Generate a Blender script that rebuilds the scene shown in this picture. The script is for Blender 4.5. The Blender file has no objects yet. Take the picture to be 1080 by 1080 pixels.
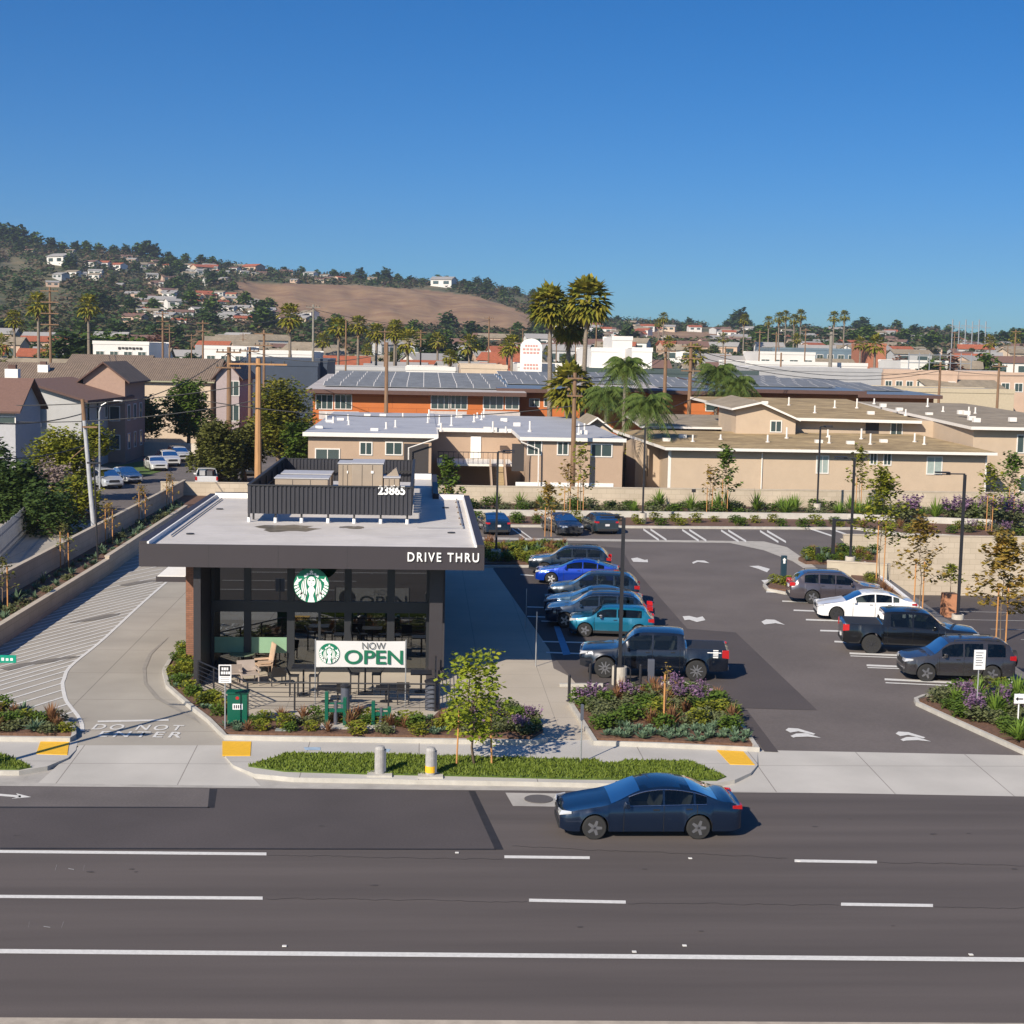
import bpy, math, random
from mathutils import Vector, Matrix, noise
random.seed(7)
R = math.radians; HAZE = 0.00013
scene = bpy.context.scene
COL = scene.collection
# ------------------------------------------------------------------ camera (drone, 13 m up, looking over the road)
F = 1600.0; CAMH = 13.05; PITCH = math.atan(168/1600.0); YAW = math.atan(95/1600.0); ROLL = 0.02
CAM = Vector((0, 0, CAMH))
_f0 = Vector((math.sin(YAW), math.cos(YAW), 0))
_r0 = Vector((math.cos(YAW), -math.sin(YAW), 0))
_w = (_f0*math.cos(PITCH) - Vector((0, 0, 1))*math.sin(PITCH)).normalized()
_u0 = _r0.cross(_w).normalized()
_r = _r0*math.cos(ROLL) + _u0*math.sin(ROLL)
_u = _u0*math.cos(ROLL) - _r0*math.sin(ROLL)
cd = bpy.data.cameras.new("camera"); cam = bpy.data.objects.new("camera", cd); COL.objects.link(cam)
cam.matrix_world = Matrix(((_r.x, _u.x, -_w.x, 0), (_r.y, _u.y, -_w.y, 0), (_r.z, _u.z, -_w.z, CAMH), (0, 0, 0, 1)))
cd.sensor_width = 36; cd.lens = 36*F/1080; cd.clip_start = 0.5; cd.clip_end = 20000
scene.camera = cam
def ray(px, py): return _w + _r*((px-540)/F) + _u*((540-py)/F)
def G(px, py, z=0.15):
    d = ray(px, py); return CAM + d*((z-CAMH)/d.z)
def D(px, py, Y):
    d = ray(px, py); return CAM + d*(Y/d.y)
def G2(px, py, z=0.15):
    p = G(px, py, z); return (p.x, p.y)
def PX(v):
    d = Vector(v)-CAM; c = d.dot(_w); return (540+F*d.dot(_r)/c, 540-F*d.dot(_u)/c)
# ------------------------------------------------------------------ world and sun
SUN_EL = R(32); SUN_AZ = R(34.5)       # shadows fall away from the camera and to the right
w = bpy.data.worlds.new("World"); scene.world = w; w.use_nodes = True
nt = w.node_tree; nt.nodes.clear()
sky = nt.nodes.new("ShaderNodeTexSky"); sky.sky_type = 'NISHITA'; sky.sun_disc = False
sky.sun_elevation = SUN_EL; sky.sun_rotation = R(180)+SUN_AZ; sky.altitude = 0; sky.air_density = 1.0; sky.dust_density = 1.4; sky.ozone_density = 3.2
bg = nt.nodes.new("ShaderNodeBackground"); bg.inputs[1].default_value = 0.098
wo = nt.nodes.new("ShaderNodeOutputWorld")
tcw = nt.nodes.new("ShaderNodeTexCoord"); sxw = nt.nodes.new("ShaderNodeSeparateXYZ"); cxw = nt.nodes.new("ShaderNodeCombineXYZ"); mzw = nt.nodes.new("ShaderNodeMath"); mzw.operation = 'MULTIPLY_ADD'
mzw.inputs[1].default_value = 1.5; mzw.inputs[2].default_value = 0.022       # samples the sky higher up, keeping its yellow lowest band out of view
nt.links.new(tcw.outputs["Generated"], sxw.inputs[0]); nt.links.new(sxw.outputs[0], cxw.inputs[0]); nt.links.new(sxw.outputs[1], cxw.inputs[1]); nt.links.new(sxw.outputs[2], mzw.inputs[0]); nt.links.new(mzw.outputs[0], cxw.inputs[2])
nt.links.new(cxw.outputs[0], sky.inputs[0])
tint = nt.nodes.new("ShaderNodeMix"); tint.data_type = 'RGBA'; tint.blend_type = 'MULTIPLY'; tint.inputs[0].default_value = 1; tint.inputs[7].default_value = (.62,.91,1.15,1)
hs = nt.nodes.new("ShaderNodeHueSaturation"); hs.inputs["Saturation"].default_value = 1.52
gmw = nt.nodes.new("ShaderNodeGamma"); gmw.inputs[1].default_value = 0.85; nt.links.new(sky.outputs[0], gmw.inputs[0]); nt.links.new(gmw.outputs[0], hs.inputs["Color"]); nt.links.new(hs.outputs[0], tint.inputs[6]); nt.links.new(tint.outputs[2], bg.inputs[0]); nt.links.new(bg.outputs[0], wo.inputs[0])
sl = bpy.data.lights.new("sun", 'SUN'); sl.energy = 4.9; sl.angle = R(0.5); sl.color = (1.0, 0.89, 0.74)
so = bpy.data.objects.new("sun", sl); COL.objects.link(so)
sd = Vector((math.sin(SUN_AZ)*math.cos(SUN_EL), math.cos(SUN_AZ)*math.cos(SUN_EL), -math.sin(SUN_EL)))
so.rotation_euler = sd.to_track_quat('-Z', 'Y').to_euler(); so.location = (0, -20, 60)
scene.view_settings.view_transform = 'Standard'; scene.view_settings.look = 'None'
scene.view_settings.exposure = 0.5; scene.view_settings.gamma = 1
# ------------------------------------------------------------------ materials
MC = {}
def nd(nt, t, **k):
    n = nt.nodes.new(t)
    for a, b in k.items(): setattr(n, a, b)
    return n
def mat(name, col, rough=0.8, metal=0.0, var=0.15, scale=3.0, bump=0.0, stretch=None, spec=None, alt=None, trans=0, coat=0, big=None, bigst=None):
    if name in MC: return MC[name]
    m = bpy.data.materials.new(name); m.use_nodes = True; t = m.node_tree
    b = t.nodes["Principled BSDF"]; b.inputs["Roughness"].default_value = rough; b.inputs["Metallic"].default_value = metal
    if spec is not None: b.inputs["Specular IOR Level"].default_value = spec
    if coat: b.inputs["Coat Weight"].default_value = coat; b.inputs["Coat Roughness"].default_value = 0.05
    c = (*col, 1); b.inputs["Base Color"].default_value = c
    if var > 0:
        tc = nd(t, "ShaderNodeTexCoord"); mp = nd(t, "ShaderNodeMapping"); t.links.new(tc.outputs["Object"], mp.inputs[0])
        if stretch: mp.inputs["Scale"].default_value = stretch
        n = nd(t, "ShaderNodeTexNoise"); n.inputs["Scale"].default_value = scale; n.inputs["Detail"].default_value = 6; n.inputs["Roughness"].default_value = 0.65
        t.links.new(mp.outputs[0], n.inputs[0])
        r = nd(t, "ShaderNodeValToRGB"); t.links.new(n.outputs["Fac"], r.inputs[0])
        e = r.color_ramp.elements; e[0].position = 0.3; e[1].position = 0.7
        a2 = alt or tuple(min(1, x*(1+var)) for x in col)
        e[0].color = (*[x*(1-var) for x in col], 1); e[1].color = (*a2, 1)
        out = r.outputs[0]
        if big:
            n2 = nd(t, "ShaderNodeTexNoise"); n2.inputs["Scale"].default_value = big[0]; n2.inputs["Detail"].default_value = 4
            if bigst:
                mp2 = nd(t, "ShaderNodeMapping"); mp2.inputs["Scale"].default_value = bigst; t.links.new(tc.outputs["Object"], mp2.inputs[0]); t.links.new(mp2.outputs[0], n2.inputs[0])
            else: t.links.new(tc.outputs["Object"], n2.inputs[0])
            mr = nd(t, "ShaderNodeMapRange"); mr.inputs[1].default_value = .35; mr.inputs[2].default_value = .65; mr.inputs[3].default_value = 1-big[1]; mr.inputs[4].default_value = 1+big[1]
            t.links.new(n2.outputs["Fac"], mr.inputs[0])
            mx = nd(t, "ShaderNodeVectorMath", operation='SCALE'); t.links.new(out, mx.inputs[0]); t.links.new(mr.outputs[0], mx.inputs["Scale"]); out = mx.outputs[0]
        t.links.new(out, b.inputs["Base Color"])
        if bump:
            bp = nd(t, "ShaderNodeBump"); bp.inputs["Strength"].default_value = bump; bp.inputs["Distance"].default_value = 0.05
            t.links.new(n.outputs["Fac"], bp.inputs["Height"]); t.links.new(bp.outputs[0], b.inputs["Normal"])
    MC[name] = m; return m
def brickmat(name, c1, c2, mortar, bw, bh, ms=0.012, rough=0.9, flat=False, off=0.5, var=0.2):
    """blocks laid in courses; flat=True lays the pattern on the ground (paving joints)"""
    if name in MC: return MC[name]
    m = bpy.data.materials.new(name); m.use_nodes = True; t = m.node_tree; b = t.nodes["Principled BSDF"]; b.inputs["Roughness"].default_value = rough
    tc = nd(t, "ShaderNodeTexCoord"); sx = nd(t, "ShaderNodeSeparateXYZ"); t.links.new(tc.outputs["Object"], sx.inputs[0])
    cb = nd(t, "ShaderNodeCombineXYZ")
    if flat: t.links.new(sx.outputs[0], cb.inputs[0]); t.links.new(sx.outputs[1], cb.inputs[1])
    else:
        ad = nd(t, "ShaderNodeMath", operation='ADD'); t.links.new(sx.outputs[0], ad.inputs[0]); t.links.new(sx.outputs[1], ad.inputs[1])
        t.links.new(ad.outputs[0], cb.inputs[0]); t.links.new(sx.outputs[2], cb.inputs[1])
    br = nd(t, "ShaderNodeTexBrick"); br.offset = off; br.inputs["Scale"].default_value = 1
    br.inputs["Color1"].default_value = (*c1, 1); br.inputs["Color2"].default_value = (*c2, 1); br.inputs["Mortar"].default_value = (*mortar, 1)
    br.inputs["Mortar Size"].default_value = ms; br.inputs["Brick Width"].default_value = bw; br.inputs["Row Height"].default_value = bh
    t.links.new(cb.outputs[0], br.inputs[0])
    n = nd(t, "ShaderNodeTexNoise"); n.inputs["Scale"].default_value = .35; n.inputs["Detail"].default_value = 7; t.links.new(tc.outputs["Object"], n.inputs[0])
    mr = nd(t, "ShaderNodeMapRange"); mr.inputs[1].default_value = .3; mr.inputs[2].default_value = .7; mr.inputs[3].default_value = 1-var; mr.inputs[4].default_value = 1+var
    t.links.new(n.outputs["Fac"], mr.inputs[0])
    mx = nd(t, "ShaderNodeVectorMath", operation='SCALE'); t.links.new(br.outputs[0], mx.inputs[0]); t.links.new(mr.outputs[0], mx.inputs["Scale"])
    t.links.new(mx.outputs[0], b.inputs["Base Color"]); MC[name] = m; return m
def stripemat(name, c1, c2, freq, axis=0, rough=0.85, var=0.15, sharp=.5, bump=.5):
    """tile roofs and solar arrays: regular ribs along one axis"""
    if name in MC: return MC[name]
    m = bpy.data.materials.new(name); m.use_nodes = True; t = m.node_tree; b = t.nodes["Principled BSDF"]; b.inputs["Roughness"].default_value = rough
    tc = nd(t, "ShaderNodeTexCoord")
    wv = nd(t, "ShaderNodeTexWave"); wv.bands_direction = 'XYZ'[axis]; wv.inputs["Scale"].default_value = freq; wv.inputs["Distortion"].default_value = 0
    t.links.new(tc.outputs["Object"], wv.inputs[0])
    r = nd(t, "ShaderNodeValToRGB"); e = r.color_ramp.elements; e[0].position = sharp-.2; e[1].position = sharp+.2
    e[0].color = (*c1, 1); e[1].color = (*c2, 1); t.links.new(wv.outputs["Fac"], r.inputs[0])
    n = nd(t, "ShaderNodeTexNoise"); n.inputs["Scale"].default_value = 1.2; n.inputs["Detail"].default_value = 5; t.links.new(tc.outputs["Object"], n.inputs[0])
    mr = nd(t, "ShaderNodeMapRange"); mr.inputs[1].default_value = .3; mr.inputs[2].default_value = .7; mr.inputs[3].default_value = 1-var; mr.inputs[4].default_value = 1+var
    t.links.new(n.outputs["Fac"], mr.inputs[0])
    mx = nd(t, "ShaderNodeVectorMath", operation='SCALE'); t.links.new(r.outputs[0], mx.inputs[0]); t.links.new(mr.outputs[0], mx.inputs["Scale"])
    t.links.new(mx.outputs[0], b.inputs["Base Color"])
    if bump:
        bp = nd(t, "ShaderNodeBump"); bp.inputs["Strength"].default_value = bump; bp.inputs["Distance"].default_value = .08
        t.links.new(wv.outputs["Fac"], bp.inputs["Height"]); t.links.new(bp.outputs[0], b.inputs["Normal"])
    MC[name] = m; return m
def leafmat(name, col, alt, scale=1.6, trans=0.25):
    if name in MC: return MC[name]
    m = bpy.data.materials.new(name); m.use_nodes = True; t = m.node_tree; t.nodes.clear()
    o = nd(t, "ShaderNodeOutputMaterial"); df = nd(t, "ShaderNodeBsdfPrincipled"); df.inputs["Roughness"].default_value = .6; df.inputs["Specular IOR Level"].default_value = .25
    tr = nd(t, "ShaderNodeBsdfTranslucent"); mx = nd(t, "ShaderNodeMixShader"); mx.inputs[0].default_value = trans
    tc = nd(t, "ShaderNodeTexCoord"); n = nd(t, "ShaderNodeTexNoise"); n.inputs["Scale"].default_value = scale; n.inputs["Detail"].default_value = 5; n.inputs["Roughness"].default_value = .8
    t.links.new(tc.outputs["Object"], n.inputs[0])
    r = nd(t, "ShaderNodeValToRGB"); e = r.color_ramp.elements; e[0].position = .35; e[1].position = .65; e[0].color = (*col, 1); e[1].color = (*alt, 1)
    t.links.new(n.outputs["Fac"], r.inputs[0]); t.links.new(r.outputs[0], df.inputs["Base Color"]); t.links.new(r.outputs[0], tr.inputs[0])
    t.links.new(df.outputs[0], mx.inputs[1]); t.links.new(tr.outputs[0], mx.inputs[2]); t.links.new(mx.outputs[0], o.inputs[0])
    MC[name] = m; return m
# ------------------------------------------------------------------ mesh builder
class MB:
    def __init__(s): s.v = []; s.f = []; s.mi = []
    def add(s, vs, fs, mi=0):
        n = len(s.v); s.v += [tuple(v) for v in vs]; s.f += [tuple(i+n for i in f) for f in fs]; s.mi += [mi]*len(fs); return s
    def box(s, x0, x1, y0, y1, z0, z1, mi=0):
        return s.add([(x0,y0,z0),(x1,y0,z0),(x1,y1,z0),(x0,y1,z0),(x0,y0,z1),(x1,y0,z1),(x1,y1,z1),(x0,y1,z1)],
                     [(0,3,2,1),(4,5,6,7),(0,1,5,4),(1,2,6,5),(2,3,7,6),(3,0,4,7)], mi)
    def cbox(s, c, d, rz=0, mi=0, bev=0):
        cx, cy, cz = c; a, b, h = d[0]/2, d[1]/2, d[2]/2; co, si = math.cos(rz), math.sin(rz)
        vs = []
        for z in (-h, h):
            for x, y in ((-a,-b),(a,-b),(a,b),(-a,b)): vs.append((cx+x*co-y*si, cy+x*si+y*co, cz+z))
        return s.add(vs, [(0,3,2,1),(4,5,6,7),(0,1,5,4),(1,2,6,5),(2,3,7,6),(3,0,4,7)], mi)
    def poly(s, pts, mi=0): return s.add(pts, [tuple(range(len(pts)))], mi)
    def prism(s, pts, z0, z1, mi=0, ms=None):
        a = sum(pts[i][0]*pts[(i+1)%len(pts)][1]-pts[(i+1)%len(pts)][0]*pts[i][1] for i in range(len(pts)))
        if a < 0: pts = pts[::-1]
        n = len(pts); vs = [(p[0],p[1],z0) for p in pts]+[(p[0],p[1],z1) for p in pts]
        s.add(vs, [tuple(range(n,2*n)), tuple(range(n-1,-1,-1))], mi)
        s.add(vs, [(i,(i+1)%n,n+(i+1)%n,n+i) for i in range(n)], mi if ms is None else ms); return s
    def tube(s, pts, rad, n=8, mi=0, cap=True):
        pts = [Vector(p) for p in pts]; rr = rad if isinstance(rad, (list,tuple)) else [rad]*len(pts); base = len(s.v); L = len(pts)
        for i, p in enumerate(pts):
            t = (pts[min(i+1,L-1)]-pts[max(i-1,0)]).normalized()
            a = t.cross(Vector((0,0,1)));
            if a.length < 1e-3: a = Vector((1,0,0))
            a.normalize(); b = t.cross(a)
            for k in range(n):
                an = 2*math.pi*k/n; s.v.append(tuple(p+(a*math.cos(an)+b*math.sin(an))*rr[i]))
        for i in range(L-1):
            for k in range(n):
                s.f.append((base+i*n+k, base+i*n+(k+1)%n, base+(i+1)*n+(k+1)%n, base+(i+1)*n+k)); s.mi.append(mi)
        if cap:
            s.f.append(tuple(base+k for k in range(n-1,-1,-1))); s.mi.append(mi)
            s.f.append(tuple(base+(L-1)*n+k for k in range(n))); s.mi.append(mi)
        return s
    def cyl(s, x, y, z0, z1, r, r1=None, n=16, mi=0): return s.tube([(x,y,z0),(x,y,z1)], [r, r if r1 is None else r1], n, mi)
    def lathe(s, prof, n=20, axis='z', c=(0,0,0), mi=0):
        base = len(s.v); L = len(prof)
        for r, h in prof:
            for k in range(n):
                a = 2*math.pi*k/n; x, y = r*math.cos(a), r*math.sin(a)
                s.v.append((c[0]+x, c[1]+y, c[2]+h) if axis == 'z' else (c[0]+x, c[1]+h, c[2]+y))
        for i in range(L-1):
            for k in range(n):
                s.f.append((base+i*n+k, base+i*n+(k+1)%n, base+(i+1)*n+(k+1)%n, base+(i+1)*n+k)); s.mi.append(mi)
        s.f.append(tuple(base+k for k in range(n-1,-1,-1))); s.mi.append(mi)
        s.f.append(tuple(base+(L-1)*n+k for k in range(n))); s.mi.append(mi)
        return s
    def build(s, name, mats, parent=None, smooth=False, local=False, bevel=0):
        me = bpy.data.meshes.new(name); vs = s.v
        if parent is not None and not local:
            l = WL(parent); vs = [(a-l.x, b-l.y, c-l.z) for a, b, c in vs]
        me.from_pydata(vs, [], s.f)
        if not isinstance(mats, (list,tuple)): mats = [mats]
        for m in mats: me.materials.append(m)
        if len(mats) > 1: me.polygons.foreach_set("material_index", s.mi)
        if smooth: me.polygons.foreach_set("use_smooth", [True]*len(s.f))
        me.validate(); me.update()
        o = bpy.data.objects.new(name, me); COL.objects.link(o); o.parent = parent
        if bevel:
            b = o.modifiers.new("bevel", 'BEVEL'); b.width = bevel; b.segments = 2; b.limit_method = 'ANGLE'; b.angle_limit = R(40)
        return o
def WL(o):
    l = o.location.copy()
    while o.parent: o = o.parent; l += o.location
    return l
def tag(o, label=None, cat=None, group=None, kind=None):
    if label: o["label"] = label
    if cat: o["category"] = cat
    if group: o["group"] = group
    if kind: o["kind"] = kind
    return o
def thing(name, label, cat, loc=(0,0,0), rz=0, group=None):
    o = bpy.data.objects.new(name, None); COL.objects.link(o); o.location = loc; o.rotation_euler = (0,0,rz); o.empty_display_size = .2
    return tag(o, label, cat, group)
CHILD = {}
def copy_tree(o, parent=None):
    c = o.copy(); COL.objects.link(c)
    if parent is not None: c.parent = parent
    for ch in list(o.children): copy_tree(ch, c)
    return c
def put(proto, loc, rz=0, label=None, group=None, sc=None, first=set()):
    """first use takes the prototype itself, later uses copy it with all its parts"""
    if proto.name in first: o = copy_tree(proto)
    else: o = proto; first.add(proto.name); 
    if o is proto: PROT.add(proto.name)
    o.location = loc; o.rotation_euler = (0,0,rz)
    if sc is not None: o.scale = (sc,sc,sc) if not isinstance(sc, tuple) else sc
    if label: o["label"] = label
    if group: o["group"] = group
    return o
PROT = set()
def struct(name, mb, m, **k): return tag(mb.build(name, m, **k), kind='structure')
def textmesh(txt, size, m, name, parent=None, loc=(0,0,0), rot=(R(90),0,0), ext=.02, bold=0.0, align='CENTER', sx=1, space=1.0):
    c = bpy.data.curves.new(name, 'FONT'); c.body = txt; c.size = size; c.extrude = ext; c.offset = bold; c.align_x = align; c.align_y = 'CENTER'; c.space_character = space
    o = bpy.data.objects.new(name, c); COL.objects.link(o); bpy.context.view_layer.update()
    dg = bpy.context.evaluated_depsgraph_get(); me = bpy.data.meshes.new_from_object(o.evaluated_get(dg)); bpy.data.objects.remove(o)
    me.materials.clear(); me.materials.append(m)
    n = bpy.data.objects.new(name, me); COL.objects.link(n); n.rotation_euler = rot; n.location = loc; n.scale = (sx,1,1)
    if parent: n.parent = parent; n.location = Vector(loc)-WL(parent)
    return n
# palette
ASPH = mat("asphalt road", (.088,.074,.069), .9, var=.22, scale=38, big=(1.0,.16), bigst=(.05,.85,1), bump=.1)
WHITE = mat("white road paint", (.62,.61,.58), .7, var=.12, scale=9)
YEL = mat("yellow tactile paint", (.75,.42,.02), .7, var=.1, scale=6)
CONC = brickmat("concrete slabs", (.37,.345,.30), (.39,.365,.32), (.2,.185,.16), 3.1, 3.1, .02, flat=True, off=0, var=.14)
CURB = mat("kerb concrete", (.42,.40,.36), .85, var=.14, scale=2.2)
BLACK = mat("black paint metal", (.018,.018,.022), .45, var=.1)
DARK = mat("dark trim", (.02,.02,.022), .6, var=0)
CHAR = mat("charcoal fascia panel", (.034,.028,.033), .55, var=.06, scale=.7)
WPAINT = mat("white paint", (.78,.77,.74), .6, var=.06, scale=2)
SOIL = mat("brown bark mulch", (.13,.07,.045), .95, var=.4, scale=9, bump=.6)
RUBBER = mat("tyre rubber", (.018,.018,.018), .85, var=0)
CHROME = mat("bright metal", (.6,.6,.62), .25, 1, var=0)
ALLOY = mat("alloy wheel", (.42,.42,.44), .35, .9, var=0)
DALLOY = mat("dark alloy wheel", (.06,.06,.065), .4, .7, var=0)
GLASS = mat("car window glass", (.012,.016,.02), .04, 0, var=0, spec=.35)
HEADL = mat("headlamp lens", (.55,.56,.58), .12, .3, var=0)
TAILL = mat("red tail lamp lens", (.42,.01,.012), .2, 0, var=0, coat=1)
WOOD = mat("pole wood", (.20,.12,.07), .9, var=.25, scale=3, stretch=(3,3,.4))
# ================================================================== GROUND, ROAD, PAVEMENT
GRND = mat("town ground", (.16,.14,.11), .95, var=.35, scale=.12, alt=(.10,.12,.06))
X1L, Y0L, Y1L = 120, 52, 107.5    # the sunken lot on the right
EDGE = [(23.0,Y0L),(27.4,89.0),(30.2,Y1L)]
m = MB()
for a,b,c,d in ((-2600,2600,-40,Y0L),(X1L,2600,Y0L,Y1L),(-2600,2600,Y1L,2150)):
    m.add([(a,c,-.03),(b,c,-.03),(b,d,-.03),(a,d,-.03)], [(0,1,2,3)])
m.poly([(-2600,Y0L,-.03)]+[(x,y,-.03) for x,y in EDGE]+[(-2600,Y1L,-.03)])
struct('ground', m, GRND)
def slab(name, pts, z0, z1, mt, side=None, kind='structure', top=None):
    m = MB(); m.prism(pts, z0, z1, 0, 1 if side else 0)
    o = m.build(name, [mt, side] if side else mt)
    return tag(o, kind=kind)
def sheet(name, pxs, z, mt, kind='structure'):
    m = MB(); pts = [G(x,y,z) for x,y in pxs]
    m.poly([(p.x,p.y,z) for p in pts]); return tag(m.build(name, mt), kind=kind)
def strips(name, polys, z, mt, kind='structure'):
    m = MB()
    for pl in polys:
        pts = [G(x,y,z) for x,y in pl]; m.poly([(p.x,p.y,z) for p in pts])
    return tag(m.build(name, mt), kind=kind)
# road
pa = G(0,829,0); pb = G(1080,838.5,0); dr = (pb-pa).normalized()
def off(p, a, b=0): n = Vector((-dr.y, dr.x, 0)); return p+dr*a+n*b
ra, rb = off(pa,-150), off(pb,150)
m = MB(); m.poly([(ra.x, ra.y,0),(ra.x+5,-30,0),(rb.x,-30,0),(rb.x,rb.y,0)]); struct('road', m, ASPH)
# gutter pan, and the far kerb of the median at the bottom of the picture
ga, gb = off(pa,-150,0), off(pb,150,0)
GUT = mat("gutter concrete", (.36,.34,.31), .9, var=.2, scale=1.2)
m = MB(); p = [off(ga,0,0), off(gb,0,0), off(gb,0,2.2), off(ga,0,2.2)]; m.poly([(q.x,q.y,.004) for q in p]); struct('gutter', m, GUT)
ma, mb_ = G(0,1073,.12), G(1080,1079,.12); d2 = (mb_-ma).normalized(); ma -= d2*30; mb_ += d2*30
slab('median', [(ma.x,ma.y),(mb_.x,mb_.y),(mb_.x,mb_.y-3),(ma.x,ma.y-3)], -.02, .12, mat("median concrete",(.38,.33,.27),.9,var=.2,scale=2))
# darker / lighter resurfaced areas
ASPH2 = mat("old grey asphalt", (.112,.098,.094), .9, var=.16, scale=14, big=(.5,.1))
ASPH3 = mat("resurfaced asphalt", (.066,.056,.056), .9, var=.16, scale=16, big=(.25,.12))
SEAL = mat("black crack sealant", (.022,.02,.022), .7, var=.35, scale=3)
LOTA = mat("parking lot asphalt", (.122,.104,.096), .92, var=.12, scale=10, big=(.22,.12))
LOTB = mat("new dark lot asphalt", (.070,.058,.056), .9, var=.12, scale=12, big=(.3,.08))
sheet('road_patch', [(0,829.3),(222,831.5),(220,851),(0,851)], .004, ASPH2)
sheet('road_patch', [(0,852),(220,852),(228,831.5),(497,834),(528,896),(0,895)], .004, ASPH3)
strips('road_seal', [[(0,850.6),(221,851),(221,852),(0,852)],[(221,832),(229,832),(226,852),(219,852)],[(494,834),(501,834),(531,896),(522,896)],[(0,894),(522,895),(523,896.3),(0,895.6)]], .008, SEAL)
# faint longitudinal tyre bands
BAND = mat("tyre worn asphalt", (.078,.071,.073), .88, var=.3, scale=3, stretch=(.12,2.5,1), alt=(.094,.086,.088))
rc = random.Random(8)
CR = mat("hairline crack", (.045,.04,.04), .95, var=.2)
def crack(x0,y0,x1,y1,n,amp,wd,z=.0095):
    p0=G(x0,y0,z); p1=G(x1,y1,z); d=(p1-p0); nn=Vector((-d.y,d.x,0)).normalized(); pts=[]; o=0
    for i in range(n+1): o = o*.7+rc.uniform(-amp,amp); pts.append(p0+d*(i/n)+nn*o)
    m = MB(); ribbon(m, pts, wd, z); tag(m.build('road_crack', CR), kind='structure')
def ribbon(m, pts, wd, z):
    for i in range(len(pts)-1):
        a, b = pts[i], pts[i+1]; t_ = (b-a); t_.z = 0; t_.normalize(); n_ = Vector((-t_.y,t_.x,0))*wd/2
        m.add([(a.x+n_.x,a.y+n_.y,z),(a.x-n_.x,a.y-n_.y,z),(b.x-n_.x,b.y-n_.y,z),(b.x+n_.x,b.y+n_.y,z)], [(0,1,2,3)])
for c_ in ((540,892,830,905,60,.05,.02),(925,909,1120,913,40,.05,.02),(282,902,530,906,50,.05,.018),(280,948,556,951,50,.05,.018),(662,953,885,955,40,.05,.018),(985,956,1120,958,30,.04,.018)): crack(*c_)
OIL = mat("road oil spot", (.060,.052,.052), .85, var=.3, scale=5)
m = MB()
for k in range(16):
    x,y = rc.uniform(0,1080), rc.choice([872,872,925,975,1040])+rc.uniform(-10,10); q = G(x,y,.0098); r_ = rc.uniform(.02,.08); n_ = 9
    m.poly([(q.x+r_*rc.uniform(.7,1.3)*1.6*math.cos(j*6.283/n_), q.y+r_*rc.uniform(.7,1.3)*math.sin(j*6.283/n_), .0098) for j in range(n_)])
tag(m.build('oil_spots', OIL), kind='structure')
def tline(x0,y0,x1,y1,th): return [(x0,y0-th/2),(x1,y1-th/2),(x1,y1+th/2),(x0,y0+th/2)]
for k in ((-60,897.4,281,900.6,3),(532,903.6,622,904.6,2.9),(838,907.8,925,909.2,2.9),(-60,945,277,947.2,3.3),(558,949.4,660,951.4,3.2),(887,953.6,984,955,3.2),(-60,1002.6,1140,1012.6,4.6)):
    strips('lane_line', [tline(*k)], .01, WHITE)
strips('turn_arrow', [[(-20,835.5),(22,839),(22,841),(-20,838)],[(17,836.6),(33,840.6),(12,842.3),(20,840)]], .012, WHITE)
strips('survey_mark', [tline(58,918,60,912,.8),tline(88,918,89,912,.8),tline(30,978,31,972,.8),tline(65,978,67,972,.8),tline(72,916,78,917,.7),tline(46,977,53,978,.7)], .012, mat("faint survey paint",(.3,.3,.3),.9))
for x,y in ((482,899.5),(728,905.5),(842,905+3),(300,998),(669,1004),(722,997.5),(1024,1007)):
    q = G(x,y,.01); mm = MB(); mm.cbox((q.x,q.y,.018),(.10,.09,.02)); tag(mm.build('road_stud', WHITE, bevel=.01), 'small white raised marker stuck on the road surface', 'road stud', 'raised markers along the lane lines')
q = G(563,842,.01); mm = MB(); mm.poly([tuple(G(x,y,.008)) for x,y in ((533,836),(600,837),(603,851),(541,850))]); tag(mm.build('gutter_apron', GUT), kind='structure')
mm = MB(); mm.lathe([(.42,0),(.42,.02)], 24, c=(G(568,843,.008).x, G(568,843,.008).y, .008)); tag(mm.build('manhole_cover', mat("iron cover",(.10,.09,.085),.7,var=.3,scale=30)), 'round dark iron cover beside the kerb behind the moving car', 'manhole cover')
# pavement islands (kerb faces are the slab sides)
PAVE = brickmat("pavement concrete", (.43,.41,.375), (.45,.43,.395), (.22,.2,.18), 3.6, 3.6, .016, flat=True, off=0, var=.12)
def slabpx(name, px, z0, z1, mt, side=None, kind='structure'):
    return slab(name, [G2(x,y,z1) for x,y in px], z0, z1, mt, side, kind)
slabpx('pavement', [(236,770),(236,796),(246,807),(268,816),(310,820),(420,822),(560,824.5),(700,827.5),(748,827),(775,822.5),(792,815),(799,807),(799,797),(800,785),(600,770)], -.02, .15, PAVE, CURB)
slabpx('pavement', [(-120,768),(80,772),(82,782),(80,791),(72,799),(50,808),(20,813),(-120,812)], -.02, .15, PAVE, CURB)
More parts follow.
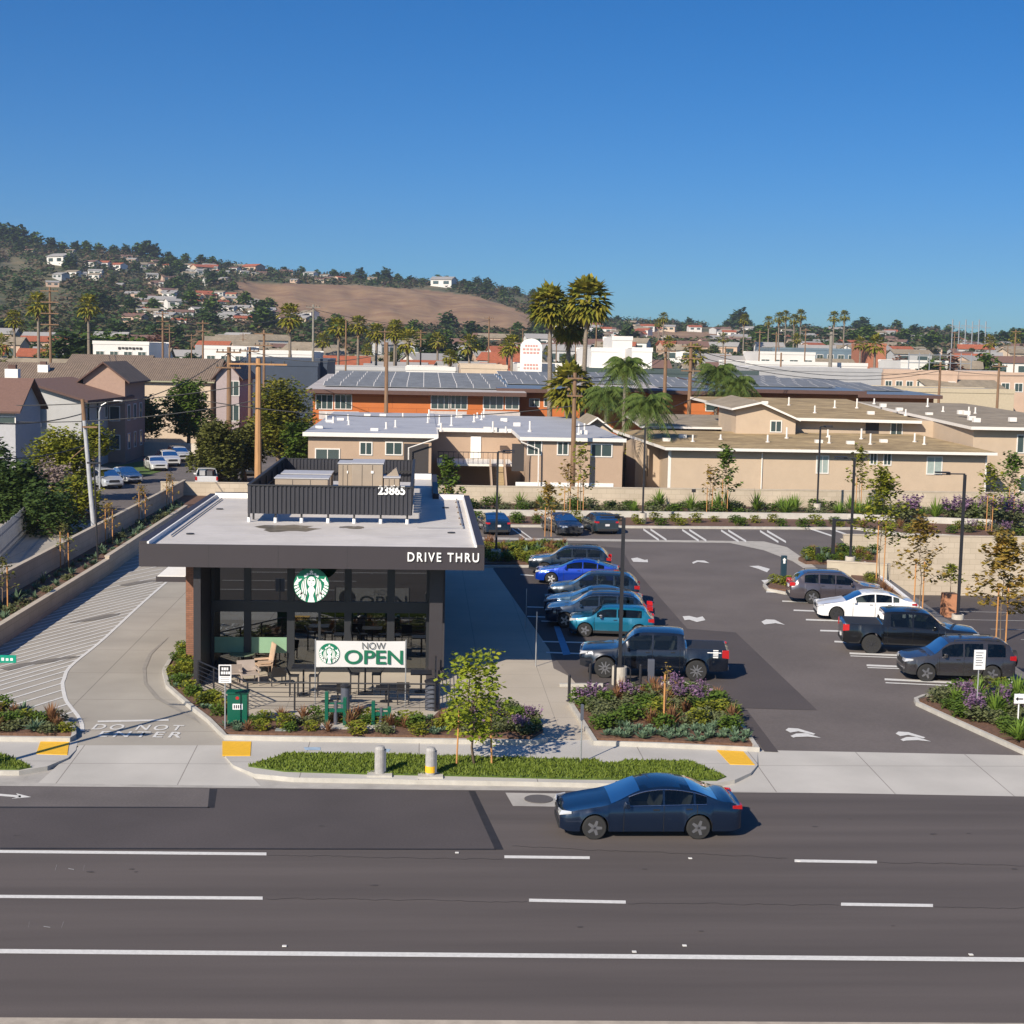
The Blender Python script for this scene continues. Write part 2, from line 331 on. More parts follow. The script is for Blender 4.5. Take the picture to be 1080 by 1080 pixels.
# drive lane concrete and the sloping aprons
m = MB()
a = G(84,786,.15); b = G(236,786,.15); c = G(275,829,.004); d = G(40,826,.004)
m.poly([tuple(a),tuple(b),tuple(c),tuple(d)]); struct('drive_apron', m, PAVE)
a = G(799,791,.15); b = G(1700,809,.15); c = G(1750,852,.004); d = G(745,834,.004)
m = MB(); m.poly([tuple(a),tuple(b),tuple(c),tuple(d)]); struct('drive_apron', m, PAVE)
a = G(799,786,.15)
YB = 110.5
pl = [G2(0,790),G2(84,785),G2(236,785.5),G2(236,766),G2(300,690),G2(300,640),G2(330,575)]
LANE = brickmat("drive lane concrete", (.325,.30,.255), (.345,.315,.27), (.2,.18,.155), 6.2, 4.6, .02, flat=True, off=0, var=.12)
x_left = G(-60,745)[0]
slab('drive_lane', [(-40,47),G2(-100,786),G2(84,786),G2(236,786),G2(236,700),(-2,62),(-5,110.7),(-31,110.9),(-34,70)], -.1, .146, LANE)
# patio and the walk beside the shop
PAT = brickmat("patio concrete", (.42,.37,.30), (.43,.38,.31), (.27,.24,.2), 2.4, 2.4, .012, flat=True, off=0, var=.08)
slab('patio', [G2(236,772,.155),G2(600,781,.155),G2(640,779,.155),G2(606,716,.155),G2(584,705,.155),G2(560,600,.155),(-3.2,94),(-12.5,94),G2(203,690,.155)], -.1, .155, PAT)
# parking lot
def c2(p): return (p.x, p.y)
lot = [G2(615,792),G2(1180,800),G2(1080,786),G2(968,738)]
slab('parking_lot', [G2(560,795),G2(800,791),G2(1700,809.5),(45,44),(60,51.9),(26,Y0L-.01)]+EDGE+[(90,Y1L+.02),(90,128),(-60,128),(-31,111),(-5,110.8)], -.1, .147, LOTA)
strips('dark_lot_asphalt', [[(540,568),(655,578),(665,595),(725,663),(776,667),(820,709),(862,749),(787,747),(640,760),(590,700),(520,600)]], .156, LOTB)
strips('dark_lot_asphalt', [[(773,744),(788,749),(821,793),(806,792.4)]], .159, LOTB)
# concrete swale across the lot
SW = mat("swale concrete", (.40,.375,.335), .9, var=.15, scale=2)
strips('concrete_swale', [[(500,566.5),(806,571),(830,577),(852,592),(868,604),(855,604),(836,592),(806,580.5),(770,572.6),(500,569)]], .160, SW)
# lot arrows and stall lines
def lines(name, L, z=.164): 
    for k in L: strips(name, [tline(*k)], z, WHITE)
lines('stall_line', [(556,569,540,557.5,1.4),(562,569,546,557.5,1.4)]+[(678.5+i*41-(i==0)*0,558.2+i*.6,695+i*42,569.6+i*.7,2.2) for i in range(4)]+[(686+i*41,558.2+i*.6,703+i*42,569.6+i*.7,2.2) for i in range(4)]
 +[(850+22*i,556+i*.6,880+22*i,566+i*.6,1.6) for i in range(2)])
lines('stall_line', [(808,624.2,850,625.6,1.2),(825,634.0,870,635.5,1.3),(837,643.6,905,646,1.4),(850,653.5,930,656,1.5),(865,665,935,667,1.6),(880,676.6,960,680,1.7),(896,689,1010,693.6,1.8),(897,691.7,1008,696,.9),(914,701.6,1000,705,1.8),(915,704,1000,707,.9),(933,716.4,1070,723,2),(934,720,1068,726,1)])
lines('stall_line', [(572,676.5,640,678.3,1.2),(576,688,614,689.4,1.3),(571,655,610,656.5,1),(556,640,585,641,1),(556,650,580,651,1),(549,606,563,607,1)])
BLUEP = mat("blue accessible paint", (.10,.28,.45), .8, var=.1)
strips('accessible_bay_mark', [[(584,660),(590,660),(602,690),(594,691)],[(600,640+22),(604,662),(608,668),(603,668)]], .165, BLUEP)
def arrow(px, py, L=3.2, W=.28, rz=0, curve=0):
    m = MB(); c = G(px,py,.166)
    ca, sa = math.cos(rz), math.sin(rz)
    def T(x,y): return (c.x+x*ca-y*sa, c.y+x*sa+y*ca, .166)
    m.poly([T(-L/2,-W/2),T(L/2-.9,-W/2),T(L/2-.9,W/2),T(-L/2,W/2)])
    m.poly([T(L/2-.9,-W*1.7),T(L/2,0),T(L/2-.9,W*1.7)])
    return tag(m.build('lot_arrow', WHITE), kind='structure')
for pts in ([(665.5,589),(672,588),(680,590.6),(683,590),(683.5,593),(668,592.5)],[(730,593),(735,591),(743,591.2),(748.5,594),(736,592.6),(731,594.6)],
            [(720,650),(727,649.5),(735,651.5),(741,650),(744,654),(735,656),(727,653.5),(722,654)],[(803,655.6),(808,653.2),(817,653.6),(828,659),(818,657.2),(806,658.6)],
            *[[(x+dx,y+dy) for x,y in P_] for dx,dy in ((0,0),(-116,-3.8)) for P_ in ([(944.5,773.7),(947.6,771.5),(957.8,772.1),(976,777.6),(974,778.8),(958,775),(949.6,776.4)],[(949.6,779.9),(955.7,777.4),(966,777.0),(982.2,782.0),(968,780.6),(955.7,781.0),(952.7,781.7)])],
            [(790,597),(800,596.6),(812,600),(809,603.6),(800,600)],[(803,612),(812,611),(820,614),(808,617)]):
    strips('lot_arrow', [pts], .167, WHITE)
# striped no-parking area on the drive lane
bx = [(181,609),(150,636),(109,674),(75,702),(67.5,716),(66,722),(69,737),(75,746),(82,755),(86,763),(87,771)]
bw = [G(x,y,.158) for x,y in bx]
m = MB()
def smooth(pts, n=6):
    out = []
    for i in range(len(pts)-1):
        p0 = pts[max(i-1,0)]; p1 = pts[i]; p2 = pts[i+1]; p3 = pts[min(i+2,len(pts)-1)]
        for k in range(n):
            t = k/n; out.append(.5*((2*p1)+(p2-p0)*t+(2*p0-5*p1+4*p2-p3)*t*t+(-p0+3*p1-3*p2+p3)*t*t*t))
    out.append(pts[-1]); return out
sb = smooth(bw)
def ribbon(m, pts, wd, z):
    for i in range(len(pts)-1):
        a, b = pts[i], pts[i+1]
        ta = (pts[min(i+1,len(pts)-1)]-pts[max(i-1,0)]).normalized(); tb = (pts[min(i+2,len(pts)-1)]-pts[i]).normalized()
        na = Vector((-ta.y,ta.x,0))*wd/2; nb = Vector((-tb.y,tb.x,0))*wd/2
        m.add([(a.x+na.x,a.y+na.y,z),(a.x-na.x,a.y-na.y,z),(b.x-nb.x,b.y-nb.y,z),(b.x+nb.x,b.y+nb.y,z)], [(0,1,2,3)])
ribbon(m, sb, .14, .160); struct('lane_line', m, WHITE)
# the near low wall runs from wa to wb (base at the lane)
wa = G(-8,686); wb = G(194,547); wdv = (wb-wa).normalized(); wnv = Vector((-wdv.y, wdv.x, 0))   # left of travel
dH = (G(66,706)-G(0,725)).normalized()
m = MB(); t = 0
for p in [sb[0]+ (sb[-1]-sb[0])*0 ]: pass
# walk along the boundary curve at equal spacing and draw the stripe back to the wall
acc = 0; last = sb[0]; cnt = 0
spc = 1.13
ylist = []; y = sb[0].y+18
while y > G(40,750,.158).y: ylist.append(y); y -= spc
def bound_x(y):
    for i in range(len(sb)-1):
        if (sb[i].y-y)*(sb[i+1].y-y) <= 0:
            t = (y-sb[i].y)/(sb[i+1].y-sb[i].y+1e-9); return sb[i].x+(sb[i+1].x-sb[i].x)*t
    if y > sb[0].y: return sb[0].x+(y-sb[0].y)*(-.32)
    return None
for y in ylist:
    x = bound_x(y)
    if x is None: continue
    # to wall line, or to the frame-left end for near stripes
    a = Vector((x,y,0)); n = 0
    num = (wa.x-a.x)*wdv.y-(wa.y-a.y)*wdv.x; den = -dH.x*wdv.y+dH.y*wdv.x
    s_ = num/den
    s_ = min(max(s_,0), 16)
    if s_ < .3: continue
    b = a-dH*s_*0.985; pn = Vector((-dH.y,dH.x,0))*.055
    m.add([(a.x+pn.x,a.y+pn.y,.158),(b.x+pn.x,b.y+pn.y,.158),(b.x-pn.x,b.y-pn.y,.158),(a.x-pn.x,a.y-pn.y,.158)], [(0,1,2,3)])
struct('hatch_marking', m, WHITE)
strips('stop_line', [[(103,760),(178,758.4),(178,760.2),(103,761.8)]], .160, WHITE)
def ground_text(txt, px, py, w_m, h_m):
    c = G(px,py,.162); o = textmesh(txt, 1, WHITE, 'road_lettering', loc=(c.x,c.y,.162), rot=(0,0,-.03), ext=0, bold=.015, space=1.35)
    d = o.dimensions; o.scale = (w_m/d.x, h_m/d.y, 1); tag(o, kind='structure')
    return o
ground_text("DO NOT", 145, 767.3, 3.0, .75); ground_text("ENTER", 147.5, 774.8, 2.75, .75)
# thin dark joints and oil stains on the lane
STAIN = mat("oil stain", (.17,.155,.135), .8, var=.25, scale=6)
strips('oil_stain', [[(125,617),(145,613),(168,611),(172,612),(150,615),(133,618)],[(72,657),(90,653),(112,648),(127,646.5),(124,649),(100,654),(84,656)],[(0,705),(20,700),(45,696),(74,692),(85,692),(60,697),(34,701),(8,707)]], .163, STAIN)
strips('curb_gutter', [[(172,676),(178,672),(160,690),(154,705),(155,720),(168,735),(190,748),(205,756),(212,764),(206,760),(186,749),(164,737),(152,722),(150,704),(157,689)]], .159, mat("old gutter line",(.27,.25,.22),.9))
# tactile pads
for nm, p in (("yellow tactile pad left of the drive entrance", [(43,781),(73,782),(71,796),(38,795)]),("yellow tactile pad right of the drive entrance, below the planting bed",[(234.5,781.6),(265,782),(264,797),(234.5,797)]),("yellow tactile pad at the car park entrance beside the grass verge",[(756,791),(784,792.4),(796,806.6),(770,806)])):
    m = MB(); pts = [G(x,y,.162) for x,y in p]; m.prism([(q.x,q.y) for q in pts], .150, .166); tag(m.build('tactile_pad', YEL), nm, 'tactile paving')
strips('utility_mark', [[(320,788),(338,788),(338,791),(322,791)],[(398,789),(412,790),(410,793),(400,792)]], .158, mat("faded blue utility paint",(.30,.40,.50),.9,var=.25,scale=5))
# ================================================================== WALLS
BLOCK = brickmat("tan block wall", (.43,.365,.28), (.48,.41,.32), (.33,.28,.21), .8, .4, .012, var=.1)
BLOCKC = mat("wall cap concrete", (.44,.38,.30), .9, var=.12, scale=2)
def wall(name, label, a, b, th, z0, z1, mt=BLOCK, cap=True, caph=.08, z1b=None, capm=None):
    a = Vector(a); b = Vector(b); d = (b-a); L = d.length; an = math.atan2(d.y,d.x)
    o = thing(name, label, 'wall', (a.x,a.y,0), an)
    zb = z1 if z1b is None else z1b
    m = MB(); m.add([(0,-th/2,z0),(L,-th/2,z0),(L,th/2,z0),(0,th/2,z0),(0,-th/2,z1),(L,-th/2,zb),(L,th/2,zb),(0,th/2,z1)],[(0,3,2,1),(4,5,6,7),(0,1,5,4),(1,2,6,5),(2,3,7,6),(3,0,4,7)])
    m.build('wall_body', mt, o, local=True)
    if cap:
        t2 = th/2+.03
        m = MB(); m.add([(-.02,-t2,z1),(L+.02,-t2,zb),(L+.02,t2,zb),(-.02,t2,z1),(-.02,-t2,z1+caph),(L+.02,-t2,zb+caph),(L+.02,t2,zb+caph),(-.02,t2,z1+caph)],[(0,3,2,1),(4,5,6,7),(0,1,5,4),(1,2,6,5),(2,3,7,6),(3,0,4,7)])
        m.build('wall_cap', capm or BLOCKC, o, local=True)
    return o
wA0 = wa - wdv*6 + wnv*.1; 
mid = G(113,606.5)
wall('planter_wall', 'low block wall along the hatched drive lane, nearer half up to its step', (wA0.x,wA0.y,0), (mid.x,mid.y,0), .22, 0, 1.0)
we = wb + wdv*1.0
md2 = mid+wdv*.6
wall('planter_wall', 'low block wall along the hatched drive lane, farther half beyond its step', (mid.x-.0,mid.y+.02,0), (we.x,we.y,0), .22, 0, 1.18, z1b=1.0)
# taller wall behind the planted strip
pA = wA0 + wnv*2.6 ; pB = we + wnv*2.3 + wdv*14
wall('boundary_wall', 'long block boundary wall between the planted strip and the side street', (pA.x,pA.y,0), (pB.x,pB.y,0), .2, 0, 1.72)
m = MB(); q = [wA0, we+wdv*14, pB, pA]; m.prism([(v.x,v.y) for v in q], 0, .55); tag(m.build('planted_strip_soil', SOIL), kind='structure')
# back wall of the car park
b0 = G(435,527,.6); wl = D(330,530,124); 
WY = 128.7
wall('back_wall', 'tan block wall at the back of the car park below the apartments', (-22,WY,0), (70,WY+.5,0), .25, 0, 1.62, z1b=1.75)
# retaining wall above the sunken lot
wall('retaining_wall', 'tall tan block retaining wall above the sunken right-hand lot', (30.4,Y1L-.2,0), (95,Y1L-.2,0), .3, -4.1, .42, z1b=.42)
m = MB()
LZ = lambda y: -.9-(y-Y0L)*3.0/(Y1L-Y0L)
lp = EDGE+[(X1L,Y1L),(X1L,Y0L)]
m.poly([(x,y,LZ(y)) for x,y in lp]); struct('lower_lot', m, LOTB)
m = MB()
for i in range(len(lp)):
    a, b = lp[i], lp[(i+1)%len(lp)]; m.poly([(a[0],a[1],-4.3),(b[0],b[1],-4.3),(b[0],b[1],.13),(a[0],a[1],.13)])
struct('lot_edge', m, CURB)
# ================================================================== THE COFFEE SHOP
GREEN = mat("emblem green", (.0,.16,.085), .45, var=0); EWH = mat("emblem white", (.82,.82,.8), .45, var=0)
def emblem(c, rad, parent=None, th=.06, yoff=-.004):
    """round emblem facing -Y: returns disc and figure"""
    cx, cy, cz = c
    m = MB(); m.lathe([(rad,-th),(rad,0)], 48, 'y', (cx,cy,cz)); disc = m.build('emblem_disc', GREEN, parent)
    f = MB(); yy = cy-th+yoff
    def P(pts, lay=0, mi=0):
        f.poly([(cx+x*rad, yy-lay*.004, cz+z*rad) for x,z in pts], mi)
    def both(pts, lay=0, mi=0): P(pts,lay,mi); P([(-x,z) for x,z in pts][::-1],lay,mi)
    def strand(x0, ztop, zbot, amp, wd, lay, drift=0.0, mi=0, n=14, ph=0):
        L_=[];R_=[]
        for i in range(n+1):
            t=i/n; z=ztop+(zbot-ztop)*t; x=x0+drift*t+amp*math.sin(ph+t*2.2*math.pi)
            ww = wd*(.55+.6*math.sin(min(1,t*1.1)*math.pi)); L_.append((x-ww/2,z)); R_.append((x+ww/2,z))
        both(L_+R_[::-1], lay, mi)
    # crown with star
    st=[(0,.90)]
    star=[]
    for k in range(10):
        a=math.pi/2+k*math.pi/5; r_=.13 if k%2==0 else .055; star.append((r_*math.cos(a), .78+r_*math.sin(a)))
    P(star,1)
    P([(-.13,.60),(-.10,.72),(0,.66),(.10,.72),(.13,.60),(0,.63)],1)
    both([(.15,.59),(.17,.70),(.27,.70),(.26,.62),(.43,.58),(.38,.44),(.28,.50)],1)
    # face, torso
    P([(.23*math.sin(a), .20+.30*math.cos(a)) for a in [i*math.pi/12 for i in range(24)]][::-1],1)
    P([(-.12,-.09),(.12,-.09),(.22,-.28),(.13,-.48),(.10,-.60),(.20,-.97),(-.20,-.97),(-.10,-.60),(-.13,-.48),(-.22,-.28)][::-1],1)
    both([(.05,.29),(.17,.31),(.15,.24),(.06,.24)],3,1); P([(-.02,.2),(.0,.08),(.03,.1)],3,1); P([(-.07,.03),(.07,.03),(.0,-.01)],3,1)
    # hair
    for x0,zt,zb,wd,dr in ((.30,.42,-.92,.065,.02),(.39,.36,-.86,.06,.05),(.48,.24,-.76,.055,.08)):
        strand(x0,zt,zb,.035,wd,1,dr)
    # tails: forked fin and striped sides
    both([(.52,.38),(.72,.34),(.80,.50),(.82,.32),(.96,.12),(.80,.13),(.66,.22)],1)
    for k in range(7):
        a0 = R(6-k*11.5); a1 = R(-1-k*11.5); r0 = .97; r1 = .74-(k*.012)
        both([(r1*math.cos(a0)+.0,r1*math.sin(a0)+.08),(r0*math.cos(a0),r0*math.sin(a0)),(r0*math.cos(a1),r0*math.sin(a1)),(r1*math.cos(a1+.02),r1*math.sin(a1)+.06)],1)
    both([(.52,-.34),(.62,-.42),(.72,-.44),(.60,-.56),(.50,-.50)],1)
    fig = f.build('emblem_figure', [EWH, GREEN], parent); return disc, fig
TAN0 = mat('galvanised conduit', (.35,.35,.36), .5, .5, var=0)
FR = 56.8; RX0, RX1 = -10.53, 2.36
shop = thing('coffee_shop', 'black glass-fronted coffee shop with flat pale roof beside the drive lane', 'building', ((RX0+RX1)/2, 66, .15))
ROOFM = mat("roof membrane", (.54,.51,.475), .7, var=.10, scale=.6, big=(.15,.05), bump=.03)
PUD = mat("roof puddle stain", (.15,.13,.10), .35, var=.4, scale=2)
WPAR = mat("white parapet", (.80,.79,.77), .7, var=.03)
m = MB()  # roof deck
m.prism([(RX0+.3,FR+.05),(RX1-.3,FR+.05),(RX1-.3,76.4),(.5,76.4),(.5,88.3),(-8.4,88.3),(-8.4,75.5),(RX0+.3,75.5)], 5.0, 5.62)
roof = m.build('roof', ROOFM, shop)
m = MB()  # fascia band all round, cap on top
def band(m, a, b, th, z0, z1):
    m.box(min(a[0],b[0])-(th if a[0]==b[0] else 0)*0, max(a[0],b[0])+(th if a[0]==b[0] else 0), min(a[1],b[1]), max(a[1],b[1])+(th if a[1]==b[1] else 0), z0, z1)
m.box(RX0,RX1,FR-.03,FR+.05,4.84,5.70); m.box(RX1-.28,RX1,FR+.052,76.7,4.84,5.80); m.box(RX0,RX0+.28,FR+.052,75.8,4.84,5.80)
m.box(.62,RX1-.282,76.42,76.7,4.84,5.88); m.box(.52,.80,76.702,88.6,4.84,5.88); m.box(-8.7,.518,88.32,88.6,4.84,5.95); m.box(-8.7,-8.42,75.8,88.318,4.84,5.9); m.box(RX0+.282,-8.702,75.52,75.8,4.84,5.88)
m.build('fascia', CHAR, shop)
for b_ in ((.82,RX1-.285,76.33,76.41,5.622,5.86),(RX0+.285,-8.4,75.43,75.51,5.622,5.86),(-8.38,.49,88.22,88.31,5.622,5.93),(RX1-.36,RX1-.285,FR+.06,76.32,5.622,5.78),(RX0+.285,RX0+.36,FR+.06,75.42,5.622,5.78)): MB().box(*b_).build('parapet_lining', WPAR, shop)
m = MB(); m.box(RX0+.3,RX1-.3,FR+.06,60.2,4.84,4.99); m.build('soffit', DARK, shop)
m = MB()
def blob(m, cx, cy, rx, ry, z, n=18, sd=0):
    rr = random.Random(sd); m.poly([(cx+rx*math.cos(k*2*math.pi/n)*(1+.3*rr.uniform(-1,1)), cy+ry*math.sin(k*2*math.pi/n)*(1+.3*rr.uniform(-1,1)), z) for k in range(n)])
q = G(302,557,5.63); blob(m, q.x, q.y, 1.15, 1.3, 5.626, sd=2); m.build('roof_stain', PUD, shop); m = MB(); q = G(372,556,5.63); blob(m, q.x, q.y, .55, .5, 5.626, sd=3)
m.build('roof_stain', PUD, shop)
m = MB()
for k in range(-4,3): m.box(RX0+.4,RX1-.4,FR+1.2+(k+4)*2.6,FR+1.23+(k+4)*2.6,5.621,5.626)
m.build('roof_seam', mat("roof seam",(.38,.38,.42),.7,var=0), shop)
for k in range(1,5): x = RX0+k*(RX1-RX0)/5; MB().box(x-.008,x+.008,FR-.034,FR-.0302,4.845,5.695).build('fascia_joint', DARK, shop)
for x,y in ((-9.2,60.5),(-9.3,70),(1.2,62),(1.1,72)):
    MB().cyl(x,y,5.62,5.66,.16,n=14).build('roof_drain', DARK, shop)
MB().tube([(-9.8,59.5,5.68),(-9.8,74.5,5.68)],.03,6).build('conduit', TAN0, shop); MB().tube([(-.2,63.5,5.7),(1.7,63.5,5.7),(1.7,75.8,5.7)],.035,6).build('conduit', TAN0, shop)
for k in range(5): MB().box(1.62,1.78,65+k*2.4,65.16+k*2.4,5.621,5.665).build('pipe_block', SOIL, shop)
# walls
BODY = mat("shop dark wall", (.035,.033,.038), .6, var=.08)
BRICK = brickmat("brown brick", (.20,.085,.05), (.26,.12,.075), (.10,.07,.055), .24, .08, .008)
GY = 60.3
xw0 = D(196,640,GY).x; xw1 = D(203.5,640,57.4).x
m = MB(); m.box(.45,.95,GY-.0,76,0.15,4.98); m.box(xw1+.02,.45,75.4,75.7,.15,4.98); m.box(-8.3,.4,87.6,87.9,.15,4.98); m.box(.35,.6,76.01,87.59,.15,4.98); m.box(-8.3,-8,76,87.59,.15,4.98)
m.build('side_wall', BODY, shop)
m = MB(); m.box(D(196,640,61.2).x, -8.37, 61.2, 75.3, .15, 4.98); m.build('brick_wall', BRICK, shop)
m = MB(); m.box(D(204,650,57.5).x,-8.36,57.5,61.19,.15,4.83); m.build('wing_wall', mat("wing wall panel",(.026,.024,.028),.5,var=.05), shop)
cxr = D(459,700,59.2).x
m = MB(); m.box(cxr-.26,cxr+.26,58.9,59.4,.15,4.83); m.box(cxr-.36,cxr+.36,58.8,59.5,.15,.55); m.build('canopy_column', mat('column panel',(.035,.031,.035),.5,var=.05), shop, bevel=.01)
m = MB(); q=D(173,601,66); q2=D(197,601,66); m.box(q.x,-9.9,64,67,q.z-.22,q.z); a_=m.build('window_canopy', CHAR, shop)
m = MB(); m.box(q.x+.05,-9.95,64.05,66.95,q.z+.002,q.z+.03); m.build('canopy_top', WPAR, a_)
# glazing: mullions at measured places, upper and lower panes
def gx(px): return D(px, 620, GY).x
cuts = [(226,257.5),(265,303),(311,363.5),(371,408.5),(416.5,450)]
FRM = mat("black window frame", (.022,.024,.028), .4, var=0)
def zz(py): return D(340, py, GY).z
zt0, zt1, zl0 = zz(634), zz(645.5), .30
SHOPGL = None
def glassmat(name, tint, ref=1.5, mixc=0.0):
    m = bpy.data.materials.new(name); m.use_nodes = True; t = m.node_tree; t.nodes.clear()
    o = nd(t,"ShaderNodeOutputMaterial"); tr = nd(t,"ShaderNodeBsdfTransparent"); tr.inputs[0].default_value = (*tint,1)
    gl = nd(t,"ShaderNodeBsdfGlossy"); gl.inputs["Roughness"].default_value = .01; gl.inputs[0].default_value = (.95,.97,1,1)
    fr = nd(t,"ShaderNodeFresnel"); fr.inputs[0].default_value = ref; ad = nd(t,"ShaderNodeMath",operation='ADD'); ad.inputs[1].default_value = mixc; ad.use_clamp = True
    mx = nd(t,"ShaderNodeMixShader"); t.links.new(fr.outputs[0],ad.inputs[0]); t.links.new(ad.outputs[0],mx.inputs[0]); t.links.new(tr.outputs[0],mx.inputs[1]); t.links.new(gl.outputs[0],mx.inputs[2]); t.links.new(mx.outputs[0],o.inputs[0])
    return m
SGL = glassmat("storefront glass", (.34,.40,.38), 1.6, .12); SGU = glassmat("tinted upper glass", (.06,.07,.07), 1.6, .09)
m = MB(); xs = [gx(a) for a,b in cuts]+[gx(b) for a,b in cuts]; x_a, x_b = -8.34, .44
m.box(x_a,x_b,GY-.08,GY+.08,zt0-.0,zt0+.001+.0); 
m = MB(); m.box(x_a,x_b,GY-.10,GY+.10,zt1,zt0)       # transom beam
m.box(x_a,x_b,GY-.09,GY+.09,.155,zl0); m.box(x_a,x_b,GY-.09,GY+.09,4.6,4.83)
edges = [x_a]+[v for a,b in cuts for v in (gx(a),gx(b))]+[x_b]
for i in range(0,len(edges),2):
    m.box(edges[i],edges[i+1],GY-.085,GY+.085,zl0+.001,zt1-.001); m.box(edges[i],edges[i+1],GY-.085,GY+.085,zt0+.001,4.599)
m.box((gx(311)+gx(363.5))/2-.05,(gx(311)+gx(363.5))/2+.05,GY-.06,GY+.06,zl0+.001,zt1-.001)
win = m.build('storefront_frame', FRM, shop)
for a,b in cuts:
    m = MB(); m.box(gx(a)+.003,gx(b)-.003,GY-.01,GY+.01,zl0+.003,zt1-.003); m.build('window_pane', SGL, win)
    m = MB(); m.box(gx(a)+.003,gx(b)-.003,GY-.01,GY+.01,zt0+.003,4.597); m.build('window_pane', SGU, win)
m = MB()
for xx in ((gx(311)+gx(363.5))/2-.12,(gx(311)+gx(363.5))/2+.12): m.tube([(xx,GY-.14,.9),(xx,GY-.14,1.5)],.018,6)
m.build('door_handle', CHROME, win)
# interior seen through the glass
m = MB(); m.box(-8.2,.4,GY+.1,74.8,.16,.18); m.build('interior_floor', mat("interior floor",(.10,.09,.075),.5,var=.2), shop)
m = MB(); m.box(-8.2,.4,68,68.2,.2,4.8); m.box(-8.2,.4,GY+.2,67.9,4.7,4.8); m.build('interior_wall', mat("interior wall",(.07,.065,.06),.7,var=.1), shop)
SAGE = mat("sage green panel", (.20,.34,.22), .6, var=.05)
for a_,b_ in ((226.3,257.2),(265.3,302.6)): MB().box(gx(a_),gx(b_),GY-.018,GY-.0135,zz(689),zz(672.5)).build('window_film', SAGE, shop)
m = MB(); m.box(gx(310),gx(362),65,65.8,.2,1.25); m.box(gx(372),gx(450),65.5,66,.2,1.25); m.build('service_counter', mat("counter wood",(.18,.12,.08),.5,var=.2), shop)
for xx,yy in ((-7.4,62.6),(-6.1,63.3),(-1.8,62.5),(-.6,63.2),(-3.8,63)): m = MB(); m.cyl(xx,yy,.2,.95,.03); m.cyl(xx,yy,.93,.97,.38,n=20); m.cbox((xx+.6,yy,.65),(.4,.4,.06)); m.cbox((xx+.8,yy,.9),(.05,.4,.5)); m.cyl(xx+.6,yy,.2,.65,.03); m.build('interior_table', DARK, shop)
m = MB(); m.box(gx(345)-.3,gx(345)+.3,64.9,65,2.35,2.9); m.build('menu_board', mat("teal board",(.03,.16,.19),.5,var=0), shop)
# lettering
def wtext(name, t, px, py, Y, wpx, hpx, m_, parent, ext=.03, bold=.02, space=1.0):
    c = D(px, py, Y); o = textmesh(t, 1, m_, name, loc=(c.x, Y, c.z), rot=(R(90),0,0), ext=ext, bold=bold, space=space)
    d = o.dimensions.copy(); s = (c-CAM).length/F*1.0; o.scale = (wpx*s/d.x, hpx*s/d.y, 1)
    if parent: o.parent = parent; o.location = Vector((c.x,Y,c.z))-WL(parent)
    return o
LETW = mat("white sign letters", (.86,.86,.84), .5, var=0)
o = wtext('sign_lettering', 'DRIVE THRU', 467.5, 588.3, FR-.065, 75, 9.6, LETW, shop, bold=.012, space=1.3); tag(o, 'white capital letters on the charcoal fascia')
# hanging round sign under the fascia
es = thing('round_logo_sign', 'round green and white emblem sign hanging under the charcoal fascia', 'sign', (D(328.5,617,57.3).x,57.3,D(328.5,617,57.3).z))
c = es.location; emblem((c.x,57.3,c.z), .665, es)
m = MB(); m.box(c.x-.35,c.x-.25,57.32,57.38,c.z+.3,4.835); m.box(c.x+.25,c.x+.35,57.32,57.38,c.z+.3,4.835); m.box(c.x-.6,c.x+.6,57.32,57.38,c.z+.62,c.z+.72); m.build('hanging_bracket', CHAR, es)
# roof screen
SCR = mat("dark ribbed metal", (.028,.028,.036), .55, var=.1, scale=.5)
SX0, SX1, SY0, SY1, SZ0, SZ1 = -7.42, -.48, 65.0, 81.7, 6.0, 7.2
scr = thing('roof_screen', 'dark ribbed metal screen around the rooftop machines, carrying white street number', 'roof screen', ((SX0+SX1)/2,SY0,5.63))
m = MB()
m.box(SX0,SX1,SY0,SY0+.04,SZ0,SZ1)
n = 38
for k in range(n): x = SX0+.02+k*(SX1-SX0-.1)/(n-1); m.box(x,x+.085,SY0-.055,SY0-.001,SZ0,SZ1)
m.build('front_panel', SCR, scr)
m = MB(); m.box(SX0,SX1,SY1,SY1+.04,SZ0,SZ1-.05)
for k in range(n): x = SX0+.02+k*(SX1-SX0-.1)/(n-1); m.box(x,x+.07,SY1-.05,SY1-.001,SZ0,SZ1-.05)
m.build('rear_panel', SCR, scr)
for xx,sg in ((SX0,1),(SX1,-1)):
    m = MB(); m.box(min(xx,xx-sg*.04),max(xx,xx-sg*.04),SY0+.045,SY1-.06,SZ0,SZ1)
    for k in range(50): y = SY0+.06+k*(SY1-SY0-.3)/49; m.box(min(xx+.001*sg,xx+sg*.05),max(xx+.001*sg,xx+sg*.05),y,y+.09,SZ0,SZ1)
    m.build('side_panel', SCR, scr)
m = MB(); m.box(SX0-.04,SX1+.04,SY0-.09,SY0+.06,SZ1+.001,SZ1+.05); m.box(SX0-.04,SX1+.04,SY1-.03,SY1+.06,SZ1-.048,SZ1); m.box(SX0-.07,SX0+.06,SY0+.07,SY1-.04,SZ1+.001,SZ1+.05); m.box(SX1-.06,SX1+.07,SY0+.07,SY1-.04,SZ1+.001,SZ1+.05)
m.build('top_rail', DARK, scr)
for px in (262.5,290.5,318,346,373.5,401.5,429.5):
    x = D(px,546,65.1).x; m = MB(); m.cyl(x,65.12,5.62,5.82,.075); m.build('post_boot', WPAR, scr); m = MB(); m.box(x-.04,x+.04,65.07,65.17,5.8,SZ0+.3); m.build('post', DARK, scr)
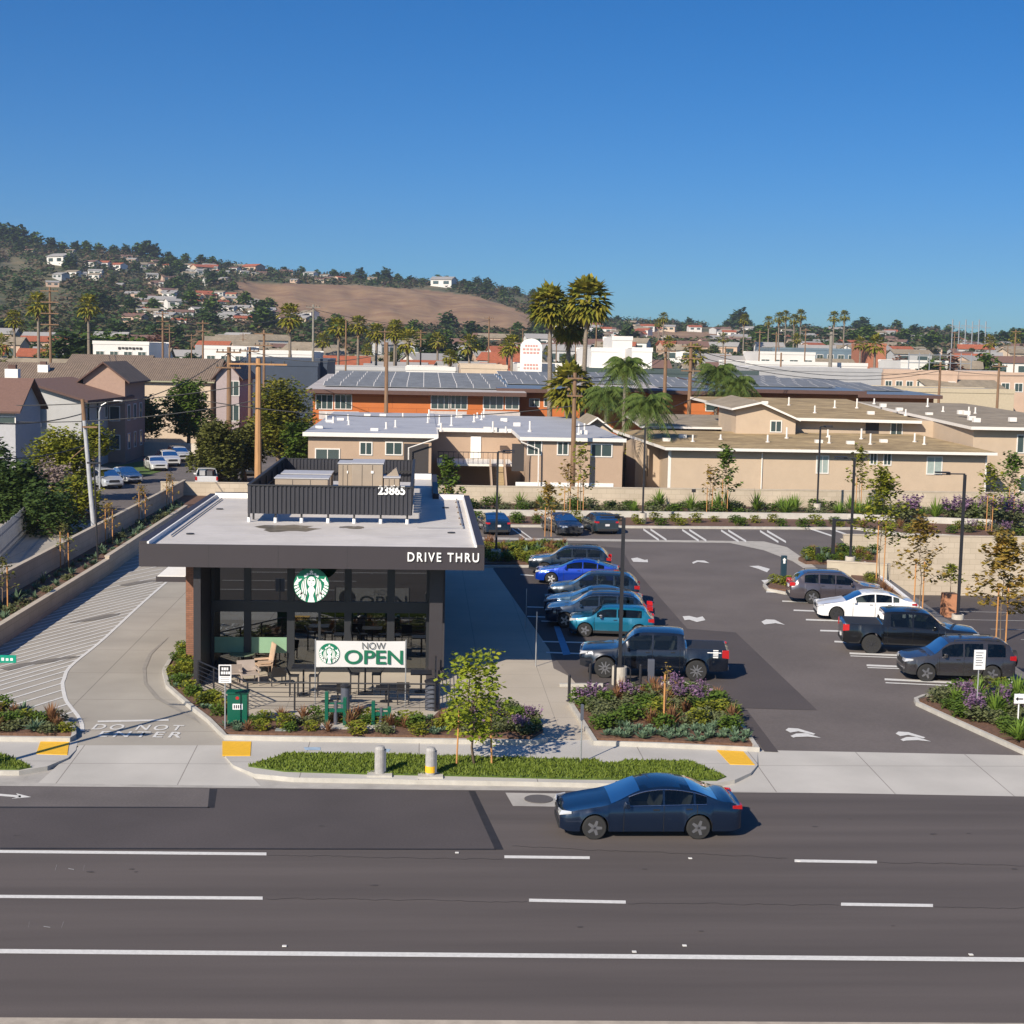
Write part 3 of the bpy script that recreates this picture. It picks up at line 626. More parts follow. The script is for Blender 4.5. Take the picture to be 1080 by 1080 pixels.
m = MB(); m.box(SX0+.06,SX1-.06,SY1-.35,SY1-.25,6.55,6.62); m.box(SX0+.06,SX0+.14,SY0+.3,SY1-.4,6.6,6.67); 
for k in range(6): m.box(SX0+.06,SX0+.14,SY0+1+k*2.7,SY0+1.08+k*2.7,5.63,7.1)
m.build('brace', DARK, scr)
for k in range(9): y=66.5+k*.85; MB().box(SX1+.08,SX1+.42,y,y+.4,5.95+k*.02,6.01+k*.02).build('louvre_step', mat('pale louvre',(.55,.54,.52),.6,var=.05), scr)

nb = wtext('sign_number', '23865', 413.2, 517.7, SY0-.06, 28.5, 9.5, LETW, scr, bold=.03); 
# rooftop machines inside the screen
TAN = mat("tan machine casing", (.30,.245,.19), .6, var=.08, scale=1); 
def unit(label, px0, px1, pytop, Y0, Y1, z0=5.63, extra=None):
    a = D(px0,pytop,Y0); b = D(px1,pytop,Y0); zt = a.z
    t = thing('rooftop_air_unit', label, 'air conditioner', ((a.x+b.x)/2,Y0,z0), group='rooftop air units inside the screen')
    m = MB(); m.box(a.x,b.x,Y0,Y1,z0+.1,zt-.05); m.build('casing', TAN, t, bevel=.03)
    m = MB(); m.box(a.x-.04,b.x+.04,Y0-.04,Y1+.04,zt-.049,zt); m.build('lid', mat("unit lid",(.42,.42,.44),.5,var=.1), t)
    m = MB(); m.box(a.x+.1,b.x-.1,Y0+.1,Y1-.1,z0,z0+.099); m.build('base_rail', DARK, t)
    m = MB()
    for k in range(1,3): x = a.x+(b.x-a.x)*k/3; m.box(x-.012,x+.012,Y0-.006,Y0-.001,z0+.15,zt-.1)
    m.build('panel_seam', DARK, t); MB().box(a.x+(b.x-a.x)*.62,a.x+(b.x-a.x)*.7,Y0-.05,Y0-.007,zt-.5,zt-.38).build('service_box', WPAR, t); return t
unit('low tan rooftop unit with pale lid at the left inside the roof screen', 290, 346, 503.5, 70, 71.6)
unit('tan rooftop unit behind the low one, at the left inside the screen', 297, 349, 499, 74, 76)
unit('tallest tan rooftop unit near the middle inside the roof screen', 371, 404, 488, 73, 75.6)
unit('tan rooftop unit joined left of the tallest one inside the screen', 357, 371.5, 488.2, 74.2, 76.2)
t = unit('small tan rooftop unit with slanted hood at the right inside the screen', 405, 421.5, 503, 72.5, 74)
a = D(405,503,73.5); b = D(416,494.5,73.5)
m = MB(); m.add([(a.x,73.2,a.z),(a.x+.6,73.2,a.z+.45),(a.x+.6,74.0,a.z+.45),(a.x,74.0,a.z),(a.x+.75,73.2,a.z),(a.x+.75,74.0,a.z)],[(0,3,2,1),(0,1,4),(3,5,2),(1,2,5,4)]); m.build('hood', TAN, t)
# banner on two poles
ban = thing('now_open_banner', 'white NOW OPEN banner with round emblem stretched between two thin poles', 'banner', (-2.15,54.1,.15))
BY = 54.1
bl, br_ = D(333.5,676,BY), D(427,704,BY)
ZB0, ZB1 = D(380,704,BY).z, D(380,676,BY).z
def banmat():
    m = bpy.data.materials.new("banner vinyl"); m.use_nodes = True; t = m.node_tree; t.nodes.clear(); o = nd(t,"ShaderNodeOutputMaterial")
    d = nd(t,"ShaderNodeBsdfDiffuse"); d.inputs[0].default_value = (.80,.79,.78,1); r = nd(t,"ShaderNodeBsdfTranslucent"); r.inputs[0].default_value = (.8,.8,.76,1)
    x = nd(t,"ShaderNodeMixShader"); x.inputs[0].default_value = .28; t.links.new(d.outputs[0],x.inputs[1]); t.links.new(r.outputs[0],x.inputs[2]); t.links.new(x.outputs[0],o.inputs[0]); return m
BANM = banmat()
m = MB(); nx, nz = 30, 8; rows = []
for j in range(nz+1):
    for i in range(nx+1):
        u = i/nx; v = j/nz; x = bl.x+(br_.x-bl.x)*u; z = ZB0+(ZB1-ZB0)*v
        m.v.append((x, BY+.02+.012*math.sin(u*9+v*4)+.02*(1-u)*u, z+(.03*math.sin(u*math.pi))*(v-.5)*-1))
for j in range(nz):
    for i in range(nx): a = j*(nx+1)+i; m.f.append((a,a+1,a+nx+2,a+nx+1)); m.mi.append(0)
bo = m.build('banner_sheet', BANM, ban, smooth=True)
BGRN = mat("banner green ink", (.0,.12,.06), .6, var=0); BGREY = mat("banner grey ink", (.03,.04,.04), .6, var=0)
wtext('banner_lettering', 'NOW', 394, 681.6, BY-.02, 24.5, 7, BGREY, ban, ext=.002, bold=-.01)
wtext('banner_lettering', 'OPEN', 394.5, 694, BY-.021, 61, 15, BGRN, ban, ext=.002, bold=.018)
c = D(347.3,689.3,BY-.02); emblem((c.x,BY-.008,c.z), 10.8/28.9, ban, th=.006, yoff=-.002)
m = MB()
for x, pxx in ((bl.x-.03,334),(br_.x+.03,427)): m2 = MB(); m2.tube([(x,BY+.03,.15),(x,BY+.03,ZB1+.05)],.022,8); m2.build('pole', mat("galvanised steel",(.42,.43,.44),.45,.6,var=.1), ban)
GALV = MC["galvanised steel"]
# ---------------------------------------------------------------- patio railing
def railing(name, label, pts, h=1.0, bars=5):
    t = thing(name, label, 'railing', (pts[0][0],pts[0][1],.15))
    pt = [Vector((x,y,.155)) for x,y in pts]
    for a,b in zip(pt[:-1],pt[1:]):
        L = (b-a).length; n = max(1,round(L/1.6))
        for k in range(n+1):
            p = a+(b-a)*k/n; 
            if a is not pt[0] and k == 0: continue
            m = MB(); m.tube([p,p+Vector((0,0,h))],.032,6); m.build('post', BLACK, t)
        m = MB(); m.tube([a+Vector((0,0,h)),b+Vector((0,0,h))],.03,6)
        for k in range(bars): z = .15+k*(h-.25)/(bars-.5); m.tube([a+Vector((0,0,z)),b+Vector((0,0,z))],.014,5)
        m.build('rail', BLACK, t)
    return t
railing('patio_railing', 'low black metal railing around the cafe patio', [(-8.45,57.4),(-6.15,53.7),(.55,53.6)])
railing('patio_railing', 'short black metal railing right of the patio by the litter bin', [(.55,53.75),(.6,58.6)])
# ================================================================== VEHICLES
def paint(name, col, metal=.35, rough=.25):
    return mat("car paint "+name, col, rough, metal, var=0, coat=1)
def carglass():
    m = bpy.data.materials.new("clear car glass"); m.use_nodes = True; t = m.node_tree; t.nodes.clear()
    o = nd(t,"ShaderNodeOutputMaterial"); tr = nd(t,"ShaderNodeBsdfTransparent"); tr.inputs[0].default_value = (.30,.34,.34,1)
    gl = nd(t,"ShaderNodeBsdfGlossy"); gl.inputs["Roughness"].default_value = .02; fr = nd(t,"ShaderNodeFresnel"); fr.inputs[0].default_value = 1.5
    mx = nd(t,"ShaderNodeMixShader"); t.links.new(fr.outputs[0],mx.inputs[0]); t.links.new(tr.outputs[0],mx.inputs[1]); t.links.new(gl.outputs[0],mx.inputs[2]); t.links.new(mx.outputs[0],o.inputs[0]); return m
GLASS = carglass(); SEATM = mat("grey seat fabric", (.16,.15,.14), .9, var=.1); CABIN = mat("dark cabin lining", (.02,.02,.02), .95, var=0)
LINER = mat("wheel well", (.008,.008,.008), .9, var=0)
CLAD = mat("black plastic cladding", (.02,.02,.021), .65, var=0)
PLATE = mat("licence plate", (.6,.6,.62), .5, var=0)
SEAM = mat("door gap", (.006,.006,.006), .8, var=0)
def interp(P, s):
    if s <= P[0][0]: return P[0][1]
    for (a,za),(b,zb) in zip(P[:-1],P[1:]):
        if s <= b:
            t = (s-a)/(b-a); return za+(zb-za)*t
    return P[-1][1]
def sm(P, n=5, sharp=()):
    """soften the profile polyline by corner cutting"""
    for _ in range(2):
        Q = [P[0]]
        for i in range(1,len(P)-1):
            a,b,c = P[i-1],P[i],P[i+1]
            if b[0] in sharp: Q.append(b); continue
            q=.22
            Q.append((b[0]+(a[0]-b[0])*q, b[1]+(a[1]-b[1])*q)); Q.append((b[0]+(c[0]-b[0])*q, b[1]+(c[1]-b[1])*q))
        Q.append(P[-1]); P = Q
    return P
def wheel_mesh(r, wd, rim):
    mt = MB(); mt.lathe([(r*.66,-wd/2),(r*.93,-wd/2),(r,-wd/2+.03),(r,wd/2-.03),(r*.93,wd/2),(r*.66,wd/2)], 28, 'y')
    mr = MB(); mr.lathe([(r*.64,-wd/2+.03),(r*.66,-wd/2-.004),(r*.60,-wd/2-.004),(r*.585,-wd/2+.05),(r*.15,-wd/2+.06),(r*.15,-wd/2+.0),(r*.05,-wd/2-.012)], 28, 'y')
    ms = MB()
    for k in range(5 if rim != 'multi' else 9):
        a = k*2*math.pi/(5 if rim != 'multi' else 9); ca, sa = math.cos(a), math.sin(a); h = .055 if rim != 'multi' else .03
        p = [(r*.1,-h*.9),(r*.62,-h*.6),(r*.62,h*.6),(r*.1,h*.9)]
        ms.add([(x*ca-z*sa, -wd/2-.008, x*sa+z*ca) for x,z in p]+[(x*ca-z*sa, -wd/2+.04, x*sa+z*ca) for x,z in p],[(0,1,2,3),(4,7,6,5),(0,4,5,1),(1,5,6,2),(2,6,7,3),(3,7,4,0)])
    return mt, mr, ms
def make_car(name, label, spec, pm, group=None, cat=None, rimm=None):
    L, W, H = spec['L'], spec['W'], spec['H']; top = sm(spec['top'], sharp=spec.get('sharp',()))
    belt = spec['belt']; zs = spec.get('sill',.22); r = spec.get('r',.33); xf, xr_ = spec['ax']; ar = r+spec.get('gap',.055); tum = spec.get('tumble',.32)
    wind, rear = spec['wind'], spec['rear']; sidew = spec['side']; cover = spec.get('cover'); rimm = rimm or ALLOY
    root = thing(name, label, cat or spec['cat'], (0,0,0), 0, group)
    st = set([0,.03,.08,.16,.3,.5,L-.5,L-.3,L-.16,L-.08,L-.03,L])
    for c in (xf,xr_):
        for k in range(-9,10): st.add(round(c+ar*1.03*math.sin(k*math.pi/18),3))
    for a,b in [wind,rear]+list(sidew): st.add(a); st.add(b)
    if cover: st.add(cover[0]); st.add(cover[1])
    for p in top: st.add(round(p[0],3))
    s0=0
    while s0 < L: st.add(round(s0,3)); s0 += .22
    st = sorted(x for x in st if 0 <= x <= L); S = [st[0]]
    keep = set(v for a,b in [wind,rear]+list(sidew)+([cover] if cover else []) for v in (a,b))|{L}
    for x in st[1:]:
        if x-S[-1] < .012 and x not in keep: continue
        S.append(x)
    pf = spec.get('plan',[(0,.80),(.06,.88),(.16,.94),(.35,.975),(.8,1)]); pr = spec.get('planr',[(0,.86),(.05,.92),(.15,.96),(.4,.985),(.9,1)])
    def arch(s):
        z = 0
        for c in (xf,xr_):
            d = abs(s-c)
            if d < ar: z = max(z, r+math.sqrt(ar*ar-d*d))
        return z
    rings = []
    for s in S:
        w = W/2*interp(pf,s)*interp(pr,L-s); zt = interp(top,s); zb = min(interp(belt,s), zt-.035); a = arch(s); e = min(1,min(s,L-s)/.25)
        z1 = zs+(1-e)*spec.get('lift',.06); h = zt-zb; zm = z1+(zb-z1)*.55
        wg = w*.955-tum*h*.92
        fl = spec.get('flare',.03) if a > 0 else 0
        rings.append([(w*.62,max(z1+.02,a)),(w*.965+fl*.6,max(z1,a)),(w*.99+fl,max(z1+.13,a+.012)),(w*1.0+fl*.4,max(zm,a+.06)),(w*.99,max(zb-.05,a+.10) if a>0 and a+.1<zb-.02 else zb-.05),(w*.955,zb),
                      (w*.955-tum*.8*h,zb+h*.80),(wg-.03-.02*min(1,h*3),zt-.012-.03*min(1,h)),(wg*.5,zt+.006),(0,zt+.016)])
    def pt(i,k,sg): y,z = rings[i][k]; return (L/2-S[i], sg*y, z)
    parts = {}
    def addf(key, mt, vs):
        parts.setdefault(key,(MB(),mt))[0].add(vs,[tuple(range(len(vs)))])
    wm = spec.get('clad',False)
    for i in range(len(S)-1):
        sc_ = (S[i]+S[i+1])/2
        for sg in (1,-1):
            for k in range(9):
                q = [pt(i,k,sg),pt(i+1,k,sg),pt(i+1,k+1,sg),pt(i,k+1,sg)]
                if sg == 1: q = q[::-1]
                key, mt = 'body', pm
                if k == 0: key, mt = 'wheel_liner', LINER
                elif wm and k == 1: key, mt = 'lower_cladding', CLAD
                elif k == 5:
                    for n_,(a,b) in enumerate(sidew):
                        if a <= sc_ <= b: key, mt = 'side_window.%d.%d'%(n_,sg), GLASS
                elif k >= 7:
                    if wind[0] <= sc_ <= wind[1]: key, mt = 'windscreen', GLASS
                    elif rear[0] <= sc_ <= rear[1]: key, mt = 'rear_window', GLASS
                    elif cover and cover[0] <= sc_ <= cover[1]: key, mt = 'bed_cover', spec.get('coverm',CLAD)
                addf(key, mt, q)
            q = [pt(i,0,1),pt(i+1,0,1),pt(i+1,0,-1),pt(i,0,-1)]
            if sg == 1: addf('wheel_liner', LINER, q)
    for i,fl in ((0,False),(len(S)-1,True)):
        ring = [pt(i,k,1) for k in range(10)]+[pt(i,k,-1) for k in range(8,-1,-1)]
        addf('body', pm, ring if fl else ring[::-1])
    order = ['body']+[k for k in parts if k != 'body']; body = None
    for k in order:
        mb, mt = parts[k]
        # weld shared vertices so that smooth shading works
        vm = {}; nv = []; nf = []
        for f in mb.f:
            g = []
            for idx in f:
                key = tuple(round(c,4) for c in mb.v[idx])
                if key not in vm: vm[key] = len(nv); nv.append(key)
                g.append(vm[key])
            g2 = [g[0]]
            for v in g[1:]:
                if v != g2[-1]: g2.append(v)
            if g2[0] == g2[-1]: g2.pop()
            if len(set(g2)) >= 3: nf.append(tuple(g2))
        m2 = MB(); m2.v = nv; m2.f = nf; m2.mi = [0]*len(nf)
        o = m2.build(k.split('.')[0], mt, root, smooth=True, local=True)
        es_ = o.modifiers.new("edges",'EDGE_SPLIT'); es_.split_angle = R(38)
        if k == 'body': body = o
    def P(nm, mbx, mt, par=root, bev=0): return mbx.build(nm, mt, par, local=True, bevel=bev)
    # wheels
    wy = W/2-.115; wd = spec.get('ww',.23)
    mt_, mr, ms = wheel_mesh(r, wd, spec.get('rim','five'))
    wo = None
    for cx in (xf,xr_):
        for sg in (-1,1):
            if wo is None:
                wo = P('wheel', mt_, RUBBER); rim = P('rim', mr, spec.get('rimback',DALLOY), wo); sp = P('spokes', ms, rimm, wo); w_ = wo
            else: w_ = copy_tree(wo, root)
            w_.location = (L/2-cx, sg*wy, r); w_.rotation_euler = (0,0,0 if sg < 0 else math.pi)
    # lights, grille, plates
    zf = interp(top,.05); hz = spec.get('hlz', zf-.13)
    nw = W/2*.80
    for sg in (-1,1):
        m = MB(); hw = spec.get('hlw',.36)
        ww0 = W/2*interp(pf,.02)
        m.add([(L/2+.012, sg*(ww0-hw), hz-.05),(L/2+.012, sg*(ww0-.0), hz-.055),(L/2-.30, sg*(W/2*interp(pf,.3)+.012), hz+.02),(L/2-.30, sg*(W/2*interp(pf,.3)+.006), hz+.085),(L/2-.05, sg*(ww0-.02), hz+.075),(L/2+.0, sg*(ww0-hw), hz+.05)],
              [(0,1,4,5),(1,2,3,4)] if sg>0 else [(5,4,1,0),(4,3,2,1)]); 
        o = P('headlight', m, HEADL); sd_ = o.modifiers.new("thick",'SOLIDIFY'); sd_.thickness = .03; sd_.offset = 0
        m = MB(); tz = spec.get('tlz', interp(top,L-.03)-.16); th = spec.get('tlh',.12); wr_ = W/2*interp(pr,.02); wr2 = W/2*interp(pr,.28); tw = spec.get('tlw',.20)
        m.add([(-L/2-.006, sg*(wr_-tw), tz-th/2),(-L/2-.012, sg*wr_, tz-th/2),(-L/2+.25, sg*(wr2+.01), tz-th/2+.04),(-L/2+.25, sg*(wr2+.004), tz+th/2),(-L/2-.0, sg*(wr_-.005), tz+th/2),(-L/2-.0, sg*(wr_-tw), tz+th/2)],
              [(5,4,1,0),(4,3,2,1)] if sg>0 else [(0,1,4,5),(1,2,3,4)]);
        o = P('tail_light', m, TAILL); sd_ = o.modifiers.new("thick",'SOLIDIFY'); sd_.thickness = .03; sd_.offset = 0
        # mirrors
        mx_ = L/2-wind[0]-.42; zb_ = interp(belt,wind[0]+.45); m = MB(); m.cbox((mx_,sg*(W/2+.07),zb_+.06),(.12,.20,.15)); m.box(mx_-.02,mx_+.02,min(sg*(W/2-.06),sg*W/2),max(sg*(W/2-.06),sg*W/2),zb_-.0,zb_+.04); P('mirror', m, spec.get('mirm',pm), bev=.02)
    m = MB(); gh = spec.get('gh',.16); gw = spec.get('gw',.5); gz = spec.get('gz', hz-.02); m.box(L/2-.02,L/2+.015,-gw,gw,gz-gh,gz+.04); P('grille', m, DARK, bev=.006)
    m = MB(); m.box(L/2-.05,L/2+.02,-nw*.85,nw*.85,zs+.02,zs+.16); P('bumper_intake', m, CLAD, bev=.01)
    if spec.get('chrome'):
        m = MB(); m.box(L/2+.001,L/2+.03,-gw,gw,gz+.03,gz+.055); m.box(L/2+.001,L/2+.03,-gw,gw,gz-gh*.5-.01,gz-gh*.5+.015); P('chrome_trim', m, CHROME)
    m = MB(); pz = spec.get('pz',.72); m.box(-L/2-.03,-L/2-.005,-.16,.16,pz,pz+.15); P('licence_plate', m, PLATE)
    m = MB(); m.box(-L/2-.03,-L/2+.06,-nw*.95,nw*.95,zs+.03,zs+.20); P('rear_bumper', m, spec.get('rbm',CLAD), bev=.015)
    # cabin seen through the glass
    bz = interp(belt,wind[0]+.9); c0 = wind[0]+.25; c1 = min(rear[0]+.15,L-.35); cw_ = W*.40
    P('cabin_floor', MB().box(L/2-c1,L/2-c0,-cw_,cw_,bz-.42,bz-.36), CABIN)
    for sx in ([c0+.95,c0+1.75]+([c0+2.55] if c1-c0 > 3.0 else [])):
        if sx > c1-.15: continue
        for sg in (-1,1):
            m = MB(); xx = L/2-sx; m.add([(xx,sg*.12,bz-.35),(xx,sg*.62,bz-.35),(xx-.16,sg*.60,bz+.22),(xx-.16,sg*.14,bz+.22),(xx-.12,sg*.12,bz-.35),(xx-.12,sg*.62,bz-.35),(xx-.26,sg*.60,bz+.22),(xx-.26,sg*.14,bz+.22)],[(0,1,2,3),(7,6,5,4),(0,4,5,1),(1,5,6,2),(2,6,7,3),(3,7,4,0)]); m.box(xx-.27,xx-.17,min(sg*.27,sg*.47),max(sg*.27,sg*.47),bz+.221,bz+.36); P('seat', m, SEATM)
    P('dashboard', MB().box(L/2-c0-.38,L/2-c0-.05,-cw_,cw_,bz-.30,bz-.02), CABIN, bev=.03)
    # door gaps, handles
    def near(s): return min(range(len(S)), key=lambda i: abs(S[i]-s))
    m = MB()
    for s in spec.get('seams',()):
        i = near(s)
        for sg in (-1,1): m.tube([(L/2-s, sg*(rings[i][k][0]+.002), rings[i][k][1]) for k in (1,2,3,4,5)], .009, 4)
    for sg in (-1,1):
        for s in spec.get('handles',()):
            i = near(s); m.cbox((L/2-s, sg*(rings[i][4][0]+.012), interp(belt,s)-.11),(.17,.03,.028))
        if spec.get('trimline'):
            ii = [i for i in range(len(S)) if sidew[0][0]-.02 <= S[i] <= sidew[-1][1]+.02]
    P('door_trim', m, SEAM)
    if spec.get('wtrim'):
        m = MB()
        for sg in (-1,1):
            ii = [i for i in range(len(S)) if sidew[0][0]-.02 <= S[i] <= sidew[-1][1]+.02]
            m.tube([(L/2-S[i], sg*(rings[i][6][0]+.004), rings[i][6][1]+.004) for i in ii], .012, 4); m.tube([(L/2-S[i], sg*(rings[i][5][0]+.004), rings[i][5][1]) for i in ii], .010, 4)
        P('window_trim', m, CHROME)
    if spec.get('rails'):
        for sg in (-1,1):
            ii = [i for i in range(len(S)) if spec['rails'][0] <= S[i] <= spec['rails'][1]]
            m = MB(); m.tube([(L/2-S[i], sg*(rings[i][7][0]-.02), rings[i][7][1]+.05) for i in ii], .02, 6)
            for i in (ii[0],ii[-1]): m.tube([(L/2-S[i], sg*(rings[i][7][0]-.02), rings[i][7][1]-.01),(L/2-S[i], sg*(rings[i][7][0]-.02), rings[i][7][1]+.05)],.02,6)
            P('roof_rail', m, spec.get('railm',CLAD))
    return root
SEDAN = dict(L=4.85,W=1.84,H=1.45,cat='car',top=[(0,.62),(.12,.74),(.7,.86),(1.35,.96),(2.15,1.36),(2.7,1.445),(3.2,1.43),(3.75,1.32),(4.35,1.06),(4.72,1.03),(4.85,.92)],belt=[(0,.7),(1.3,.91),(4.3,.98),(4.85,.9)],
  ax=(.93,3.77),wind=(1.38,2.16),rear=(3.55,4.28),side=[(1.85,2.78),(2.84,3.62),(3.68,3.98)],seams=(1.72,2.81,3.72),handles=(2.6,3.5),hlz=.70,tlz=.88,pz=.62,gh=.13)
COUPE = dict(SEDAN,L=4.65,H=1.40,top=[(0,.60),(.12,.72),(.7,.83),(1.25,.93),(2.05,1.32),(2.6,1.395),(3.1,1.37),(3.8,1.19),(4.35,1.02),(4.55,1.0),(4.65,.90)],ax=(.9,3.62),wind=(1.28,2.06),rear=(3.35,4.2),side=[(1.75,2.62),(2.68,3.45),(3.5,3.85)],seams=(1.6,2.65,3.5),handles=(2.45,3.3))
SUV = dict(L=4.75,W=1.9,H=1.70,cat='car',top=[(0,.78),(.1,.9),(.8,1.03),(1.25,1.08),(1.95,1.60),(2.4,1.685),(3.4,1.69),(4.15,1.64),(4.55,1.30),(4.68,1.06),(4.75,.95)],belt=[(0,.85),(1.25,1.03),(4.5,1.13),(4.75,.92)],
  ax=(.95,3.72),r=.36,sill=.28,wind=(1.27,1.95),rear=(4.18,4.58),side=[(1.62,2.5),(2.56,3.35),(3.43,4.15)],seams=(1.5,2.53,3.4),handles=(2.3,3.2),rails=(2.2,4.0),clad=True,tlz=1.02,tlh=.2,pz=.78,hlz=.83,gh=.2,tumble=.26)
BOXSUV = dict(SUV,L=4.43,W=1.81,H=1.72,top=[(0,.80),(.1,.95),(.7,1.06),(1.15,1.09),(1.7,1.62),(2.1,1.70),(3.3,1.72),(4.12,1.68),(4.36,1.18),(4.43,.98)],belt=[(0,.85),(1.1,1.04),(4.3,1.08),(4.43,.95)],ax=(.86,3.48),wind=(1.16,1.72),rear=(4.14,4.34),side=[(1.45,2.3),(2.36,3.1),(3.28,4.0)],seams=(1.35,2.33,3.2),handles=(2.1,3.0),rails=(1.9,3.8),gap=.06,tumble=.2)
MINI = dict(L=3.85,W=1.73,H=1.42,cat='car',top=[(0,.72),(.08,.84),(.7,.93),(1.0,.96),(1.45,1.34),(1.8,1.405),(3.1,1.38),(3.45,1.32),(3.7,1.0),(3.85,.86)],belt=[(0,.75),(1.0,.93),(3.6,.96),(3.85,.85)],ax=(.72,3.2),r=.32,sill=.2,
  wind=(1.02,1.46),rear=(3.42,3.68),side=[(1.25,2.15),(2.21,3.3)],seams=(1.15,2.3),handles=(2.1,),hlz=.76,tlz=.84,tlh=.18,tlw=.15,pz=.5,gh=.12,gw=.38,clad=True,tumble=.26,mirm=CHROME)
PICK = dict(L=5.9,W=2.03,H=1.92,cat='pickup truck',top=[(0,.98),(.08,1.10),(.9,1.18),(1.5,1.22),(2.1,1.82),(2.5,1.91),(3.6,1.915),(4.02,1.88),(4.12,1.84),(4.2,1.32),(5.8,1.32),(5.9,1.25)],sharp=(4.12,4.2,5.8),belt=[(0,.95),(1.5,1.17),(4.2,1.26),(4.24,1.28),(5.9,1.27)],ax=(1.0,4.65),r=.42,gap=.09,sill=.42,ww=.30,
  wind=(1.52,2.12),rear=(4.12,4.2),side=[(1.95,2.85),(2.93,3.85)],seams=(1.78,2.89,3.98),handles=(2.7,3.7),cover=(4.26,5.8),tlz=1.12,tlh=.34,tlw=.12,hlz=.98,gh=.26,gw=.62,chrome=True,pz=.62,tumble=.22,flare=.045,rbm=CHROME,planr=[(0,.94),(.06,.98),(.2,1)],plan=[(0,.86),(.08,.92),(.2,.97),(.5,1)])
VAN = dict(SUV,L=5.1,W=1.99,H=1.75,top=[(0,.72),(.1,.86),(.7,1.02),(1.0,1.1),(2.0,1.68),(2.5,1.74),(4.4,1.74),(4.85,1.66),(5.03,1.1),(5.1,.9)],belt=[(0,.8),(1.0,1.02),(5,1.08),(5.1,.85)],ax=(.95,4.0),wind=(1.02,2.0),rear=(4.85,5.02),side=[(1.7,2.6),(2.68,3.6),(3.7,4.75)],seams=(1.6,2.64,3.65),handles=(2.5,2.8),rails=None,clad=False,cat='van')
HATCH = dict(SEDAN,L=4.4,top=[(0,.64),(.12,.76),(.6,.88),(1.15,.97),(1.95,1.38),(2.4,1.45),(3.3,1.43),(3.8,1.34),(4.25,1.02),(4.4,.86)],ax=(.88,3.5),wind=(1.18,1.96),rear=(3.8,4.22),side=[(1.65,2.5),(2.56,3.2),(3.26,3.75)],seams=(1.5,2.53,3.3),handles=(2.3,3.0),tlz=.9)
def park(o, near, heading, W):
    """near = point on the ground under the middle of the camera-side flank; heading = direction of the nose"""
    h = Vector((math.cos(heading), math.sin(heading), 0)); n = Vector((-h.y,h.x,0))
    if n.y < 0: n = -n
    c = Vector(near)+n*(W/2-.1); o.location = (c.x,c.y,near[2]); o.rotation_euler = (0,0,heading)
LH = R(180-8); RHh = R(-7)
def mid(pxn, pxt, py, z=.152): return G((pxn+pxt)/2, py, z)
g_l = "cars nosed in along the shop walk"; g_r = "cars in the right-hand row of the car park"; g_b = "cars at the back of the car park"; g_s = "cars on the side street"
c_ = make_car('driving_sedan', 'dark blue sedan driving left along the road past the grass verge', dict(SEDAN,L=4.95,wtrim=True), paint("deep blue",(.003,.012,.035)), 'cars', rimm=ALLOY); park(c_, tuple(G(686,884.5,0)), R(180.5), 1.84)
c_ = make_car('pickup_truck', 'black crew-cab pickup nearest the planting bed, nose to the shop', dict(PICK,rim='multi'), paint("blue black",(.004,.008,.018)), g_l, rimm=ALLOY)
park(c_, tuple(G(689,716.5,.152)), LH, 2.03)
m = MB(); z0 = .95
for k in range(5): m.box(-2.96+.42,-2.96+.62,-1.034,-1.026,.98+k*.07,.98+k*.07+.035)
m.box(-2.96+.30,-2.96+.85,-1.034,-1.026,1.17,1.20)
m.v = [(x,-y,z) for x,y,z in m.v]; m.build('side_decal', EWH, c_, local=True)
c_ = make_car('small_hatchback', 'bright teal two-door hatchback with dark wheel arches beside the black pickup', MINI, paint("teal",(.005,.13,.22),.3), g_l, rimm=ALLOY); park(c_, tuple(mid(600,689,672.5)), LH, 1.73)
c_ = make_car('parked_suv', 'long dark blue three-row SUV with bright window trim behind the teal hatchback', dict(SUV,L=5.05,wtrim=True,clad=False), paint("navy",(.005,.018,.045)), g_l, rimm=ALLOY); park(c_, tuple(mid(574,688,663)), LH, 1.9)
c_ = make_car('parked_sedan', 'deep blue sedan wedged between two dark SUVs', dict(SEDAN), paint("steel blue",(.012,.05,.10)), g_l); park(c_, tuple(mid(577,673,650)), LH, 1.84)
c_ = make_car('parked_suv', 'dark slate SUV just behind the deep blue sedan', dict(SUV,L=4.7), paint("slate",(.006,.018,.035)), g_l); park(c_, tuple(mid(583,668,639)), LH, 1.9)
c_ = make_car('parked_coupe', 'bright cobalt blue fastback sedan with pale alloy wheels', COUPE, paint("cobalt",(.004,.045,.42),.4), g_l, rimm=mat("pale alloy",(.75,.75,.76),.3,.5,var=0)); park(c_, tuple(mid(564,652,617)), LH, 1.84)
c_ = make_car('parked_suv', 'dark grey-blue crossover at the far end of the row beyond the cobalt sedan', dict(SUV,L=4.8,wtrim=True), paint("graphite blue",(.006,.015,.028)), g_l); park(c_, tuple(mid(556,645,607)), LH, 1.9)
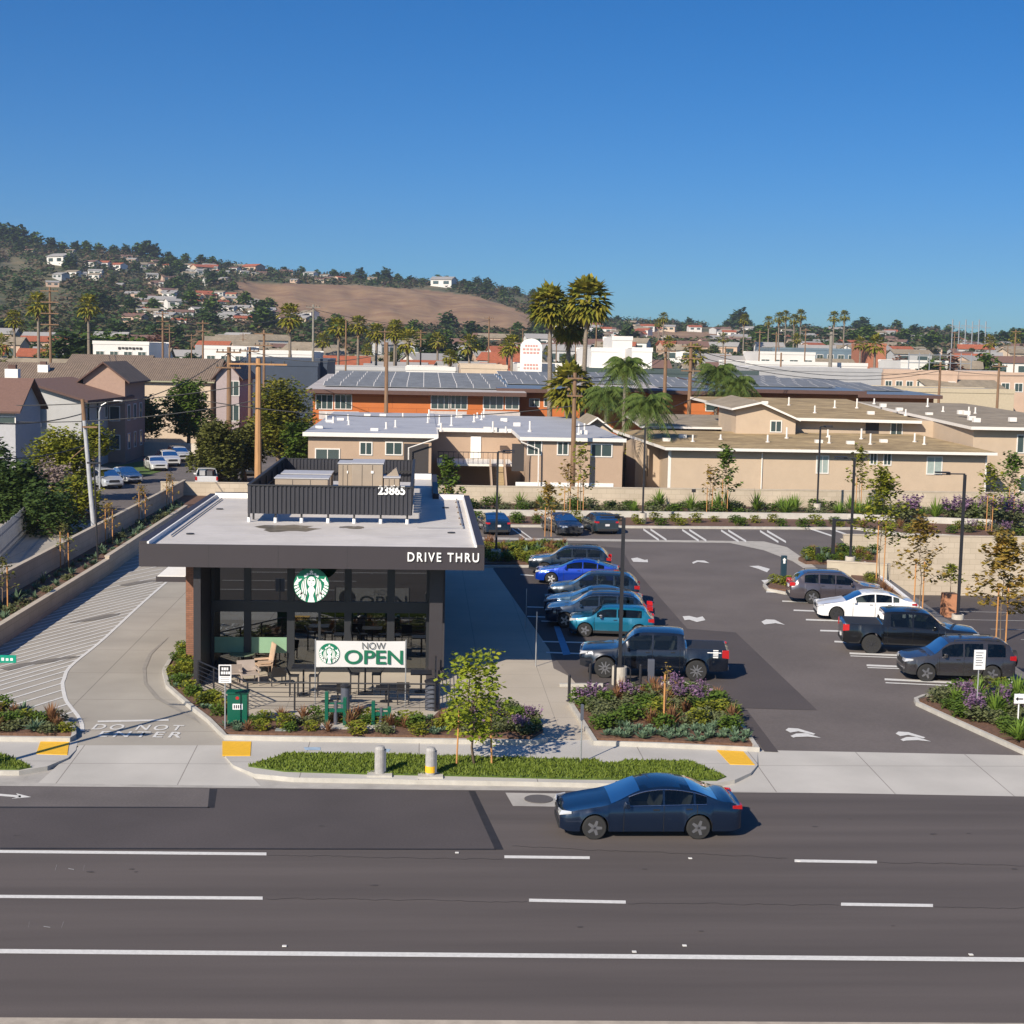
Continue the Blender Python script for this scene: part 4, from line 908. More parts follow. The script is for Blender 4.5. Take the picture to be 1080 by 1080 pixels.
# back row
c_ = make_car('parked_sedan', 'dark blue sedan with its tail to the camera just past the shop roof edge', SEDAN, paint("dusk blue",(.01,.03,.06)), g_b); c_.location = (G(522,565,.152).x,G(522,565,.152).y+2.4,.152); c_.rotation_euler=(0,0,R(96))
c_ = make_car('parked_sedan', 'dark grey sedan facing the camera at the back of the car park', dict(SEDAN,gh=.3,gw=.55,chrome=False), paint("grey",(.05,.055,.065)), g_b); q=G(600,566,.152); c_.location = (q.x-.3,q.y+2.4,.152); c_.rotation_euler=(0,0,R(-76))
c_ = make_car('parked_hatchback', 'dark hatchback with its red tail lights to the camera, beside the grey sedan', HATCH, paint("blue grey",(.03,.05,.065)), g_b); q=G(636,564,.152); c_.location = (q.x,q.y+2.2,.152); c_.rotation_euler=(0,0,R(98))
# right row
c_ = make_car('parked_suv', 'mauve-grey crossover at the far end of the right row, tail to the aisle', dict(SUV,L=4.9,wtrim=True,clad=False), paint("mauve grey",(.10,.085,.095),.5), g_r); park(c_, tuple(mid(838,926,637.5)), RHh, 1.9)
c_ = make_car('parked_sedan', 'white sedan with black wheels, nose to the aisle', SEDAN, paint("white",(.72,.72,.72),.0,.3), g_r, rimm=DALLOY); park(c_, tuple(mid(860,968,655)), R(180-7), 1.84)
c_ = make_car('pickup_truck', 'black crew-cab pickup with red tail light facing away from the aisle', dict(PICK,chrome=False,rim='multi',tlh=.30,rbm=CLAD), paint("black",(.006,.007,.009)), g_r, rimm=DALLOY); park(c_, tuple(G(960,690.5,.152)), R(-9), 2.03)
c_ = make_car('parked_suv', 'boxy dark grey SUV beside the right-hand flower bed, nose to the aisle', dict(BOXSUV), paint("dark grey",(.045,.042,.046),.4), g_r, rimm=ALLOY); park(c_, tuple(mid(947,1077,719.5)), R(180-5), 1.81)
m = MB(); m.lathe([(.34,-.1),(.34,.1)], 24, 'y'); m.v = [(-4.43/2-.12+y, x*1.0, z+.88) for x,y,z in m.v]; m.build('spare_wheel_cover', CLAD, c_, local=True)
# side street
SZ = .0
def street(name, label, spec, col, px, py, hd, pn, flip=False):
    o = make_car(name, label, spec, paint(pn,col,.2,.3), g_s); q = G(px,py,SZ); o.location = (q.x,q.y+.9,SZ); o.rotation_euler = (0,0,R(hd)); return o
street('parked_van', 'silver minivan parked on the side street by the leafy bushes', VAN, (.42,.44,.46), 108, 514.5, -58, "silver")
street('parked_sedan', 'white sedan partly hidden behind the silver minivan', SEDAN, (.6,.6,.6), 131, 509, -60, "white b")
street('parked_sedan', 'white sedan nearest the camera in the three white cars on the side street', SEDAN, (.68,.68,.68), 163, 496, -70, "white c")
street('parked_suv', 'middle white car of the three in line on the side street', SUV, (.66,.66,.66), 176, 491.5, -68, "white d")
street('parked_suv', 'farthest white car of the three in line on the side street', dict(SUV,L=4.6), (.62,.62,.6), 187, 487, -66, "white e")
pk = street('work_pickup', 'white work pickup loaded with boxes on the side street by the shop roof', dict(PICK,cover=(4.26,5.8)), (.7,.7,.7), 214, 517, 98, "white f")
pk.location.y += 1.5
for k,(x,y,cc) in enumerate(((-1.9,-.4,(.10,.04,.03)),(-2.3,.35,(.35,.35,.36)),(-1.5,.3,(.05,.12,.2)),(-2.5,-.3,(.08,.08,.09)))):
    m = MB(); m.cbox((0,0,.22),(.5,.5,.42)); m.box(-.26,.26,-.26,.26,.43,.47)
    o = m.build('load_box', mat("load box %d"%k,cc,.7,var=.2), bevel=.02); w_ = Matrix.Rotation(R(98),4,'Z')@Vector((x,y,0)); o.location = (pk.location.x+w_.x,pk.location.y+w_.y,1.34); tag(o, ['rust red','pale grey','dark blue','black'][k]+' box in the load bed of the white work pickup', 'box', 'boxes in the pickup bed')
street('parked_sedan', 'dark sedan under the feathery trees just right of the white work pickup', SEDAN, (.03,.035,.045), 238, 510, 100, "dark a")
street('parked_sedan', 'dark car half hidden behind the tree trunks on the side street', SEDAN, (.04,.05,.07), 259, 501, 100, "dark b")
# ================================================================== PLANTS
def leaves(m, c, rad, n, size, rr, shell=.45, up=.3, mi=0, asp=1.6):
    cx,cy,cz = c; rx,ry,rz = rad if isinstance(rad,tuple) else (rad,)*3
    V = m.v; Fc = m.f; MI = m.mi
    for _ in range(n):
        while 1:
            x,y,z = rr.uniform(-1,1),rr.uniform(-1,1),rr.uniform(-1,1); d = x*x+y*y+z*z
            if d <= 1 and (d > shell*shell or rr.random() < .25): break
        px,py,pz = cx+x*rx, cy+y*ry, cz+z*rz
        a = rr.uniform(0,6.283); s = size*rr.uniform(.6,1.4); t = rr.uniform(-1,1)*.9
        ux,uy,uz = math.cos(a)*s, math.sin(a)*s, t*s*.6
        vx,vy,vz = -math.sin(a)*s/asp, math.cos(a)*s/asp, rr.uniform(-.8,.8)*s/asp
        b = len(V)
        V += [(px-ux,py-uy,pz-uz),(px+vx,py+vy,pz+vz),(px+ux,py+uy,pz+uz),(px-vx,py-vy,pz-vz)]
        Fc.append((b,b+1,b+2,b+3)); MI.append(mi)
L_G = leafmat("leaf mid green",(.055,.105,.016),(.13,.19,.028)); L_Y = leafmat("leaf yellow green",(.11,.155,.018),(.30,.28,.03)); L_D = leafmat("leaf dark green",(.030,.062,.016),(.075,.115,.028)); L_O = leafmat("leaf olive",(.085,.10,.022),(.17,.17,.045)); L_R = leafmat("leaf autumn",(.17,.15,.025),(.36,.22,.05)); L_P = leafmat("purple flower",(.17,.09,.18),(.30,.19,.29),4); L_B = leafmat("blue green succulent",(.09,.16,.10),(.19,.26,.15)); L_GR = leafmat("grey green leaf",(.095,.12,.05),(.19,.20,.09)); L_RB = leafmat("russet grass",(.20,.09,.05),(.33,.18,.08))
L_O = leafmat("leaf olive",(0.075,0.090,0.024),(0.150,0.150,0.045)); L_R = leafmat("leaf autumn",(0.210,0.128,0.030),(0.360,0.180,0.045)); L_P = leafmat("purple flower",(0.170,0.070,0.200),(0.300,0.150,0.330),4); L_B = leafmat("blue green succulent",(0.105,0.195,0.135),(0.210,0.315,0.210)); L_GR = leafmat("grey green leaf",(0.112,0.143,0.068),(0.195,0.225,0.120)); L_RB = leafmat("russet grass",(0.210,0.075,0.053),(0.330,0.165,0.075))
BARK = mat("bark", (.16,.115,.08), .95, var=.3, scale=4); BARKG = mat("grey palm bark", (.20,.165,.13), .95, var=.3, scale=3, stretch=(1,1,4)); STAKE = mat("tree stake", (.45,.22,.08), .9, var=.15)
def limb(m, a, b, r0, r1, rr, n=4, wob=.06):
    a = Vector(a); b = Vector(b); L = (b-a).length
    pts = [a+(b-a)*(i/n)+Vector((rr.uniform(-1,1),rr.uniform(-1,1),0))*wob*L*(0 if i in (0,n) else 1) for i in range(n+1)]
    m.tube(pts, [r0+(r1-r0)*i/n for i in range(n+1)], 6); return pts
def make_tree(name, label, h, cw, seed, mt, leaf=.16, nl=4200, trunk=.3, th=.35, group=None, clumps=16, cat='tree', weep=False, zb=0, flat=.8):
    """tree of height h and crown width cw, trunk up to th*h; crown = leaf clumps spread through an uneven volume"""
    rr = random.Random(seed); t = thing(name, label, cat, (0,0,0), 0, group)
    m = MB(); z0 = h*th; top = limb(m, (0,0,zb), (rr.uniform(-.1,.1)*cw,rr.uniform(-.1,.1)*cw,h*.72), trunk, trunk*.3, rr, 5, .03)
    cl = []
    for k in range(clumps):
        a = k*2.399+rr.uniform(-.3,.3); f = (k+.5)/clumps; z = z0+(h-z0)*(.10+.80*f); prof = math.sin(math.pi*min(1,.18+.80*f))**.7
        rad = cw/2*prof*rr.uniform(.35,.80); cl.append((rad*math.cos(a),rad*math.sin(a),z,rr.uniform(.16,.27)*cw))
        limb(m, (top[2] if z < h*.55 else top[3]), (rad*math.cos(a)*.9,rad*math.sin(a)*.9,z-.05*h), trunk*.35, trunk*.08, rr, 3)
    m.build('trunk', BARK, t, local=True, smooth=True)
    m = MB()
    for x,y,z,rd in cl:
        n = int(nl/clumps)
        leaves(m, (x,y,z), (rd,rd,rd*flat), int(n*.8), leaf, rr, .55)
        for _ in range(5):
            a = rr.uniform(0,6.28); b = rr.uniform(-.6,1); leaves(m, (x+rd*1.0*math.cos(a),y+rd*1.0*math.sin(a),z+rd*flat*b), rd*.34, int(n*.05), leaf*.85, rr, .1)
        if weep:
            for _ in range(int(n*.12)):
                a = rr.uniform(0,6.28); xx = x+rd*math.cos(a)*rr.uniform(.6,1.1); yy = y+rd*math.sin(a)*rr.uniform(.6,1.1); zz_ = z+rr.uniform(-.2,.2)*rd
                for q in range(5): leaves(m, (xx,yy,zz_-q*rd*.22), (.12,.12,.2), 2, leaf*.8, rr, 0)
    leaves(m, (0,0,z0+(h-z0)*.5), (cw*.28,cw*.28,(h-z0)*.36), int(nl*.12), leaf, rr, 0)
    m.build('crown', mt, t, local=True); return t
def young_tree(name, label, h, cw, seed, mt, nl=260, leaf=.10, stakes=2, group=None, sh=.62, thin=.5):
    rr = random.Random(seed); t = thing(name, label, 'young tree', (0,0,0), 0, group)
    m = MB(); pts = limb(m,(0,0,0),(rr.uniform(-.1,.1),0,h*.95),.035,.012,rr,5,.02); tips = []
    for k in range(13):
        f = .32+.6*k/13; a = k*2.4; p = Vector((0,0,h*f)); q = p+Vector((math.cos(a)*cw*.5*(1.15-f),math.sin(a)*cw*.5*(1.15-f),h*.13)); m.tube([p,(p+q)/2+Vector((0,0,.03)),q],[.014,.010,.006],5); tips += [(p+q)/2,q]
    m.build('trunk', BARK, t, local=True)
    for k in range(stakes):
        m = MB(); x = -.22+.44*k; m.tube([(x,.02,0),(x,.02,h*sh)],.035,6); m.build('stake', STAKE, t, local=True)
    m = MB()
    for q in tips: leaves(m, tuple(q), (cw*.15,cw*.15,h*.06), int(nl/len(tips)*.8), leaf, rr, 0)
    leaves(m, (0,0,h*.86), (cw*.16,cw*.16,h*.12), int(nl*.2), leaf, rr, 0)
    m.build('crown', mt, t, local=True); return t
def at(px,py,z=.15): q = G(px,py,z); return (q.x,q.y,z)
# ---- shrub prototypes
def make_shrub(name, label, cat, mt, r, h, n, leaf, seed, flower=None, nf=0, kind='bush'):
    rr = random.Random(seed); t = thing(name, label, cat)
    m = MB()
    if kind == 'bush':
        for k in range(5): a = k*1.3; leaves(m, (math.cos(a)*r*.4,math.sin(a)*r*.4,h*.45), (r*.6,r*.6,h*.5), n//5, leaf, rr, .3)
    elif kind == 'spike':
        for k in range(n):
            a = rr.uniform(0,6.28); e = rr.uniform(.35,1.45); L = h*rr.uniform(.7,1.2); d = Vector((math.cos(a)*math.cos(e),math.sin(a)*math.cos(e),math.sin(e))); s = Vector((-math.sin(a),math.cos(a),0))*leaf
            b = d*L; mid_ = d*L*.5+Vector((0,0,L*.06)); m.add([tuple(s*.6),tuple(mid_+s),tuple(b-Vector((0,0,L*.12*math.cos(e)))),tuple(mid_-s),tuple(-s*.6)],[(0,1,2,3,4)])
    elif kind == 'rosette':
        for q in range(max(1,n//12)):
            ox,oy = rr.uniform(-r,r)*.6, rr.uniform(-r,r)*.6; rs = rr.uniform(.7,1.1)
            for k in range(12):
                a = k*2.4; e = .3+.09*k; L = h*rs*(1.1-.03*k); d = Vector((math.cos(a)*math.cos(e),math.sin(a)*math.cos(e),math.sin(e)))*L; s = Vector((-math.sin(a),math.cos(a),0))*leaf; o = Vector((ox,oy,.02))
                m.add([tuple(o),tuple(o+d*.55+s),tuple(o+d),tuple(o+d*.55-s)],[(0,1,2,3)])
    m.build('foliage', mt, t, local=True)
    if flower:
        m = MB()
        for k in range(nf):
            a = rr.uniform(0,6.28); q = rr.uniform(0,1)**.5*r*.9; x,y = q*math.cos(a),q*math.sin(a); L = h*rr.uniform(.35,.75); lx,ly = x*.25+rr.uniform(-.05,.05),y*.25
            for z_ in range(4): leaves(m,(x+lx*z_/4,y+ly*z_/4,h*.8+L*z_/4),(.035,.035,.06),3,.05,rr,0)
        m.build('flower_spikes', flower, t, local=True)
    return t
SH = {
 'purple': make_shrub('purple_sage','','flowering shrub',L_GR,.5,.6,420,.06,1,L_P,20),
 'green': make_shrub('green_shrub','','shrub',L_G,.5,.6,420,.06,2),
 'yellow': make_shrub('yellow_green_shrub','','shrub',L_Y,.5,.6,380,.06,3),
 'succ': make_shrub('succulent','','succulent',L_B,.4,.34,60,.055,4,kind='rosette'),
 'grass': make_shrub('russet_grass','','ornamental grass',L_RB,.4,.7,80,.022,5,kind='spike'),
 'agave': make_shrub('agave','','agave',L_B,.4,.55,26,.06,6,kind='spike'),
 'greengrass': make_shrub('green_grass_clump','','ornamental grass',leafmat("fresh grass blade",(0.105,0.195,0.030),(0.210,0.300,0.045)),.5,.9,90,.03,7,kind='spike'),
 'low': make_shrub('low_shrub','','shrub',L_GR,.55,.45,360,.06,8),
}
SHN = {'purple':'grey-green sage with purple flower spikes','green':'rounded green shrub','yellow':'yellow-green shrub','succ':'clump of blue-green succulent rosettes','grass':'tuft of russet ornamental grass','agave':'spiky blue-green agave','greengrass':'upright clump of fresh green grass','low':'low grey-green shrub'}
used = set()
def plant(kind, x, y, z, sc, where, group, rr):
    p = SH[kind]
    if kind in used: o = copy_tree(p)
    else: o = p; used.add(kind)
    o.location = (x,y,z); o.rotation_euler = (0,0,rr.uniform(0,6.28)); s = sc*rr.uniform(.8,1.2); o.scale = (s*rr.uniform(.9,1.15),s,s*rr.uniform(.85,1.15))
    tag(o, SHN[kind]+' '+where, None, group); return o
def inpoly(x,y,P):
    c = False
    for i in range(len(P)):
        x1,y1 = P[i]; x2,y2 = P[i-1]
        if (y1>y) != (y2>y) and x < (x2-x1)*(y-y1)/(y2-y1)+x1: c = not c
    return c
def bed(name, px, z, mix, spacing, where, group, seed, kerb=None, sc=1.0, zones=None, kz=.30, inset=.25):
    P = [G2(x,y,z) for x,y in px]; m = MB(); m.prism(P, .0, z); tag(m.build(name+'_soil', SOIL), kind='structure')
    rr = random.Random(seed); xs = [p[0] for p in P]; ys = [p[1] for p in P]
    y = min(ys)+inset; row = 0
    while y < max(ys):
        x = min(xs)+inset+(row%2)*spacing/2
        while x < max(xs):
            xx,yy = x+rr.uniform(-.3,.3)*spacing, y+rr.uniform(-.3,.3)*spacing
            if inpoly(xx,yy,P) and inpoly(xx-inset*.5,yy,P) and inpoly(xx+inset*.5,yy,P):
                f = (yy-min(ys))/(max(ys)-min(ys)); k = (zones(f,xx,rr) if zones else rr.choice(mix))
                if k: plant(k, xx, yy, z, sc, where, group, rr)
            x += spacing
        y += spacing*.85; row += 1
    if kerb:
        kp = [G(x,y_,kz) for x,y_ in kerb]; m = MB(); w2 = .15
        for i in range(len(kp)-1):
            a,b = kp[i],kp[i+1]
            def nrm(j):
                t = (kp[min(j+1,len(kp)-1)]-kp[max(j-1,0)]); t.z=0; t.normalize(); return Vector((-t.y,t.x,0))*w2/2
            na,nb = nrm(i),nrm(i+1)
            m.add([(a.x+na.x,a.y+na.y,0),(a.x-na.x,a.y-na.y,0),(b.x-nb.x,b.y-nb.y,0),(b.x+nb.x,b.y+nb.y,0),(a.x+na.x,a.y+na.y,kz),(a.x-na.x,a.y-na.y,kz),(b.x-nb.x,b.y-nb.y,kz),(b.x+nb.x,b.y+nb.y,kz)],[(0,1,5,4),(2,3,7,6),(4,5,6,7),(0,4,7,3),(1,2,6,5)])
        tag(m.build('kerb', CURB), kind='structure')
def z1(f,x,rr): 
    if rr.random() < .28: return None
    if x > 1.2: return rr.choice(['purple','low','green','low'])
    if x < -7: return rr.choice(['yellow','green','succ'])
    return rr.choice(['succ','green','grass','grass','yellow',None,'low']) if f<.5 or x > -4 else rr.choice(['grass','grass','green'])
bed('cafe_bed', [(205,676),(185,690),(175,706),(179,722),(200,740),(222,757),(237,772),(560,777),(573,770),(560,745),(466,747),(455,757),(264,758),(215,728),(204,722)], .24, None, .50, 'in the mulch bed before the patio railing', 'plants in the bed in front of the cafe patio', 11,
    kerb=[(205,674),(183,689),(173,706),(177,722),(199,741),(220,757),(233,770),(238,775),(300,776.5),(560,780.5),(576,778)], sc=.72, zones=z1)
def z2(f,x,rr):
    if f < .22: return 'succ' if rr.random()<.85 else 'green'
    if f < .58: return rr.choice(['green','low','yellow','low','green','grass',None])
    if f < .9: return rr.choice(['purple','low','purple','low','green','grass'])
    return rr.choice(['green','yellow',None])
bed('flower_bed', [(606,742),(629,778),(796,784.5),(769,746),(756,731),(738,722),(694,727),(640,738)], .26, None, .66, 'in the large flower bed at the car park', 'plants in the large flower bed', 12,
    kerb=[(602,740),(605,745),(628,781),(700,783.5),(799,788),(771,747),(757,729),(737,720),(690,718)], zones=z2, sc=.9)
def z3(f,x,rr): return rr.choice(['yellow','low','succ','grass']) if x < 17.8 else rr.choice(['purple','low','green','greengrass','green'])
bed('island_bed', [(970,737),(985,733),(1040,733),(1095,728),(1130,760),(1120,800),(1082,789),(1010,757)], .26, None, .72, 'in the kerbed bed by the boxy grey SUV', 'plants in the right-hand island bed', 13,
    kerb=[(1100,727),(1040,731),(990,731),(975,732.5),(966,736),(968,740),(1005,757),(1081,791),(1130,806)], zones=z3, sc=.95)
bed('corner_bed', [(-60,745),(0,747),(40,753),(66,760),(76,768),(76,773),(0,773),(-60,772)], .26, ['low','grass','yellow','green','agave','succ'], .6, 'in the corner bed left of the drive entrance', 'plants in the left corner bed', 14,
    kerb=[(-60,776),(0,776.5),(74,777.5),(78,774),(78,767),(66,757)], sc=.8)
bed('lamp_bed', [(505,594),(560,594),(594,594),(604,587),(600,577),(520,575),(500,578)], .26, ['yellow','yellow','green','agave','grass'], .95, 'in the bed beyond the shop roof', 'plants in the bed beyond the shop roof', 15, kerb=[(500,596),(594,596),(607,588),(602,575.5)], sc=1.0)
bed('aisle_bed', [(842,588),(858,581),(925,583),(925,592),(850,592)], .35, ['yellow','grass','green','agave'], .9, 'on the aisle island by the height bar', 'plants on the aisle island', 16, kerb=None, sc=.9)
bed('island_tip_bed', [(808,619),(816,612.5),(838,611),(862,613),(862,619),(830,622)], .28, ['green','grass','yellow',None], .9, 'on the rounded kerbed island by the dark menu post', 'plants on the rounded island', 17, kerb=[(862,623),(828,624),(810,620.5),(806,616),(815,610),(840,608.5)], sc=.9)
# low retaining kerb wall beside the far SUV
a, b = at(872,606,.15), at(928,610,.15); wall('low_wall','low concrete wall behind the mauve-grey crossover', (a[0],a[1],0),(b[0]+.6,b[1],0), .25, 0, .95, mt=mat("smooth concrete wall",(.42,.37,.29),.9,var=.1,scale=1.5))
# back garden, two strips with a white kerb wall between
Yk = 111.4
m = MB(); gpoly = [(-12,Yk),(33.4,Yk+2.2),(36.2,109.9),(38.6,109.9),(40.5,107.75),(90,107.75),(90,WY-.2),(-22,WY-.2),(-22,Yk)]
m.prism(gpoly, 0, .28); tag(m.build('back_garden_soil', SOIL), kind='structure')
kp = [(-12,Yk),(20,Yk+1.1),(33.0,Yk+1.9),(36.0,109.6),(38.4,109.6),(41.2,107.9)]
m = MB()
for (ax,ay),(bx_,by) in zip(kp[:-1],kp[1:]):
    t_ = Vector((bx_-ax,by-ay,0)).normalized(); n_ = Vector((-t_.y,t_.x,0))*.16
    m.prism([(ax-n_.x,ay-n_.y),(bx_-n_.x,by-n_.y),(bx_+n_.x,by+n_.y),(ax+n_.x,ay+n_.y)], 0, .32)
tag(m.build('kerb', CURB), kind='structure')
PALE = mat("pale low wall", (.46,.44,.40), .9, var=.12, scale=1.5)
wk = [(-14,118),(34,119.2),(44,116.5),(56,113),(66,112.5)]
for i,(p0,p1) in enumerate(zip(wk[:-1],wk[1:])):
    wall('garden_wall', ['long straight pale garden wall behind the back stalls','bending pale garden wall behind the top of the right-hand stalls','pale garden wall segment left of the big purple bushes','rightmost pale garden wall segment above the retaining wall'][i], (p0[0],p0[1],0),(p1[0],p1[1],0), .3, 0, .75, mt=PALE, cap=False)
rr = random.Random(5)
wh = 'in the garden strip behind the car park'; gp = 'plants in the back garden strip'
x = -12
while x < 62:
    for y in (121.5,124.5,126.9):
        k = rr.choice(['greengrass','low','low','green']) if x < 44 else rr.choice(['purple','low','greengrass','low']); plant(k, x+rr.uniform(-.5,.5), y+rr.uniform(-.6,.6), .28, 1.5 if y > 121 else 1.2, wh, gp, rr)
    if x < 33:
        for y in (113.6,116.0):
            if rr.random() < .85: plant(rr.choice(['green','yellow','yellow','grass']), x+.6, y+rr.uniform(-.5,.5), .28, 1.15, wh, gp, rr)
    elif x > 33:
        for y in (108.9,111.0,113.6):
            lim = 119.2-(x-34)*.27-1
            if y < lim and not (x < 41 and y < 110.6) and rr.random()<.85: plant(rr.choice(['purple','low','yellow','green','grass']), x+.4, y+rr.uniform(-.4,.4), .28, 1.25, wh, gp, rr)
    x += 1.55
for px,py in ((1008,550),(1020,546),(1048,552),(1064,556),(955,552)):
    q = at(px,py,.3); plant('purple', q[0],q[1],.28,2.6,'in a big mound above the retaining wall',gp,rr)
# bank strip between the right row and the sunken lot
m = MB(); bk = []
for i,(x,y) in enumerate([(23.0,52.2),(24.3,62),(27.4,89.0),(28.7,98)]):
    bk.append((x,y))
m.prism([(x-1.7,y) for x,y in bk]+[(x-.22,y) for x,y in bk[::-1]], 0, .24); tag(m.build('bank_strip_soil', SOIL), kind='structure')
m = MB()
for (ax,ay),(bx_,by) in zip(bk[:-1],bk[1:]):
    m.prism([(ax-.2,ay),(bx_-.2,by),(bx_-.02,by),(ax-.02,ay)],0,.33)
tag(m.build('kerb', WPAR), kind='structure')
for k in range(34):
    f = k/33; y = 53+f*44; x = 23.0+(y-52.2)*.118; plant(rr.choice(['low','low','low','yellow','grass']), x-.95+rr.uniform(-.4,.4), y, .24, .85, 'on the strip above the sunken lot', 'plants on the strip above the sunken lot', rr)
ROCK = mat("white rock", (.6,.58,.55), .9, var=.2, scale=2)
for k in range(12):
    y = 68+k*2.3; x = 27.4-(89-y)*.125+1.4+rr.uniform(-.3,.3); m = MB(); m.lathe([(.1,0),(.5,.12),(.55,.35),(.3,.55),(.05,.6)], 9); m.v = [(a+rr.uniform(-.08,.08),b+rr.uniform(-.08,.08),c+rr.uniform(-.05,.05)) for a,b,c in m.v]
    o = m.build('white_rock', ROCK, smooth=True); o.location = (x,y,LZ(y)+.15); o.scale=(1.2,.9,.7); tag(o,'white rock on the slope beside the sunken lot','rock','white rocks along the sunken lot')
m = MB(); m.poly([(x,y,.12) for x,y in bk]+[(x+3,y,LZ(y)+.03) for x,y in bk[::-1]]); tag(m.build('bank', mat("gravel bank",(.20,.18,.16),.95,var=.4,scale=6)), kind='structure')
q = G(806,641,LZ(74)); 
# planter strip left between the two block walls
L_ = (we-wA0).length
for k in range(62):
    f = (k+.5)/62; p = wA0+(we+wdv*6-wA0)*f+wnv*(1.2+(k%2)*.7-.3+rr.uniform(-.2,.2))
    plant(rr.choice(['succ','agave','low','succ','agave']), p.x, p.y, .55, .9, 'in the walled strip along the drive lane', 'plants in the walled strip', rr)
# grass verges (short dense blades, nobody could count them)
GRASSB = mat("verge turf", (.055,.10,.012), .95, var=.4, scale=5, alt=(.10,.15,.02))
GBL = leafmat("grass blade",(.085,.135,.018),(.19,.24,.035),6)
def verge(px, seed):
    P = [G2(x,y,.2) for x,y in px]; m = MB(); m.prism(P,.05,.19); tag(m.build('verge', GRASSB), kind='structure')
    rr = random.Random(seed); xs=[p[0] for p in P]; ys=[p[1] for p in P]; m = MB(); A = (max(xs)-min(xs))*(max(ys)-min(ys))
    for _ in range(int(A*420)):
        x,y = rr.uniform(min(xs),max(xs)),rr.uniform(min(ys),max(ys))
        if not inpoly(x,y,P): continue
        a = rr.uniform(0,6.28); s=rr.uniform(.02,.05); h=rr.uniform(.03,.11); dx,dy=math.cos(a)*s,math.sin(a)*s
        m.add([(x-dx,y-dy,.185),(x+dx,y+dy,.185),(x+rr.uniform(-.05,.05),y+rr.uniform(-.05,.05),.19+h)],[(0,1,2)])
    tag(m.build('grass', GBL), 'short green grass growing on the kerbside verge', 'grass', kind='stuff')
verge([(262,807),(303,793.5),(420,795),(610,800.5),(630,800.5),(633,803.5),(655,804),(658,801),(728,802),(766,818),(756,822),(600,820.5),(473,817),(393,815.5),(300,812.5)], 3)
verge([(-40,792),(0,794.5),(10,797),(33,808),(20,810.5),(-40,810)], 4)
# ================================================================== TREES ON AND AROUND THE SITE
t = make_tree('street_tree','young yellow-green street tree on the verge, held by stakes',3.75,2.6,21,leafmat('bright new leaf',(.13,.21,.02),(.33,.34,.03)),.085,1500,.05,.14,None,14); t.location = at(500,806,.19)
for k in (-.55,.55): m = MB(); m.tube([(t.location.x+k,t.location.y,.19),(t.location.x+k*.9,t.location.y,1.9)],.03,6); m.build('stake', STAKE, t)
yt = [(3,643,.55,2.6,L_O,'first staked sapling from the left frame edge in the walled strip'),(68,600,.55,2.6,L_O,'second staked sapling in the walled strip along the drive lane'),(115,573,.55,2.7,L_R,'third staked sapling in the walled strip, with rusty leaves'),(150,551,.55,2.7,L_R,'fourth staked sapling in the walled strip'),(179,535,.55,2.7,L_R,'farthest staked sapling in the walled strip, russet leaves')]
for i,(px,py,z,h,mt_,lb) in enumerate(yt):
    o = young_tree('sapling',lb,h,1.5,40+i,mt_,260,.075,2,'saplings in the walled strip',.8); o.location = at(px,py,z)
ys_ = [(928,614,.2,6.6,3.4,L_Y,1700,'tallest yellow-green young tree behind the white sedan'),(968,652,.2,5.2,2.8,L_R,650,'thin rust-leaved young tree between white sedan and black pickup'),(1055,690,.2,5.4,3.4,L_R,1500,'rust-leaved young tree behind the boxy grey SUV'),
  (612,543,.3,5.6,2.8,L_Y,300,'thin multi-stem sapling in front of the flat-roofed apartments'),(598,543,.3,4.2,2.4,L_R,140,'nearly bare sapling left of the thin multi-stem one at the back wall'),(764,543,.3,5.6,2.6,L_G,700,'green sapling by the tan block wall casting a shadow'),(748,543,.3,4.0,2.2,L_R,160,'thin reddish sapling left of the green one at the back wall'),
  (905,541,.3,5.6,2.6,L_Y,420,'yellowish sapling before the window of the tan apartment'),(1043,560,.3,5.0,3.0,L_Y,360,'sapling in the garden above the purple bushes'),(1066,548,.3,5.4,3.6,L_G,800,'leafy green sapling at the right frame edge above the garden'),(578,566,.3,3.8,2.6,L_R,260,'orange-leaved sapling beside the grey sedan at the back'),
  (472,545,.3,4.6,2.6,L_G,900,'round green sapling beyond the rear roof of the shop')]
for i,(px,py,z,h,cw,mt_,nl,lb) in enumerate(ys_):
    o = young_tree('young_tree',lb,h,cw,70+i,mt_,nl,.15 if py<600 else .12,2,'young staked trees around the car park',.55); o.location = at(px,py,z)
m = MB(); q = at(700,763,.26); sp = tag(MB().tube([(q[0],q[1],.26),(q[0],q[1],2.0)],.035,6).build('tree_stake',STAKE),'single orange wooden stake standing in the large flower bed','stake')
o = young_tree('sapling','spindly sapling tied to the orange stake in the large flower bed',2.1,.8,99,L_R,70,.05,0,None); o.location = (q[0]+.08,q[1]+.05,.26)
